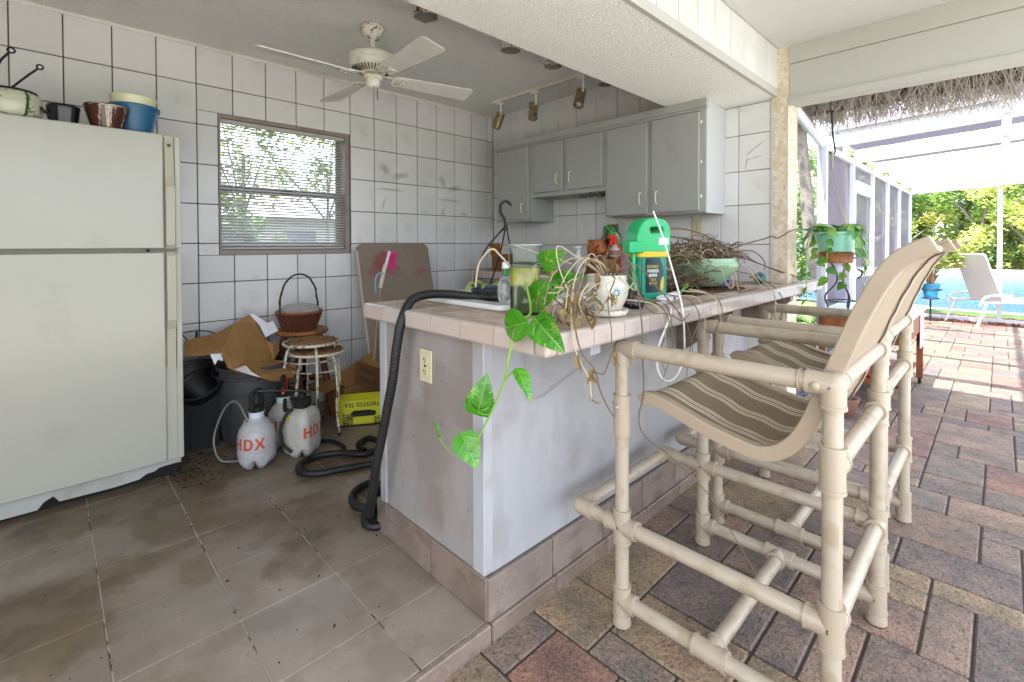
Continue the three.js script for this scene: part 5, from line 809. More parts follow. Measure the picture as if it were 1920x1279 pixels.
// white flower pot with saucer
{
  const p = thing('white_flower_pot', 'white ribbed ceramic pot with painted flowers on its saucer', 'pot', 1.315, YC, -0.905);
  const ft = canvasTex(1024, 256, (c, w, h) => { c.fillStyle = '#d8d5cb'; c.fillRect(0, 0, w, h); for (let k = 0; k < 6; k++) { const x = 85 + k * 171, y = 105, col = ['#2f7f95', '#54281f', '#2f7f95'][k % 3]; c.fillStyle = col; for (let i = 0; i < 9; i++) { const a = i / 9 * 6.28; c.beginPath(); c.ellipse(x + Math.cos(a) * 22, y + Math.sin(a) * 22, 12, 5, a, 0, 7); c.fill(); } c.fillStyle = '#7b8f45'; c.beginPath(); c.ellipse(x - 14, y + 52, 9, 20, 0.6, 0, 7); c.ellipse(x + 16, y + 52, 9, 20, -0.6, 0, 7); c.fill(); } });
  const pr = [[0.001, 0.018], [0.045, 0.018]]; for (let k = 0; k < 8; k++) { const y = 0.022 + k * 0.009; pr.push([0.048 + 0.022 * Math.sin(PI / 2 * (k / 7)), y], [0.0495 + 0.022 * Math.sin(PI / 2 * (k / 7)), y + 0.0045]); } pr.push([0.071, 0.10], [0.066, 0.108], [0.064, 0.112], [0.066, 0.130], [0.067, 0.134], [0.060, 0.134], [0.058, 0.11], [0.001, 0.108]);
  const g = lathe(pr, 56); mesh('bowl', [g], mat({ color: '#e9e8e4', roughness: 0.25, map: ft }), p, true);
  mesh('saucer', [lathe([[0.001, 0.0], [0.052, 0.0], [0.066, 0.006], [0.071, 0.022], [0.068, 0.022], [0.06, 0.011], [0.001, 0.011]], 48)], mat({ color: '#dedad0', roughness: 0.3 }), p);
  mesh('soil', [cyl(0.058, 0.058, 0.006, 0, 0.116, 0, 30)], mat({ color: '#2c231b', roughness: 1, ...bump(T.fine, 0.03, 0.004) }), p);
  // its dried-out trailing growth
  const d = thing('withered_vines', 'withered brown vines trailing from the white pot over the counter edge', 'plant');
  const st = (pts, r, m) => mesh('dry_stem', [tubeR(pts, (t) => r * (1 - 0.45 * t), Math.max(24, pts.length * 7), 6)], m, d);
  const Q = V(1.315, 1.055, -0.905);
  st([Q, [1.26, 1.10, -0.88], [1.19, 1.12, -0.89], [1.12, 1.07, -0.88], [1.05, 0.99, -0.84], [1.0, 0.94, -0.80], [0.99, 0.90, -0.785], [1.02, 0.84, -0.78], [1.05, 0.80, -0.78], [1.062, 0.74, -0.78]], 0.0032, MT.palestem);
  st([Q, [1.22, 1.13, -0.86], [1.11, 1.09, -0.85], [1.04, 1.0, -0.82], [1.0, 0.935, -0.785], [1.01, 0.88, -0.775], [1.07, 0.82, -0.775], [1.10, 0.76, -0.78], [1.16, 0.70, -0.80], [1.235, 0.655, -0.84], [1.27, 0.62, -0.845]], 0.0030, MT.deadstem);
  st([Q, [1.33, 1.07, -0.84], [1.36, 0.99, -0.80], [1.40, 0.945, -0.79], [1.50, 0.93, -0.78], [1.57, 0.90, -0.77], [1.64, 0.915, -0.775]], 0.0028, MT.deadstem);
  st([Q, [1.30, 1.13, -0.84], [1.29, 1.09, -0.79], [1.297, 0.998, -0.775], [1.31, 0.90, -0.77], [1.313, 0.80, -0.77], [1.325, 0.70, -0.775], [1.315, 0.62, -0.785], [1.36, 0.55, -0.79], [1.43, 0.48, -0.74], [1.52, 0.36, -0.66], [1.62, 0.18, -0.60], [1.68, 0.06, -0.56]], 0.0028, MT.deadstem);
  st([Q, [1.34, 1.10, -0.82], [1.44, 1.02, -0.79], [1.53, 0.95, -0.775], [1.60, 0.88, -0.765], [1.63, 0.80, -0.76], [1.62, 0.74, -0.75]], 0.0026, MT.deadstem);
  st([Q, [1.25, 1.06, -0.83], [1.17, 1.00, -0.80], [1.15, 0.92, -0.775], [1.15, 0.86, -0.772], [1.19, 0.81, -0.775]], 0.0026, MT.deadstem);
  st([[1.07, 0.815, -0.776], [1.12, 0.80, -0.78], [1.18, 0.83, -0.80], [1.24, 0.86, -0.82]], 0.0024, MT.deadstem);
  st([Q, [1.20, 1.12, -0.93], [1.12, 1.16, -0.95], [1.09, 1.10, -0.92], [1.10, 1.0, -0.88], [1.06, 0.95, -0.84]], 0.0028, MT.palestem);
  for (let k = 0; k < 7; k++) { const a = R() * 6.28, b = 0.05 + R() * 0.08; st([Q, Q.clone().add(V(Math.cos(a) * b, 0.05 + R() * 0.04, Math.sin(a) * b * 0.7)), Q.clone().add(V(Math.cos(a) * b * 1.9, rr(-0.05, 0.03), Math.sin(a) * b)), Q.clone().add(V(Math.cos(a) * b * 2.2 - 0.03, rr(-0.12, -0.08), Math.sin(a) * b * 1.1))], 0.0026, k % 2 ? MT.palestem : MT.deadstem); }
  for (let k = 0; k < 16; k++) { const x = rr(1.0, 1.25), z = rr(-0.95, -0.80), p = []; let q = V(x, rr(0.95, 1.08), z); for (let i = 0; i < 5; i++) { p.push(q.clone()); q = q.clone().add(V(rr(-0.06, 0.06), rr(-0.05, 0.035), rr(-0.04, 0.04))); q.y = Math.max(q.y, 0.938); q.z = Math.min(q.z, -0.79); } st(p, 0.0023, R() < 0.5 ? MT.palestem : MT.deadstem); }
  for (let k = 0; k < 9; k++) { const x = rr(1.2, 1.95); st([[x - rr(0.02, 0.15), 0.95 + rr(0, 0.04), -0.88], [x, 0.96, -0.80], [x + rr(-0.02, 0.04), 0.90, -0.775], [x + rr(-0.05, 0.08), 0.84 - rr(0, 0.04), -0.775], [x + rr(-0.08, 0.12), 0.80 - rr(0, 0.12), -0.78]], 0.0022, R() < 0.5 ? MT.palestem : MT.deadstem); }
  const dry = (x, y, z, l, s = 0.42) => { const b = V(x, y, z), t = b.clone().add(V(rr(-1, 1) * l * 0.6, -l * rr(0.5, 1), rr(-0.5, 0.5) * l)); mesh('dry_leaf', leafGeo(b, t, V(rr(-1, 0.2), rr(-0.3, 1), rr(-0.2, 1)).normalize(), s * rr(0.8, 1.3), 0.7, 0.5), pick(MT.deadleaf), d, true); };
  for (const [x, y, z, l] of [[1.02, 0.965, -0.82, 0.07], [1.06, 0.97, -0.80, 0.08], [1.09, 0.965, -0.79, 0.075], [1.05, 1.0, -0.84, 0.06], [1.10, 1.02, -0.86, 0.06], [1.0, 0.87, -0.78, 0.045], [1.06, 0.82, -0.775, 0.05], [1.05, 0.81, -0.78, 0.045], [1.065, 0.745, -0.78, 0.05], [1.17, 0.85, -0.775, 0.045], [1.27, 1.09, -0.87, 0.05], [1.33, 1.10, -0.88, 0.05], [1.22, 1.07, -0.88, 0.05], [1.14, 0.98, -0.86, 0.06], [0.99, 0.985, -0.83, 0.06], [1.13, 0.96, -0.82, 0.06], [1.235, 1.12, -0.90, 0.04]]) dry(x, y, z, l);
  for (let k = 0; k < 22; k++) dry(rr(1.0, 1.24), rr(0.955, 1.02), rr(-0.94, -0.81), rr(0.025, 0.045), 0.55);
}
// weed-killer bottle with its wand
{
  const b = thing('green_sprayer_bottle', 'green plastic weed sprayer bottle with handle on the bar', 'bottle', 1.715, YC, -0.985, -0.42); b.scale.y = 0.9;
  const gm = mat({ color: '#16a763', roughness: 0.3 }), lab = canvasTex(512, 512, (c, w, h) => {
    c.fillStyle = '#12343a'; c.fillRect(0, 0, w, h); c.fillStyle = '#1f8f6f'; c.beginPath(); c.moveTo(360, 0); c.quadraticCurveTo(520, 250, 360, 512); c.lineTo(512, 512); c.lineTo(512, 0); c.fill();
    c.font = 'bold 62px sans-serif'; c.textAlign = 'center'; c.fillStyle = '#c9b12a'; c.fillText('REUSABLE', 215, 150, 230); c.fillStyle = '#efefe4'; c.fillText('POWERED', 220, 215, 230); c.fillText('WAND', 220, 278, 170); c.fillStyle = '#c9a12a'; c.font = 'bold 54px sans-serif'; c.fillText('EASY', 220, 340); c.fillText('SPRAY', 220, 395); c.beginPath(); c.fillStyle = '#d9b51f'; c.ellipse(415, 380, 40, 110, 0.25, 0, 7); c.fill();
  });
  const rr2 = (w, d, r) => { const s = new THREE.Shape(), W = w / 2, D = d / 2; s.moveTo(-W + r, -D); s.lineTo(W - r, -D); s.quadraticCurveTo(W, -D, W, -D + r); s.lineTo(W, D - r); s.quadraticCurveTo(W, D, W - r, D); s.lineTo(-W + r, D); s.quadraticCurveTo(-W, D, -W, D - r); s.lineTo(-W, -D + r); s.quadraticCurveTo(-W, -D, -W + r, -D); return s; };
  const slab = (w, d, r, y0, y1) => { const g = new THREE.ExtrudeGeometry(rr2(w, d, r), { depth: y1 - y0 - 0.006, bevelEnabled: true, bevelSize: 0.003, bevelThickness: 0.003, bevelSegments: 2, curveSegments: 8 }); g.rotateX(-PI / 2); g.translate(0, y0 + 0.003, 0); return g; };
  mesh('tank', [slab(0.135, 0.085, 0.03, 0.0, 0.205)], mat({ color: '#2f9c7d', roughness: 0.12, transmission: 0.25, thickness: 0.02 }), b);
  const lg = new THREE.PlaneGeometry(0.118, 0.15, 6, 1), lp = lg.attributes.position; for (let i = 0; i < lp.count; i++) { const x = lp.getX(i); lp.setZ(i, -Math.pow(Math.abs(x) / 0.068, 5) * 0.012); } lg.computeVertexNormals(); mesh('print_label', [xf(lg, 0, 0.125, 0.0468)], mat({ color: '#eaeaea', roughness: 0.3, map: lab }), b, true);
  mesh('yellow_band', [slab(0.143, 0.093, 0.032, 0.203, 0.228)], mat({ color: '#cfae1d', roughness: 0.35 }), b);
  const o = new THREE.Shape(); o.moveTo(-0.072, 0); o.lineTo(0.072, 0); o.lineTo(0.072, 0.075); o.quadraticCurveTo(0.072, 0.135, 0.02, 0.137); o.lineTo(-0.018, 0.137); o.quadraticCurveTo(-0.062, 0.125, -0.072, 0.05); o.lineTo(-0.072, 0); const hh = new THREE.Path(); hh.moveTo(-0.022, 0.072); hh.lineTo(0.042, 0.072); hh.quadraticCurveTo(0.050, 0.072, 0.050, 0.085); hh.quadraticCurveTo(0.05, 0.108, 0.03, 0.110); hh.lineTo(-0.01, 0.110); hh.quadraticCurveTo(-0.034, 0.105, -0.022, 0.072); o.holes.push(hh);
  const tg = new THREE.ExtrudeGeometry(o, { depth: 0.062, bevelEnabled: true, bevelSize: 0.008, bevelThickness: 0.012, bevelSegments: 4, curveSegments: 10 }); mesh('handle_top', [xf(tg, 0, 0.23, -0.031)], gm, b);
  mesh('white_sticker', [rbox(0.044, 0.030, 0.003, 0.0014, 0.042, 0.272, 0.0445)], mat({ color: '#e6e9ec', roughness: 0.3 }), b);
  mesh('wand_clip', [rbox(0.066, 0.05, 0.05, 0.006, -0.088, 0.247, 0.03)], gm, b);
  mesh('hose', [tube([[-0.088, 0.225, 0.03], [-0.09, 0.15, 0.035], [-0.088, 0.06, 0.03], [-0.07, 0.03, 0.02]], 0.008, 24, 8)], gm, b);
  const w = thing('spray_wand', 'white spray wand with green tube lying by the green bottle', 'wand', 1.775, YC + 0.018, -0.925, 0.17);
  mesh('grip', [xf(new RoundedBoxGeometry(0.235, 0.036, 0.03, 3, 0.012), 0, 0.001, 0)], mat({ color: '#d5d8de', roughness: 0.35 }), w); mesh('button', [cyl(0.006, 0.006, 0.006, -0.06, 0.0, 0.0155, 12, PI / 2), cyl(0.008, 0.008, 0.006, 0.02, 0.0, 0.0155, 12, PI / 2)], mat({ color: '#1d3f55', roughness: 0.4 }), w);
  mesh('gasket', [xf(rbox(0.03, 0.034, 0.032, 0.004), 0.085, 0.001, 0)], mat({ color: '#b9a98a', roughness: 0.6 }), w);
  mesh('tube', [rod(V(0.115, 0.0, 0), V(0.30, 0.025, -0.02), 0.006, 10)], mat({ color: '#2ba65c', roughness: 0.35 }), w); mesh('nozzle', [xf(new THREE.SphereGeometry(0.012, 14, 10), 0.305, 0.026, -0.021)], mat({ color: '#d8c026', roughness: 0.4 }), w);
  b.updateMatrixWorld(true); mesh('white_cord', [tube([[1.66, 1.292, -0.93], [1.655, 1.2, -0.89], [1.645, 1.06, -0.84], [1.62, 0.95, -0.795], [1.608, 0.89, -0.782], [1.61, 0.82, -0.78], [1.60, 0.75, -0.78], [1.54, 0.705, -0.78], [1.47, 0.71, -0.78], [1.43, 0.76, -0.785], [1.44, 0.83, -0.785], [1.50, 0.90, -0.785], [1.55, 0.94, -0.80], [1.66, 0.936, -0.88]].map((p) => b.worldToLocal(V(...p))), 0.0036, 110, 8)], mat({ color: '#dcdcd8', roughness: 0.4 }), b);
  const k = thing('black_bag', 'small crumpled black plastic bag beside the white flower pot', 'bag', 1.53, YC, -0.955); const bg = new THREE.IcosahedronGeometry(0.055, 4), Q = bg.attributes.position; for (let i = 0; i < Q.count; i++) { const x = Q.getX(i), y = Q.getY(i), z = Q.getZ(i), q = 1 + 0.9 * (fbm(x * 6 + 0.5, z * 6 + y * 5 + 0.5, 3, 201, 4) - 0.5); Q.setXYZ(i, x * q, Math.max(-0.028, y * q * 0.75) + 0.028, z * q); } bg.computeVertexNormals(); mesh('bag_skin', [bg], mat({ color: '#17151a', roughness: 0.25 }), k);
}
// green bowl full of dead cuttings
{
  const b = thing('green_bowl', 'shallow pale green ceramic bowl on the bar', 'bowl', 2.39, YC + 0.022, -1.06);
  mesh('bowl', [lathe([[0.001, 0], [0.075, 0], [0.085, 0.01], [0.125, 0.05], [0.146, 0.085], [0.150, 0.10], [0.146, 0.106], [0.140, 0.112], [0.143, 0.124], [0.138, 0.127], [0.130, 0.12], [0.11, 0.06], [0.001, 0.04]], 56)], mat({ color: '#8fb08f', roughness: 0.2, map: rep(T.smudge, 0.3) }), b).scale.setScalar(1.12);
  const d = thing('dead_cuttings', 'heap of dry brown plant cuttings piled on the green bowl', 'plant debris', 2.39, YC + 0.10, -1.08);
  const mk = (n, r, rad, dx, dy, dz, y0) => { const l = []; for (let k = 0; k < n; k++) { const a = R() * 6.28, q = Math.sqrt(R()) * rad, p = V(Math.cos(a) * q * dx, y0 + R() * dy * (1 - 0.5 * q / rad), Math.sin(a) * q * dz), e = V(rr(-1, 1), rr(-0.5, 0.4), rr(-1, 1)).multiplyScalar(rr(0.03, 0.11)), m = p.clone().addScaledVector(e, 0.5).add(V(rr(-1, 1) * 0.02, rr(-0.01, 0.03), rr(-1, 1) * 0.02)); l.push(tube([p, m, p.clone().add(e)], r * rr(0.6, 1.3), 6, 4)); } return l; };
  stuff(mesh('twig_heap', [...mk(420, 0.0022, 0.28, 1.15, 0.13, 0.5, 0.05), ...mk(130, 0.002, 0.13, 1, 0.1, 0.9, -0.06).map((g) => g.translate(-0.27, 0.0, 0.05))], MT.deadstem, d));
  stuff(mesh('pale_twigs', mk(160, 0.0021, 0.28, 1.2, 0.10, 0.5, 0.05), MT.palestem, d));
  const lf = []; for (let k = 0; k < 240; k++) { const a = R() * 6.28, q = Math.sqrt(R()) * 0.25, p = V(Math.cos(a) * q * 1.2 - 0.03, 0.04 + R() * 0.08, Math.sin(a) * q * 0.5), t = p.clone().add(V(rr(-1, 1), rr(-0.8, 0.5), rr(-1, 1)).multiplyScalar(rr(0.02, 0.045))); lf.push(leafGeo(p, t, V(rr(-1, 1), 1, rr(-1, 1)).normalize(), 0.7, 0.8, 0.6, 2, 3)); }
  stuff(mesh('dry_leaves', lf, mat({ color: '#7d6a4e', roughness: 0.9, side: THREE.DoubleSide }), d));
  const strands = [[[2.33, 1.05, -0.98], [2.35, 1.07, -0.93], [2.38, 1.02, -0.90], [2.40, 0.95, -0.89], [2.36, 0.937, -0.86]], [[2.28, 1.06, -1.0], [2.26, 1.05, -0.92], [2.27, 0.99, -0.90], [2.33, 0.955, -0.90], [2.37, 0.97, -0.90], [2.36, 1.02, -0.91]], [[2.40, 1.07, -0.96], [2.48, 1.06, -0.90], [2.53, 1.0, -0.86], [2.56, 0.94, -0.83]], [[2.45, 1.06, -0.98], [2.56, 1.05, -0.90], [2.60, 0.98, -0.85], [2.58, 0.94, -0.80], [2.60, 0.88, -0.785], [2.59, 0.78, -0.785]], [[2.50, 1.04, -1.0], [2.64, 1.0, -0.90], [2.70, 0.94, -0.82], [2.73, 0.87, -0.785], [2.72, 0.80, -0.79], [2.70, 0.76, -0.79]], [[2.55, 1.05, -1.0], [2.75, 0.98, -0.92], [2.84, 0.94, -0.86], [2.88, 0.937, -0.83]], [[2.35, 0.936, -0.87], [2.5, 0.938, -0.86], [2.62, 0.938, -0.88]]];
  for (const q of strands) mesh('trailing_strand', [tube(q, 0.0026, 30, 5)], R() < 0.5 ? MT.palestem : MT.deadstem, d).position.set(-2.39, -YC - 0.10, 1.08);
  const t = thing('long_twigs', 'long bare twigs lying across the green bowl towards the post', 'twigs');
  for (const q of [[[1.86, 1.23, -1.03], [2.05, 1.235, -1.0], [2.30, 1.20, -0.99], [2.62, 1.125, -0.98], [3.0, 1.03, -0.95], [3.28, 0.955, -0.865]], [[1.95, 1.205, -1.06], [2.2, 1.19, -1.05], [2.5, 1.15, -1.03], [2.9, 1.06, -0.98], [3.2, 0.98, -0.88], [3.42, 0.940, -0.83]], [[2.4, 1.11, -1.0], [2.74, 1.165, -0.98], [2.95, 1.195, -0.95], [3.04, 1.21, -0.93], [3.06, 1.195, -0.92], [3.14, 1.24, -0.87], [3.25, 1.255, -0.84], [3.5, 1.22, -0.82]], [[2.6, 1.13, -0.98], [2.8, 1.12, -0.95], [2.9, 1.06, -0.93], [2.86, 1.02, -0.92]], [[2.7, 0.99, -0.94], [2.85, 0.95, -0.87], [2.95, 0.938, -0.85]]]) mesh('twig', [tubeR(q, (u) => 0.0055 * (1 - 0.6 * u), 40, 6)], MT.deadstem, t);
  const g = thing('rusty_grill_grate', 'rusty grill grate lying under the green bowl', 'grate', 2.36, YC + 0.006, -1.10, -0.1); const gm = mat({ color: '#5a3d2c', roughness: 0.8, metalness: 0.3, map: rep(T.rust, 0.2) });
  mesh('grate_frame', [rod(V(-0.3, 0, -0.17), V(0.2, 0, -0.17), 0.005, 6), rod(V(-0.3, 0, 0.17), V(0.2, 0, 0.17), 0.005, 6), rod(V(-0.3, 0, -0.17), V(-0.3, 0, 0.17), 0.005, 6), rod(V(0.2, 0, -0.17), V(0.2, 0, 0.17), 0.005, 6)], gm, g);
  for (let k = 0; k < 22; k++) mesh('grate_bar', [rod(V(-0.28 + k * 0.0225, 0.004, -0.17), V(-0.28 + k * 0.0225, 0.004, 0.17), 0.0042, 5)], gm, g);
  const c = thing('teal_cup', 'small teal plastic cup lying near the counter end', 'cup', 2.96, YC + 0.034, -0.975, 0.35); mesh('cup_wall', [xf(lathe([[0.001, 0], [0.028, 0], [0.033, 0.12], [0.030, 0.12], [0.026, 0.006], [0.001, 0.006]], 30), -0.06, 0, 0, 0, 0, -PI / 2)], mat({ color: '#1f6a72', roughness: 0.25, side: THREE.DoubleSide }), c);
}
function crumple(w, h, d, amp, s, tm) { const g = new THREE.BoxGeometry(w, h, d, 12, 14, 5), P = g.attributes.position; for (let i = 0; i < P.count; i++) { const x = P.getX(i), y = P.getY(i), z = P.getZ(i), n = fbm(x * 2.5 + 0.5 + z, y * 2.5 + 0.5 + z * 0.7, 4, s, 4) - 0.5, n2 = fbm(y * 3 + 0.5, x * 3 + z * 2 + 0.5, 5, s + 9, 4) - 0.5, top = clamp((y + h / 2) / h), k = 1 - tm * Math.pow(top, 3); P.setXYZ(i, x * (1 + amp * n2) , y + amp * 0.5 * h * n * top, z * k + amp * 0.6 * n * w); } g.computeVertexNormals(); return g; }
// things behind on the bar
{
  const st = canvasTex(256, 256, (c, w, h) => { c.fillStyle = '#c2431f'; c.fillRect(0, 0, w, h); c.fillStyle = '#1b7a2c'; c.fillRect(0, 0, w, 110); c.fillStyle = '#131313'; c.beginPath(); c.moveTo(0, 30); c.lineTo(80, 95); c.lineTo(60, 160); c.lineTo(0, 180); c.fill(); c.fillStyle = '#d9d3c8'; c.fillRect(170, 40, 36, 56); c.fillStyle = '#222'; c.fillRect(176, 48, 24, 8); c.fillRect(176, 62, 24, 8); c.fillRect(176, 76, 24, 8); c.font = 'bold 36px sans-serif'; c.fillStyle = '#e3d9c2'; c.fillText('SOIL', 20, 150); });
  const b = thing('soil_bag', 'green and orange potting soil bag slumped behind the clay pot', 'bag', 2.98, 0.943, -2.02, 0.62); mesh('bag_skin', [xf(crumple(0.40, 0.36, 0.14, 0.35, 211, 0.5), 0, 0.178, 0)], mat({ color: '#e8e8e8', roughness: 0.3, map: st }), b, true);
  const w = thing('wooden_tray', 'small wooden box between white flower pot and clay pot', 'box', 2.76, 0.943, -1.95, 0.9); w.scale.set(1.3, 2.2, 1.2); const wm = mat({ color: '#a8743f', roughness: 0.6, map: rep(T.wood, 0.3) });
  mesh('board', [bb(-0.10, 0.10, 0.0, 0.06, 0.045, 0.055)], wm, w); mesh('board', [bb(-0.10, 0.10, 0.0, 0.06, -0.055, -0.045)], wm, w); mesh('board', [bb(-0.10, -0.09, 0.002, 0.056, -0.044, 0.044)], wm, w); mesh('board', [bb(0.09, 0.10, 0.002, 0.056, -0.044, 0.044)], wm, w); mesh('board', [bb(-0.089, 0.089, 0.045, 0.054, -0.044, 0.044)], wm, w);
  const c = thing('clay_pot', 'small scorched clay pot standing on the wooden box', 'pot', 2.76, 1.075, -1.98); c.scale.setScalar(1.35); mesh('bowl', [lathe([[0.001, 0], [0.03, 0], [0.048, 0.02], [0.054, 0.045], [0.046, 0.07], [0.040, 0.078], [0.048, 0.088], [0.046, 0.092], [0.036, 0.085], [0.001, 0.06]], 36)], mat({ color: '#a9602f', roughness: 0.6, map: rep(T.rust, 0.2) }), c);
  const s = thing('red_spray_bottle', 'small spray bottle with red trigger head beside the clay pot', 'spray bottle', 2.80, 1.075, -1.86); s.scale.setScalar(1.2); mesh('bottle_body', [lathe([[0.001, 0], [0.030, 0], [0.032, 0.01], [0.032, 0.045], [0.020, 0.06], [0.014, 0.066], [0.014, 0.075], [0.001, 0.075]], 28)], mat({ color: '#c9b9ae', roughness: 0.3 }), s); mesh('label_band', [cyl(0.0325, 0.0325, 0.028, 0, 0.028, 0, 28)], mat({ color: '#8a6a5c', roughness: 0.5 }), s);
  mesh('trigger_head', [rbox(0.035, 0.045, 0.026, 0.006, 0, 0.095, 0), rbox(0.06, 0.022, 0.024, 0.006, -0.028, 0.118, 0), rbox(0.012, 0.045, 0.018, 0.004, -0.035, 0.09, 0, 0, 0, -0.35)], mat({ color: '#d7341d', roughness: 0.35 }), s);
  const f = thing('foam_pump_bottle', 'clear hand soap bottle with white foam pump', 'soap bottle', 2.72, 0.943, -2.11); f.scale.setScalar(1.18); mesh('bottle_body', [lathe([[0.001, 0], [0.03, 0], [0.033, 0.01], [0.033, 0.085], [0.026, 0.10], [0.018, 0.106], [0.001, 0.106]], 28)], mat({ color: '#d9dcde', roughness: 0.2, transmission: 0.4, thickness: 0.01 }), f); mesh('pump', [cyl(0.022, 0.022, 0.03, 0, 0.118, 0, 24), cyl(0.012, 0.012, 0.035, 0, 0.148, 0, 20), rbox(0.05, 0.014, 0.026, 0.005, -0.008, 0.168, 0), xf(cyl(0.018, 0.018, 0.012, 0, 0, 0, 20), 0, 0.174, 0)], mat({ color: '#e2e2e4', roughness: 0.3 }), f);
  const sp = thing('yellow_sponge', 'tan sponge block standing behind the pothos leaves', 'sponge', 1.86, YC, -1.60, 0.6); mesh('sponge_block', [rbox(0.09, 0.10, 0.035, 0.01, 0, 0.05, 0)], mat({ color: '#b8965a', roughness: 0.95, ...bump(T.fine, 0.05, 0.003) }), sp);
  const cb = mat({ color: '#8a5a30', roughness: 0.9, map: rep(T.card, 0.4) }), pr = canvasTex(256, 128, (c2, w2, h2) => { c2.fillStyle = '#8a5a30'; c2.fillRect(0, 0, w2, h2); c2.fillStyle = '#3a2414'; c2.font = 'bold 30px sans-serif'; c2.fillText('THIS SIDE', 40, 55); c2.fillText('UP', 100, 100); });
  const k = thing('brown_carton', 'brown printed cardboard carton on the back counter', 'carton', 2.80, 0.943, -2.995, -0.75); mesh('carton_wall', [bb(-0.09, 0.09, 0, 0.14, -0.10, 0.095)], cb, k); mesh('printed_face', [xf(new THREE.BoxGeometry(0.178, 0.138, 0.003), 0, 0.07, 0.0975)], mat({ color: '#cfc6bd', roughness: 0.9, map: pr }), k, true); mesh('flap', [xf(box(0.09, 0.10, 0.004), -0.06, 0.185, 0.02, 0.25, 0, 0.12)], cb, k);
  const gb = thing('chip_bag', 'blue yellow and red foil bag behind the dead cuttings', 'bag', 2.86, YC, -1.16, 0.5); const ct = canvasTex(128, 128, (c3) => { c3.fillStyle = '#1e34a8'; c3.fillRect(0, 0, 128, 128); c3.fillStyle = '#d6bd2c'; c3.fillRect(10, 10, 40, 26); c3.fillRect(80, 18, 36, 22); c3.fillStyle = '#c33030'; c3.fillRect(0, 60, 70, 30); c3.fillStyle = '#cfd4de'; c3.fillRect(60, 90, 50, 20); }); mesh('bag_skin', [xf(crumple(0.25, 0.235, 0.07, 0.4, 231, 0.6), 0, 0.112, 0)], mat({ color: '#e8e8e8', roughness: 0.22, map: ct }), gb, true);
  const ph = thing('grey_paper_stack', 'stack of grey papers behind the jar on the back counter', 'papers', 2.86, 0.943, -2.70, 0.2); for (let q = 0; q < 6; q++) mesh('sheet', [xf(box(0.22, 0.012, 0.28), rr(-0.01, 0.01), 0.006 + q * 0.0125, rr(-0.01, 0.01), 0, rr(-0.1, 0.1))], mat({ color: ['#9a9793', '#b4b1ad', '#3a3733'][q % 3], roughness: 0.8 }), ph);
}
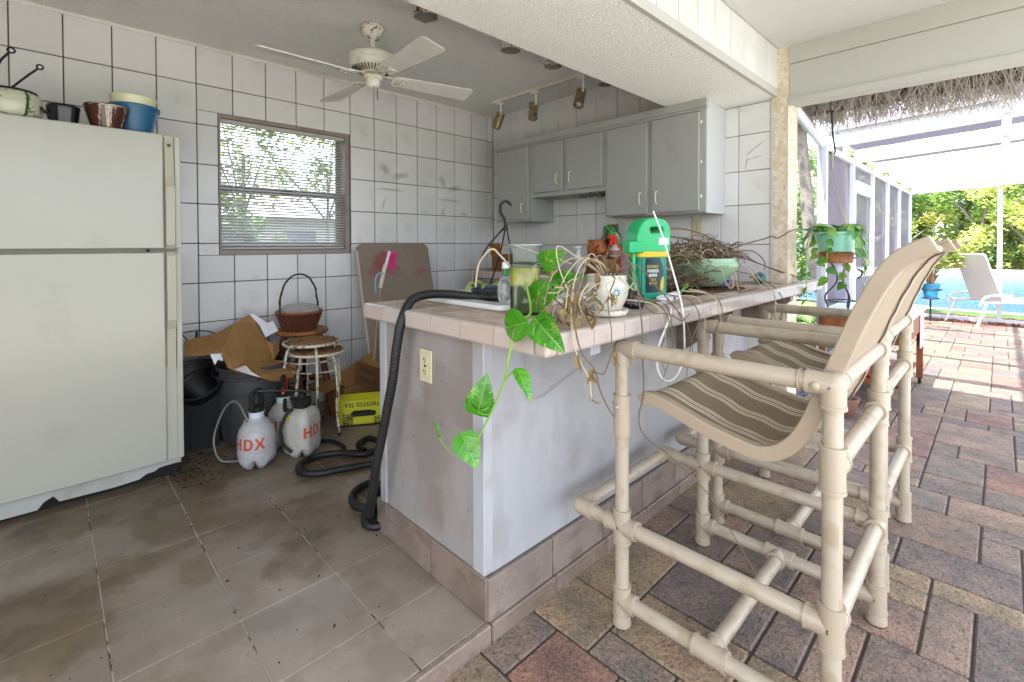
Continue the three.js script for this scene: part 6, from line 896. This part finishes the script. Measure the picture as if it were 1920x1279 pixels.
// ---------------------------------------------------------------- the grounds
{
  const grass = mat({ color: '#5d7a35', roughness: 1, map: rep(tex(512, (u, v) => { const n = fbm(u, v, 8, 241, 6), g = fbm(u, v, 120, 245, 2); return mix(mix([1, 1, 1], [0.7, 0.75, 0.5], n), [0.45, 0.5, 0.35], sm(0.5, 0.75, g)); }), 1.6), ...bump(T.fine, 0.3, 0.03) });
  const hole = (x0, x1, z0, z1) => { const g = new THREE.PlaneGeometry(x1 - x0, z1 - z0); g.rotateX(-PI / 2); g.translate((x0 + x1) / 2, 0, (z0 + z1) / 2); return g; };
  const l = mesh('lawn_ground', [hole(-150, -8, -150, 150), hole(-8, 12.2, -150, -1.0), hole(-8, 12.2, 14, 150), hole(10.05, 12.2, -1.0, 14), hole(12.2, 27, -150, -40), hole(12.2, 27, 40, 150), hole(27, 220, -150, 150)], grass); l.position.y = -0.09; struct(l, 'green lawn around the patio and beyond the pool');
  const wt = new THREE.PlaneGeometry(14.85, 80, 1, 1); wt.rotateX(-PI / 2); wt.translate(19.6, -0.16, 0);
  const w = mesh('pool_water', [wt], mat({ physical: 1, specularIntensity: 0.25, color: '#175a80', roughness: 0.15, map: rep(tex(256, (u, v) => mix([0.75, 0.9, 1], [1.0, 1.0, 1.0], sm(0.35, 0.65, fbm(u, v * 2, 8, 251, 5)))), 3.5), ...bump(tex(256, (u, v) => fbm(u, v * 2, 10, 255, 4), false), 1.6, 0.2) })); struct(w, 'rippled blue water beyond the patio');
  const k = mesh('water_edge_kerb', [bb(12.13, 12.25, -0.3, -0.07, -40, 40), bb(26.9, 27.5, -0.3, 0.10, -40, 40)], mat({ color: '#d9dadb', roughness: 0.6 })); struct(k, 'white kerb along both sides of the water');
  const m = mesh('mulch_bed', [bb(10.06, 11.15, -0.3, -0.058, -6, 8)], mat({ color: '#7a4f3c', roughness: 1, map: rep(tex(256, (u, v) => mix([1, 1, 1], [0.4, 0.35, 0.33], fbm(u, v, 50, 261, 3) * 1.2)), 0.5), ...bump(T.fine, 0.12, 0.03) })); struct(m, 'brown mulch bed at the end of the patio');
  const chips = []; for (let i = 0; i < 900; i++) chips.push(xf(box(rr(0.02, 0.07), 0.012, rr(0.01, 0.025)), rr(10.1, 11.1), -0.05, rr(-1.6, 1.6), rr(-0.3, 0.3), rr(0, 3), rr(-0.3, 0.3)));
  stuff(mesh('mulch_chips', chips, mat({ color: '#8a5a46', roughness: 1 })), 'loose bark chips on the mulch bed');
  const gv = mesh('gravel_bed', [bb(3.35, 5.6, -0.3, -0.075, -2.4, -1.10)], mat({ color: '#8a8790', roughness: 1 })); struct(gv, 'bed of bluish pebbles beside the plaster post');
  const gg = new THREE.IcosahedronGeometry(0.02, 1), peb = new THREE.InstancedMesh(ready(gg), mat({ color: '#9a96a4', roughness: 0.7 }), 2600), M4 = new THREE.Matrix4(), cc = new THREE.Color();
  for (let i = 0; i < 2600; i++) { M4.compose(V(rr(3.4, 5.55), -0.07, rr(-2.3, -1.12)), new THREE.Quaternion().setFromEuler(new THREE.Euler(rr(0, 3), rr(0, 3), rr(0, 3))), V(rr(0.5, 1.3), rr(0.4, 0.8), rr(0.5, 1.2))); peb.setMatrixAt(i, M4); peb.setColorAt(i, cc.setHSL(rr(0.6, 0.75), rr(0.02, 0.15), rr(0.3, 0.8))); }
  peb.name = 'pebbles'; peb.castShadow = peb.receiveShadow = true; scene.add(peb); stuff(peb, 'loose bluish pebbles beside the plaster post');
}
// ---------------------------------------------------------------- foliage
const leafQuad = (() => { const g = new THREE.BufferGeometry(); g.setAttribute('position', new THREE.Float32BufferAttribute([0, 0, 0, 0.28, 0.05, 0.45, 0, 0, 1, -0.28, 0.05, 0.45], 3)); g.setIndex([0, 1, 2, 0, 2, 3]); g.computeVertexNormals(); return g; })();
MT.foliage = mat({ color: '#ffffff', roughness: 0.75, transmission: 0.3, thickness: 0, side: THREE.DoubleSide });
function crown(parent, c, rad, n, size, hue, dark, name = 'crown', clumps = 34, squash = 1) {
  const im = new THREE.InstancedMesh(ready(leafQuad.clone()), MT.foliage, n), M4 = new THREE.Matrix4(), q = new THREE.Quaternion(), e = new THREE.Euler(), col = new THREE.Color(), cl = [];
  for (let i = 0; i < clumps; i++) { const u = rr(-1, 1), a = R() * 6.28, s = Math.sqrt(1 - u * u), r = Math.pow(R(), 0.33); cl.push([c[0] + rad[0] * s * Math.cos(a) * r, c[1] + rad[1] * u * r, c[2] + rad[2] * s * Math.sin(a) * r, rr(0.16, 0.34), rr(-0.03, 0.03), rr(0.8, 1.2)]); }
  for (let i = 0; i < n; i++) {
    const k = pick(cl), u = rr(-1, 1), a = R() * 6.28, s = Math.sqrt(1 - u * u), r = k[3] * Math.pow(R(), 0.5);
    e.set(rr(-0.9, 0.9), rr(0, 6.28), rr(-0.9, 0.9)); q.setFromEuler(e); const z = size * rr(0.6, 1.4);
    M4.compose(V(k[0] + rad[0] * r * s * Math.cos(a), k[1] + rad[1] * r * u * squash, k[2] + rad[2] * r * s * Math.sin(a)), q, V(z, z, z)); im.setMatrixAt(i, M4);
    col.setHSL(hue + k[4] + rr(-0.015, 0.015), rr(0.5, 0.7), dark * k[5] * rr(0.75, 1.25)); im.setColorAt(i, col);
  }
  im.name = name; im.castShadow = im.receiveShadow = true; parent.add(im); stuff(im); return im;
}
MT.bark = mat({ color: '#a3968f', roughness: 1, map: rep(T.stone, 0.3), ...bump(T.stone, 0.2, 0.01) });
function tree(name, label, x, z, h, rad, hue, dark, n, size, group, thick = 1) {
  const t = thing(name, label, 'tree', x, -0.09, z, 0, group); mesh('trunk', [tubeR([[0, -0.2, 0], [rr(-0.1, 0.1), h * 0.3, rr(-0.1, 0.1)], [rr(-0.2, 0.2), h * 0.6, rr(-0.2, 0.2)]], (s) => (0.14 - 0.08 * s) * thick, 14, 8)], MT.bark, t);
  for (let k = 0; k < 4; k++) { const a = k * 1.57 + rr(0, 1); mesh('limb', [tubeR([[0, h * 0.35, 0], [Math.cos(a) * rad[0] * 0.4, h * 0.55, Math.sin(a) * rad[2] * 0.4], [Math.cos(a) * rad[0] * 0.75, h * 0.7, Math.sin(a) * rad[2] * 0.75]], (s) => (0.07 - 0.05 * s) * thick, 10, 6)], MT.bark, t); }
  crown(t, [0, h - rad[1] * 0.95, 0], rad, n, size, hue, dark); return t;
}
{
  const kinds = ['rounded bright green tree', 'dense mid green tree', 'pale yellow green tree', 'dark olive green tree', 'spreading light green tree', 'low leafy green tree', 'tall dark green tree', 'broad yellow green tree', 'feathery mid green tree', 'compact deep green tree'];
  [[29.0, -4.6, 5.2, [2.2, 2.4, 1.9], 0.24, 0.20], [30.5, -2.4, 5.6, [2.3, 2.6, 1.9], 0.26, 0.17], [29.3, -0.6, 4.6, [2.0, 2.2, 1.7], 0.22, 0.24], [31.5, 0.6, 6.2, [2.4, 2.9, 2.0], 0.25, 0.15], [29.5, 1.9, 5.0, [2.1, 2.3, 1.8], 0.23, 0.21], [28.9, -3.3, 3.0, [1.5, 1.4, 1.5], 0.21, 0.25], [33, -1.4, 7.2, [2.8, 3.2, 2.4], 0.26, 0.14], [29.0, 0.9, 3.0, [1.5, 1.4, 1.5], 0.20, 0.25], [33, -5.5, 7.5, [3, 3.4, 2.5], 0.25, 0.16], [33, 3.2, 7.2, [2.8, 3.2, 2.5], 0.25, 0.15]].forEach(([x, z, h, r, hu, d], i) => tree('shore_tree', kinds[i] + ' on the far bank of the water', x, z, h, r, hu - 0.025, d * 1.65, 8000, 0.16, 'trees on the far bank'));
  const m = new THREE.Group(); m.name = 'bank_undergrowth'; scene.add(m); stuff(m, 'tangled undergrowth along the far bank'); for (let k = 0; k < 12; k++) crown(m, [28.3 + rr(-0.3, 0.5), 0.35, -6 + k * 0.95], [0.9, 0.75, 0.8], 900, 0.12, rr(0.15, 0.22), rr(0.2, 0.3), 'undergrowth', 12);
  const w = new THREE.Group(); w.name = 'far_woodland'; scene.add(w); stuff(w, 'far belt of woodland behind the water'); for (let k = 0; k < 16; k++) crown(w, [40 + rr(-3, 3), 3.6, -22 + k * 3.0], [4.5, 4.6, 3.6], 4200, 0.4, rr(0.22, 0.26), rr(0.14, 0.22), 'woodland', 26);
}
// palms, shrubs and trunks beside the screened patio
{
  const t = thing('leaning_trunk', 'smooth grey forked tree trunk outside the screen next to the post', 'tree', 8.75, -0.09, -1.95);
  mesh('trunk', [tubeR([[0, -0.1, 0], [0.02, 0.8, 0.06], [0.1, 1.6, 0.10], [0.15, 2.6, 0.12], [0.2, 4.5, 0.1]], (s) => 0.12 - 0.04 * s, 30, 14)], MT.bark, t); mesh('limb', [tubeR([[-0.02, 0.5, 0], [-0.10, 1.2, -0.14], [-0.05, 2.2, -0.24], [-0.25, 3.6, -0.30]], (s) => 0.11 - 0.04 * s, 26, 12)], MT.bark, t);
  crown(t, [0, 4.6, 0], [2.0, 1.2, 1.6], 3600, 0.14, 0.26, 0.16);
  const fern = (label, x, z, n, len, hue, dk, y = -0.09) => {
    const f = thing('fern_clump', label, 'plant', x, y, z, 0, 'leafy clumps beside the patio'); const col = new THREE.Color().setHSL(hue, 0.6, dk), mm = mat({ roughness: 0.7, transmission: 0.3, thickness: 0, side: THREE.DoubleSide }); mm.color.copy(col);
    for (let k = 0; k < n; k++) {
      const a = k / n * 6.28 + rr(-0.3, 0.3), L = len * rr(0.7, 1.15), g = [], pts = []; for (let i = 0; i <= 8; i++) { const s = i / 8; pts.push(V(Math.cos(a) * L * s * (0.55 + 0.25 * s), L * (1.15 * s - 0.85 * s * s), Math.sin(a) * L * s * (0.55 + 0.25 * s))); }
      const c = new THREE.CatmullRomCurve3(pts); for (let i = 2; i <= 22; i++) { const s = i / 23, p = c.getPointAt(s), td = c.getTangentAt(s), side = td.clone().cross(V(0, 1, 0)).normalize(), w = L * 0.26 * Math.sin(PI * Math.min(1, 0.12 + s * 0.9)); for (const d of [-1, 1]) { const e = p.clone().addScaledVector(side, d * w).addScaledVector(td, w * 0.5).add(V(0, -w * 0.2, 0)), hw = td.clone().multiplyScalar(L * 0.020); const b = new THREE.BufferGeometry(); b.setAttribute('position', new THREE.Float32BufferAttribute([...p.clone().sub(hw).toArray(), ...p.clone().add(hw).toArray(), ...e.toArray()], 3)); b.computeVertexNormals(); g.push(b); } }
      g.push(tube(pts, 0.004, 10, 4)); mesh('frond', g, mm, f);
    }
  };
  fern('bright fern clump low beside the plaster post', 6.5, -1.66, 11, 0.75, 0.24, 0.22); fern('tall fern clump behind the pebble bed', 7.4, -1.95, 12, 1.0, 0.25, 0.20); fern('broad fern clump at the foot of the forked trunk', 7.9, -1.75, 11, 0.9, 0.23, 0.24);
  const sh = (label, x, z, h, r, hue, dk, n = 2600, sz = 0.09) => { const s = thing('garden_shrub', label, 'shrub', x, -0.09, z, 0, 'shrubs beside the house'); mesh('stem', [tubeR([[0, -0.1, 0], [0.02, h * 0.4, 0.03], [0, h * 0.7, 0]], () => 0.025, 8, 6)], MT.bark, s); crown(s, [0, h - r[1], 0], r, n, sz, hue, dk, 'foliage', 22); };
  sh('leafy shrub behind the ferns outside the screen', 9.2, -2.75, 1.9, [0.8, 0.95, 0.7], 0.24, 0.22); sh('tall shrub behind the forked trunk', 11.5, -3.4, 2.6, [1.1, 1.3, 0.9], 0.25, 0.2, 3200, 0.11);
  sh('bright bush close outside the kitchen window', 1.17, -5.2, 1.8, [0.30, 0.62, 0.3], 0.24, 0.17, 3000, 0.06); sh('low bush outside under the kitchen window', 1.9, -6.2, 1.5, [0.5, 0.6, 0.45], 0.24, 0.22, 2400, 0.07);
  tree('yard_tree', 'grey green tree seen through the upper window pane', 5.3, -12.5, 5.4, [2.2, 1.7, 1.6], 0.20, 0.20, 3800, 0.11, 'trees outside the kitchen window', 0.45); tree('yard_tree', 'slender tree seen through the left of the window', 2.9, -11.0, 5.2, [1.0, 1.5, 1.0], 0.22, 0.15, 1300, 0.11, 'trees outside the kitchen window', 0.4);
  const hs = thing('neighbour_house', 'pale neighbouring house with white roof seen through the window', 'house', 7.2, -0.09, -19); const hm = mat({ color: '#b9b2ac', roughness: 0.8 });
  mesh('wall', [bb(-4.5, 4.5, 0, 2.1, -3, 3)], hm, hs); const rs = new THREE.Shape(); [[-3.5, 2.1], [3.5, 2.1], [0, 3.0]].forEach(([a, b], i) => i ? rs.lineTo(a, b) : rs.moveTo(a, b)); mesh('roof', [xf(new THREE.ExtrudeGeometry(rs, { depth: 9.6, bevelEnabled: false }), -4.8, 0, 0, 0, PI / 2)], mat({ color: '#d4d4d6', roughness: 0.7 }), hs);
  for (let k = 0; k < 4; k++) { const w = mesh('window', [bb(-3.9 + k * 2.1, -2.9 + k * 2.1, 0.8, 1.75, 3.0, 3.03)], mat({ color: '#4f5560', roughness: 0.1 }), hs); mesh('window_frame', [bb(-3.95 + k * 2.1, -2.85 + k * 2.1, 1.75, 1.82, 3.0, 3.05), bb(-3.95 + k * 2.1, -2.85 + k * 2.1, 0.73, 0.8, 3.0, 3.05)], MT.white, w); }
  const fe = thing('yard_fence', 'grey board fence in front of the neighbouring house', 'fence', 0, -0.09, -13.5); const fm = mat({ color: '#8d8791', roughness: 0.9 }); for (let k = 0; k < 30; k++) mesh('board', [bb(1.0 + k * 0.22, 1.2 + k * 0.22, 0, 1.35 + rr(-0.02, 0.02), -0.01, 0.01)], fm, fe);
}
// ---------------------------------------------------------------- pool screen cage
{
  const al = mat({ color: '#dfe1e6', roughness: 0.35, map: rep(T.smudge, 2) }), scr = mat({ color: '#6d6470', roughness: 0.9, transparent: true, opacity: 0.66 }), scr3 = mat({ color: '#4d4854', roughness: 0.8 });
  const c = thing('screen_cage', 'white aluminium screen enclosure over the sunny part of the patio', 'screen enclosure');
  const rise = (g) => { const P = g.attributes.position; for (let i = 0; i < P.count; i++) P.setY(i, P.getY(i) + 0.055 * (P.getZ(i) + 1.05)); return g; };   // the roof climbs away from the wall
  const X = [4.85, 5.95, 7.05, 8.13, 9.2, 10.43];
  X.forEach((x, i) => {
    const b = mesh('roof_beam', [rise(bb(x - 0.025, x + 0.025, 1.99, 2.117, -1.055, 4.6))], al, c); mesh('bolt', [[0, 0], [0.055, 0], [0.055, 0.05], [0, 0.09], [0.055, 0.095]].map(([dz, dy]) => cyl(0.005, 0.005, 0.006, x - 0.027, 2.0 + dy + 0.008, -1.03 + dz, 8, 0, PI / 2)), MT.dark, b);
    mesh('wall_post', [bb(x - 0.028, x + 0.028, G, 2.035, -1.125, -1.057)], al, c);
    if (i < 5) { const n = X[i + 1]; mesh('eave_rail', [bb(x + 0.029, n - 0.029, 1.985, 2.035, -1.12, -1.062)], al, c); mesh('kick_plate', [bb(x + 0.029, n - 0.029, G, 0.16, -1.11, -1.075)], al, c); mesh('purlin', [bb(x + 0.026, n - 0.026, 2.09, 2.14, -0.005, 0.05)], al, c); const s = mesh('wall_screen', [bb(x + 0.03, n - 0.03, 0.162, 1.983, -1.094, -1.092)], scr, c); const th = []; for (let q = x + 0.035; q < n - 0.03; q += 0.02) th.push(rise(box(0.0007, 0.0045, 5.65, q, 2.121, 1.775))); stuff(mesh('roof_screen', th, scr3, c)); }
  });
  mesh('gutter_board', [rise(bb(4.80, 4.90, 2.119, 2.195, -1.06, 4.6))], mat({ color: '#b5b0bb', roughness: 0.5 }), c);
  mesh('purlin', [bb(4.25, 4.823, 2.08, 2.13, 0.0, 0.05)], al, c);
  mesh('entry_rail', [rod(V(3.33, 2.025, -0.915), V(4.82, 2.03, -1.09), 0.035, 4)], al, c);
  mesh('bay_screen', [(() => { const g = new THREE.BufferGeometry(); g.setAttribute('position', new THREE.Float32BufferAttribute([4.82, 0.5, -1.09, 4.82, 1.99, -1.09, 4.3, 1.99, -1.03, 4.82, 0.5, -1.09, 4.3, 1.99, -1.03, 4.3, 0.5, -1.03], 3)); return g; })()], mat({ color: '#7a6f74', roughness: 0.9, transparent: true, opacity: 0.25, side: THREE.DoubleSide }), c);
  const d = mesh('screen_door', [bb(5.985, 6.05, G + 0.02, 1.75, -1.085, -1.058), bb(6.95, 7.015, G + 0.02, 1.75, -1.085, -1.058), bb(6.05, 6.95, 1.70, 1.83, -1.085, -1.058), bb(6.05, 6.95, 0.80, 0.90, -1.085, -1.058), bb(6.05, 6.95, G + 0.02, 0.2, -1.085, -1.058)], al, c); mesh('door_handle', [tube([[6.12, 0.80, -1.055], [6.12, 0.83, -1.02], [6.12, 0.87, -1.02], [6.12, 0.90, -1.055]], 0.009, 16, 6)], MT.dark, d);
  mesh('end_post', [bb(10.40, 10.455, G, 2.0, -0.04, 0.015)], al, c); mesh('end_post', [bb(10.40, 10.455, G, 2.0, 1.2, 1.26)], al, c); mesh('end_rail', [bb(10.405, 10.45, G, 0.0, -1.05, -0.042), bb(10.405, 10.45, G, 0.0, 0.016, 4.6)], al, c);
}
// palm thatch along the eave
{
  const t = thing('palm_thatch', 'shaggy palm thatch fringe hanging from the roof edge', 'thatch'); mesh('thatch_board', [bb(3.34, 4.30, 2.40, 2.465, -1.9, 0.9)], mat({ color: '#8d7868', roughness: 1, map: rep(T.wood, 0.4) }), t);
  mesh('straw_mat', [bb(4.0, 4.03, 2.10, 2.40, -1.9, 0.9)], mat({ color: '#8a817c', roughness: 1, map: rep(T.wood, 0.15) }), t); mesh('rafter', [rod(V(3.4, 2.36, -1.0), V(4.3, 2.33, -1.12), 0.03, 8)], mat({ color: '#8d6a54', roughness: 0.9 }), t);
  const mk = (n, x0, x1, l0, l1, r) => { const l = []; for (let k = 0; k < n; k++) { const x = rr(x0, x1), z = rr(-1.5, 0.7), y = 2.42, L = rr(l0, l1), cx = rr(-0.08, 0.10), cz = rr(-0.16, 0.16); l.push(tubeR([V(x, y, z), V(x + cx * 0.3, y - L * 0.5, z + cz * 0.3), V(x + cx, y - L, z + cz)], (s) => r * (1 - 0.7 * s), 3, 3)); } return l; };
  stuff(mesh('dense_straw', mk(3800, 3.85, 4.30, 0.24, 0.42, 0.005), mat({ color: '#bbb2ab', roughness: 1 }), t)); stuff(mesh('pale_straw', mk(620, 4.2, 4.36, 0.26, 0.43, 0.004), mat({ color: '#c9bda9', roughness: 0.9 }), t)); stuff(mesh('loose_straw', mk(60, 4.28, 4.38, 0.32, 0.44, 0.0035), mat({ color: '#dcd3c2', roughness: 0.9 }), t));
}
// ---------------------------------------------------------------- furniture outside
{
  const l = thing('sun_lounger', 'white sling sun lounger with raised back at the end of the patio', 'sun lounger', 10.0, G, -0.34, -0.85), fm = mat({ color: '#d9d2c6', roughness: 0.4 }), sl = mat({ color: '#e2e0dc', roughness: 0.8 });
  const b = mesh('backrest', [xf(box(0.02, 0.74, 0.46), 0.12, 0.70, 0.02, 0, 0, 0.34)], sl, l); mesh('back_frame', [rod(V(0.25, 0.36, -0.23), V(-0.005, 1.05, -0.23), 0.016, 8), rod(V(0.25, 0.36, 0.27), V(-0.005, 1.05, 0.27), 0.016, 8), rod(V(-0.005, 1.05, -0.23), V(-0.005, 1.05, 0.27), 0.016, 8)], fm, b);
  mesh('seat', [bb(0.25, 1.3, 0.345, 0.365, -0.21, 0.25)], sl, l); mesh('seat_rail', [rod(V(-0.05, 0.35, -0.25), V(1.4, 0.35, -0.25), 0.018, 8)], fm, l); mesh('seat_rail', [rod(V(-0.05, 0.35, 0.29), V(1.4, 0.35, 0.29), 0.018, 8)], fm, l); mesh('arm_rail', [tube([[-0.1, 0.30, 0.31], [0.0, 0.44, 0.31], [0.35, 0.46, 0.31]], 0.016, 16, 8)], fm, l); mesh('arm_rail', [tube([[-0.1, 0.30, -0.27], [0.0, 0.44, -0.27], [0.35, 0.46, -0.27]], 0.016, 16, 8)], fm, l);
  for (const [x, z, s] of [[-0.05, -0.26, -0.12], [-0.05, 0.30, -0.12], [1.2, -0.26, 0.1], [1.2, 0.30, 0.1]]) mesh('leg', [tube([[x + 0.06, 0.36, z], [x, 0.18, z], [x + s * 0.6, 0.0, z]], 0.017, 12, 8)], fm, l);
  const p = thing('blue_glazed_pot', 'blue glazed pot with spiky plant on a black iron stand', 'pot', 9.93, G, -0.765); const im = mat({ color: '#1b1d20', roughness: 0.5 });
  mesh('bowl', [lathe(pot(0.075, 0.11, 0.23, 0.01, 0.03), 32, 0, 0.36, 0)], mat({ color: '#3f9bc0', roughness: 0.15 }), p); mesh('stand_ring', [xf(new THREE.TorusGeometry(0.13, 0.01, 6, 30), 0, 0.50, 0, PI / 2), xf(new THREE.TorusGeometry(0.10, 0.01, 6, 30), 0, 0.36, 0, PI / 2)], im, p); mesh('stand_post', [rod(V(0, 0, 0), V(0, 0.36, 0), 0.012, 8)], im, p); for (const a of [0, 2.1, 4.2]) mesh('stand_foot', [tube([[0, 0.02, 0], [Math.cos(a) * 0.1, 0.02, Math.sin(a) * 0.1], [Math.cos(a) * 0.17, 0.05, Math.sin(a) * 0.17]], 0.009, 12, 6)], im, p);
  const sp = []; for (let k = 0; k < 46; k++) { const a = R() * 6.28, L = rr(0.22, 0.42), o = rr(0.1, 0.5); sp.push(tubeR([[Math.cos(a) * 0.03, 0.58, Math.sin(a) * 0.03], [Math.cos(a) * o * 0.25, 0.58 + L * 0.6, Math.sin(a) * o * 0.25], [Math.cos(a) * o * 0.6, 0.58 + L, Math.sin(a) * o * 0.6]], (s) => 0.009 * (1 - 0.8 * s), 8, 4)); } mesh('spiky_leaves', sp, mat({ color: '#8a6f4c', roughness: 0.8 }), p); crown(p, [0.05, 0.95, 0.12], [0.22, 0.25, 0.22], 420, 0.08, 0.18, 0.3, 'foliage', 10);
  // wooden cart with white top
  const c = thing('wooden_cart', 'reddish wooden garden cart with white top on casters', 'cart', 4.92, G, -0.735), wm = mat({ color: '#9a5a35', roughness: 0.55, map: rep(T.wood, 0.5) });
  mesh('top_sheet', [xf(new RoundedBoxGeometry(1.10, 0.02, 0.60, 2, 0.006), 0, 0.672, 0)], mat({ color: '#d5d6de', roughness: 0.4 }), c); for (const z of [-0.255, 0.255]) mesh('apron_board', [bb(-0.48, 0.48, 0.48, 0.66, z - 0.01, z + 0.01)], wm, c); for (const x of [-0.51, 0.51]) mesh('apron_board', [bb(x - 0.01, x + 0.01, 0.48, 0.66, -0.24, 0.24)], x > 0 ? wm : mat({ color: '#b06f3f', roughness: 0.55, map: rep(T.wood, 0.5) }), c); mesh('lower_shelf', [bb(-0.5, 0.5, 0.16, 0.18, -0.23, 0.23)], wm, c);
  mesh('white_cloth', [bb(0.30, 0.515, 0.34, 0.662, 0.268, 0.274)], mat({ color: '#d9d3d6', roughness: 0.8 }), c);
  for (const x of [-0.51, 0.51]) for (const z of [-0.25, 0.25]) { const l2 = mesh('leg', [bb(x - 0.025, x + 0.025, 0.05, 0.66, z - 0.022, z + 0.022)], wm, c); mesh('caster', [cyl(0.025, 0.025, 0.02, x, 0.025, z, 16, PI / 2)], MT.dark, l2); }
  const r = thing('red_watering_can', 'small red object on the lower shelf of the cart', 'container', 4.62, G + 0.181, -0.72); mesh('vessel', [lathe([[0.001, 0], [0.07, 0], [0.075, 0.02], [0.07, 0.14], [0.05, 0.16], [0.001, 0.16]], 24)], mat({ color: '#b8232c', roughness: 0.35 }), r);
  const tp = thing('terracotta_trough', 'low terracotta planter on the pavers under the cart', 'planter', 4.05, G, -0.80); mesh('trough', [lathe([[0.001, 0], [0.09, 0], [0.12, 0.12], [0.125, 0.13], [0.11, 0.13], [0.08, 0.02], [0.001, 0.02]], 28)], mat({ color: '#7d5346', roughness: 0.8 }), tp); mesh('soil', [cyl(0.1, 0.1, 0.01, 0, 0.11, 0, 24)], mat({ color: '#4a3a30', roughness: 1, ...bump(T.fine, 0.05, 0.01) }), tp);
  // iron plant stand with small plants
  const s = thing('iron_plant_stand', 'curved black iron plant stand on the white cart top', 'plant stand', 4.75, G + 0.683, -0.93); for (const a of [0.3, 2.4, 4.5]) mesh('curved_leg', [tube([[Math.cos(a) * 0.09, 0, Math.sin(a) * 0.09], [Math.cos(a) * 0.11, 0.10, Math.sin(a) * 0.11], [Math.cos(a) * 0.03, 0.22, Math.sin(a) * 0.03], [Math.cos(a) * 0.05, 0.34, Math.sin(a) * 0.05], [Math.cos(a) * 0.11, 0.42, Math.sin(a) * 0.11]], 0.007, 30, 6)], im, s); mesh('ring', [xf(new THREE.TorusGeometry(0.11, 0.006, 6, 30), 0, 0.42, 0, PI / 2), xf(new THREE.TorusGeometry(0.10, 0.006, 6, 30), 0, 0.06, 0, PI / 2)], im, s);
  const gp = thing('small_green_plant', 'small leafy plant in a white pot on the cart', 'plant', 5.1, G + 0.683, -0.72); mesh('bowl', [lathe(pot(0.04, 0.055, 0.07, 0.004, 0.01), 24)], MT.white, gp); crown(gp, [0, 0.11, 0], [0.09, 0.07, 0.09], 260, 0.05, 0.27, 0.18, 'foliage', 8);
  // hanging basket at the header beam
  const h = thing('hanging_planter', 'mint green hanging planter with trailing pothos under the beam', 'planter', 3.25, 0, -0.665); mesh('bowl', [lathe(pot(0.080, 0.103, 0.115, 0.004, 0.016), 36, 0, 1.118, 0)], mat({ color: '#86c5ab', roughness: 0.35 }), h); mesh('saucer', [lathe([[0.001, 1.055], [0.075, 1.055], [0.085, 1.06], [0.088, 1.117], [0.001, 1.117]], 36)], mat({ color: '#a9703f', roughness: 0.6, map: rep(T.wood, 0.2) }), h);
  mesh('hanger_wire', [rod(V(0.09, 1.225, 0.03), V(0.0, 1.60, -0.02), 0.0018, 5), rod(V(-0.07, 1.225, 0.07), V(0.0, 1.60, -0.02), 0.0018, 5), rod(V(-0.02, 1.225, -0.095), V(0.0, 1.60, -0.02), 0.0018, 5), tube([[0, 1.6, -0.02], [0.004, 1.64, -0.02], [0, 1.70, -0.02]], 0.006, 12, 6)], mat({ color: '#9a8f7e', roughness: 0.6 }), h);
  mesh('hook', [tube([[0.0, 1.70, -0.035], [0.004, 1.685, -0.02], [0.012, 1.70, -0.008], [0.004, 1.80, -0.018], [-0.004, 1.90, -0.022], [0.0, 1.935, -0.028], [0.0, 1.93, -0.05]], 0.0045, 40, 6), rod(V(0, 1.93, -0.028), V(0, 1.99, -0.028), 0.003, 6)], MT.dark, h);
  const gm = [0, 1, 2].map((k) => mat({ color: ['#3f7a2a', '#4f8a2c', '#77a03c'][k], roughness: 0.5, transmission: 0.25, thickness: 0, side: THREE.DoubleSide }));
  for (const [a, r0, d] of [[0.2, 0.1, 0.28], [1.2, 0.11, 0.20], [2.2, 0.12, 0.10], [3.2, 0.13, 0.24], [4.0, 0.14, 0.38], [4.8, 0.13, 0.30], [5.5, 0.14, 0.16], [1.7, 0.12, 0.34]]) { const pts = [V(Math.cos(a) * 0.05, 1.23, Math.sin(a) * 0.05), V(Math.cos(a) * r0 * 0.9, 1.26, Math.sin(a) * r0 * 0.9), V(Math.cos(a) * r0 * 1.15, 1.2 - d * 0.3, Math.sin(a) * r0 * 1.15), V(Math.cos(a) * r0 * 1.1, 1.2 - d, Math.sin(a) * r0 * 1.1)]; mesh('stem', [tube(pts, 0.0022, 20, 5)], MT.stem, h); const cv = new THREE.CatmullRomCurve3(pts); for (let k = 0; k < 7; k++) { const p0 = cv.getPointAt(0.12 + 0.86 * k / 6.1), dr = V(Math.cos(a + rr(-1.4, 1.4)), rr(-1.1, -0.2), Math.sin(a + rr(-1.4, 1.4))).normalize(); mesh('leaf', leafGeo(p0, p0.clone().addScaledVector(dr, rr(0.045, 0.075)), V(Math.cos(a), 0.7, Math.sin(a)).normalize(), 0.95, 0.2, 0.3, 4, 5), pick(gm), h, true); } }
  for (let k = 0; k < 26; k++) { const a = R() * 6.28, q = rr(0.02, 0.09), b0 = V(Math.cos(a) * q, 1.235 + rr(0, 0.03), Math.sin(a) * q), dr = V(Math.cos(a), rr(-0.1, 0.7), Math.sin(a)).normalize(); mesh('leaf', leafGeo(b0, b0.clone().addScaledVector(dr, rr(0.05, 0.08)), V(-0.4, 0.9, 0.3).normalize(), 0.95, 0.2, 0.3, 4, 5), pick(gm), h, true); }
}
renderer.render(scene, camera);
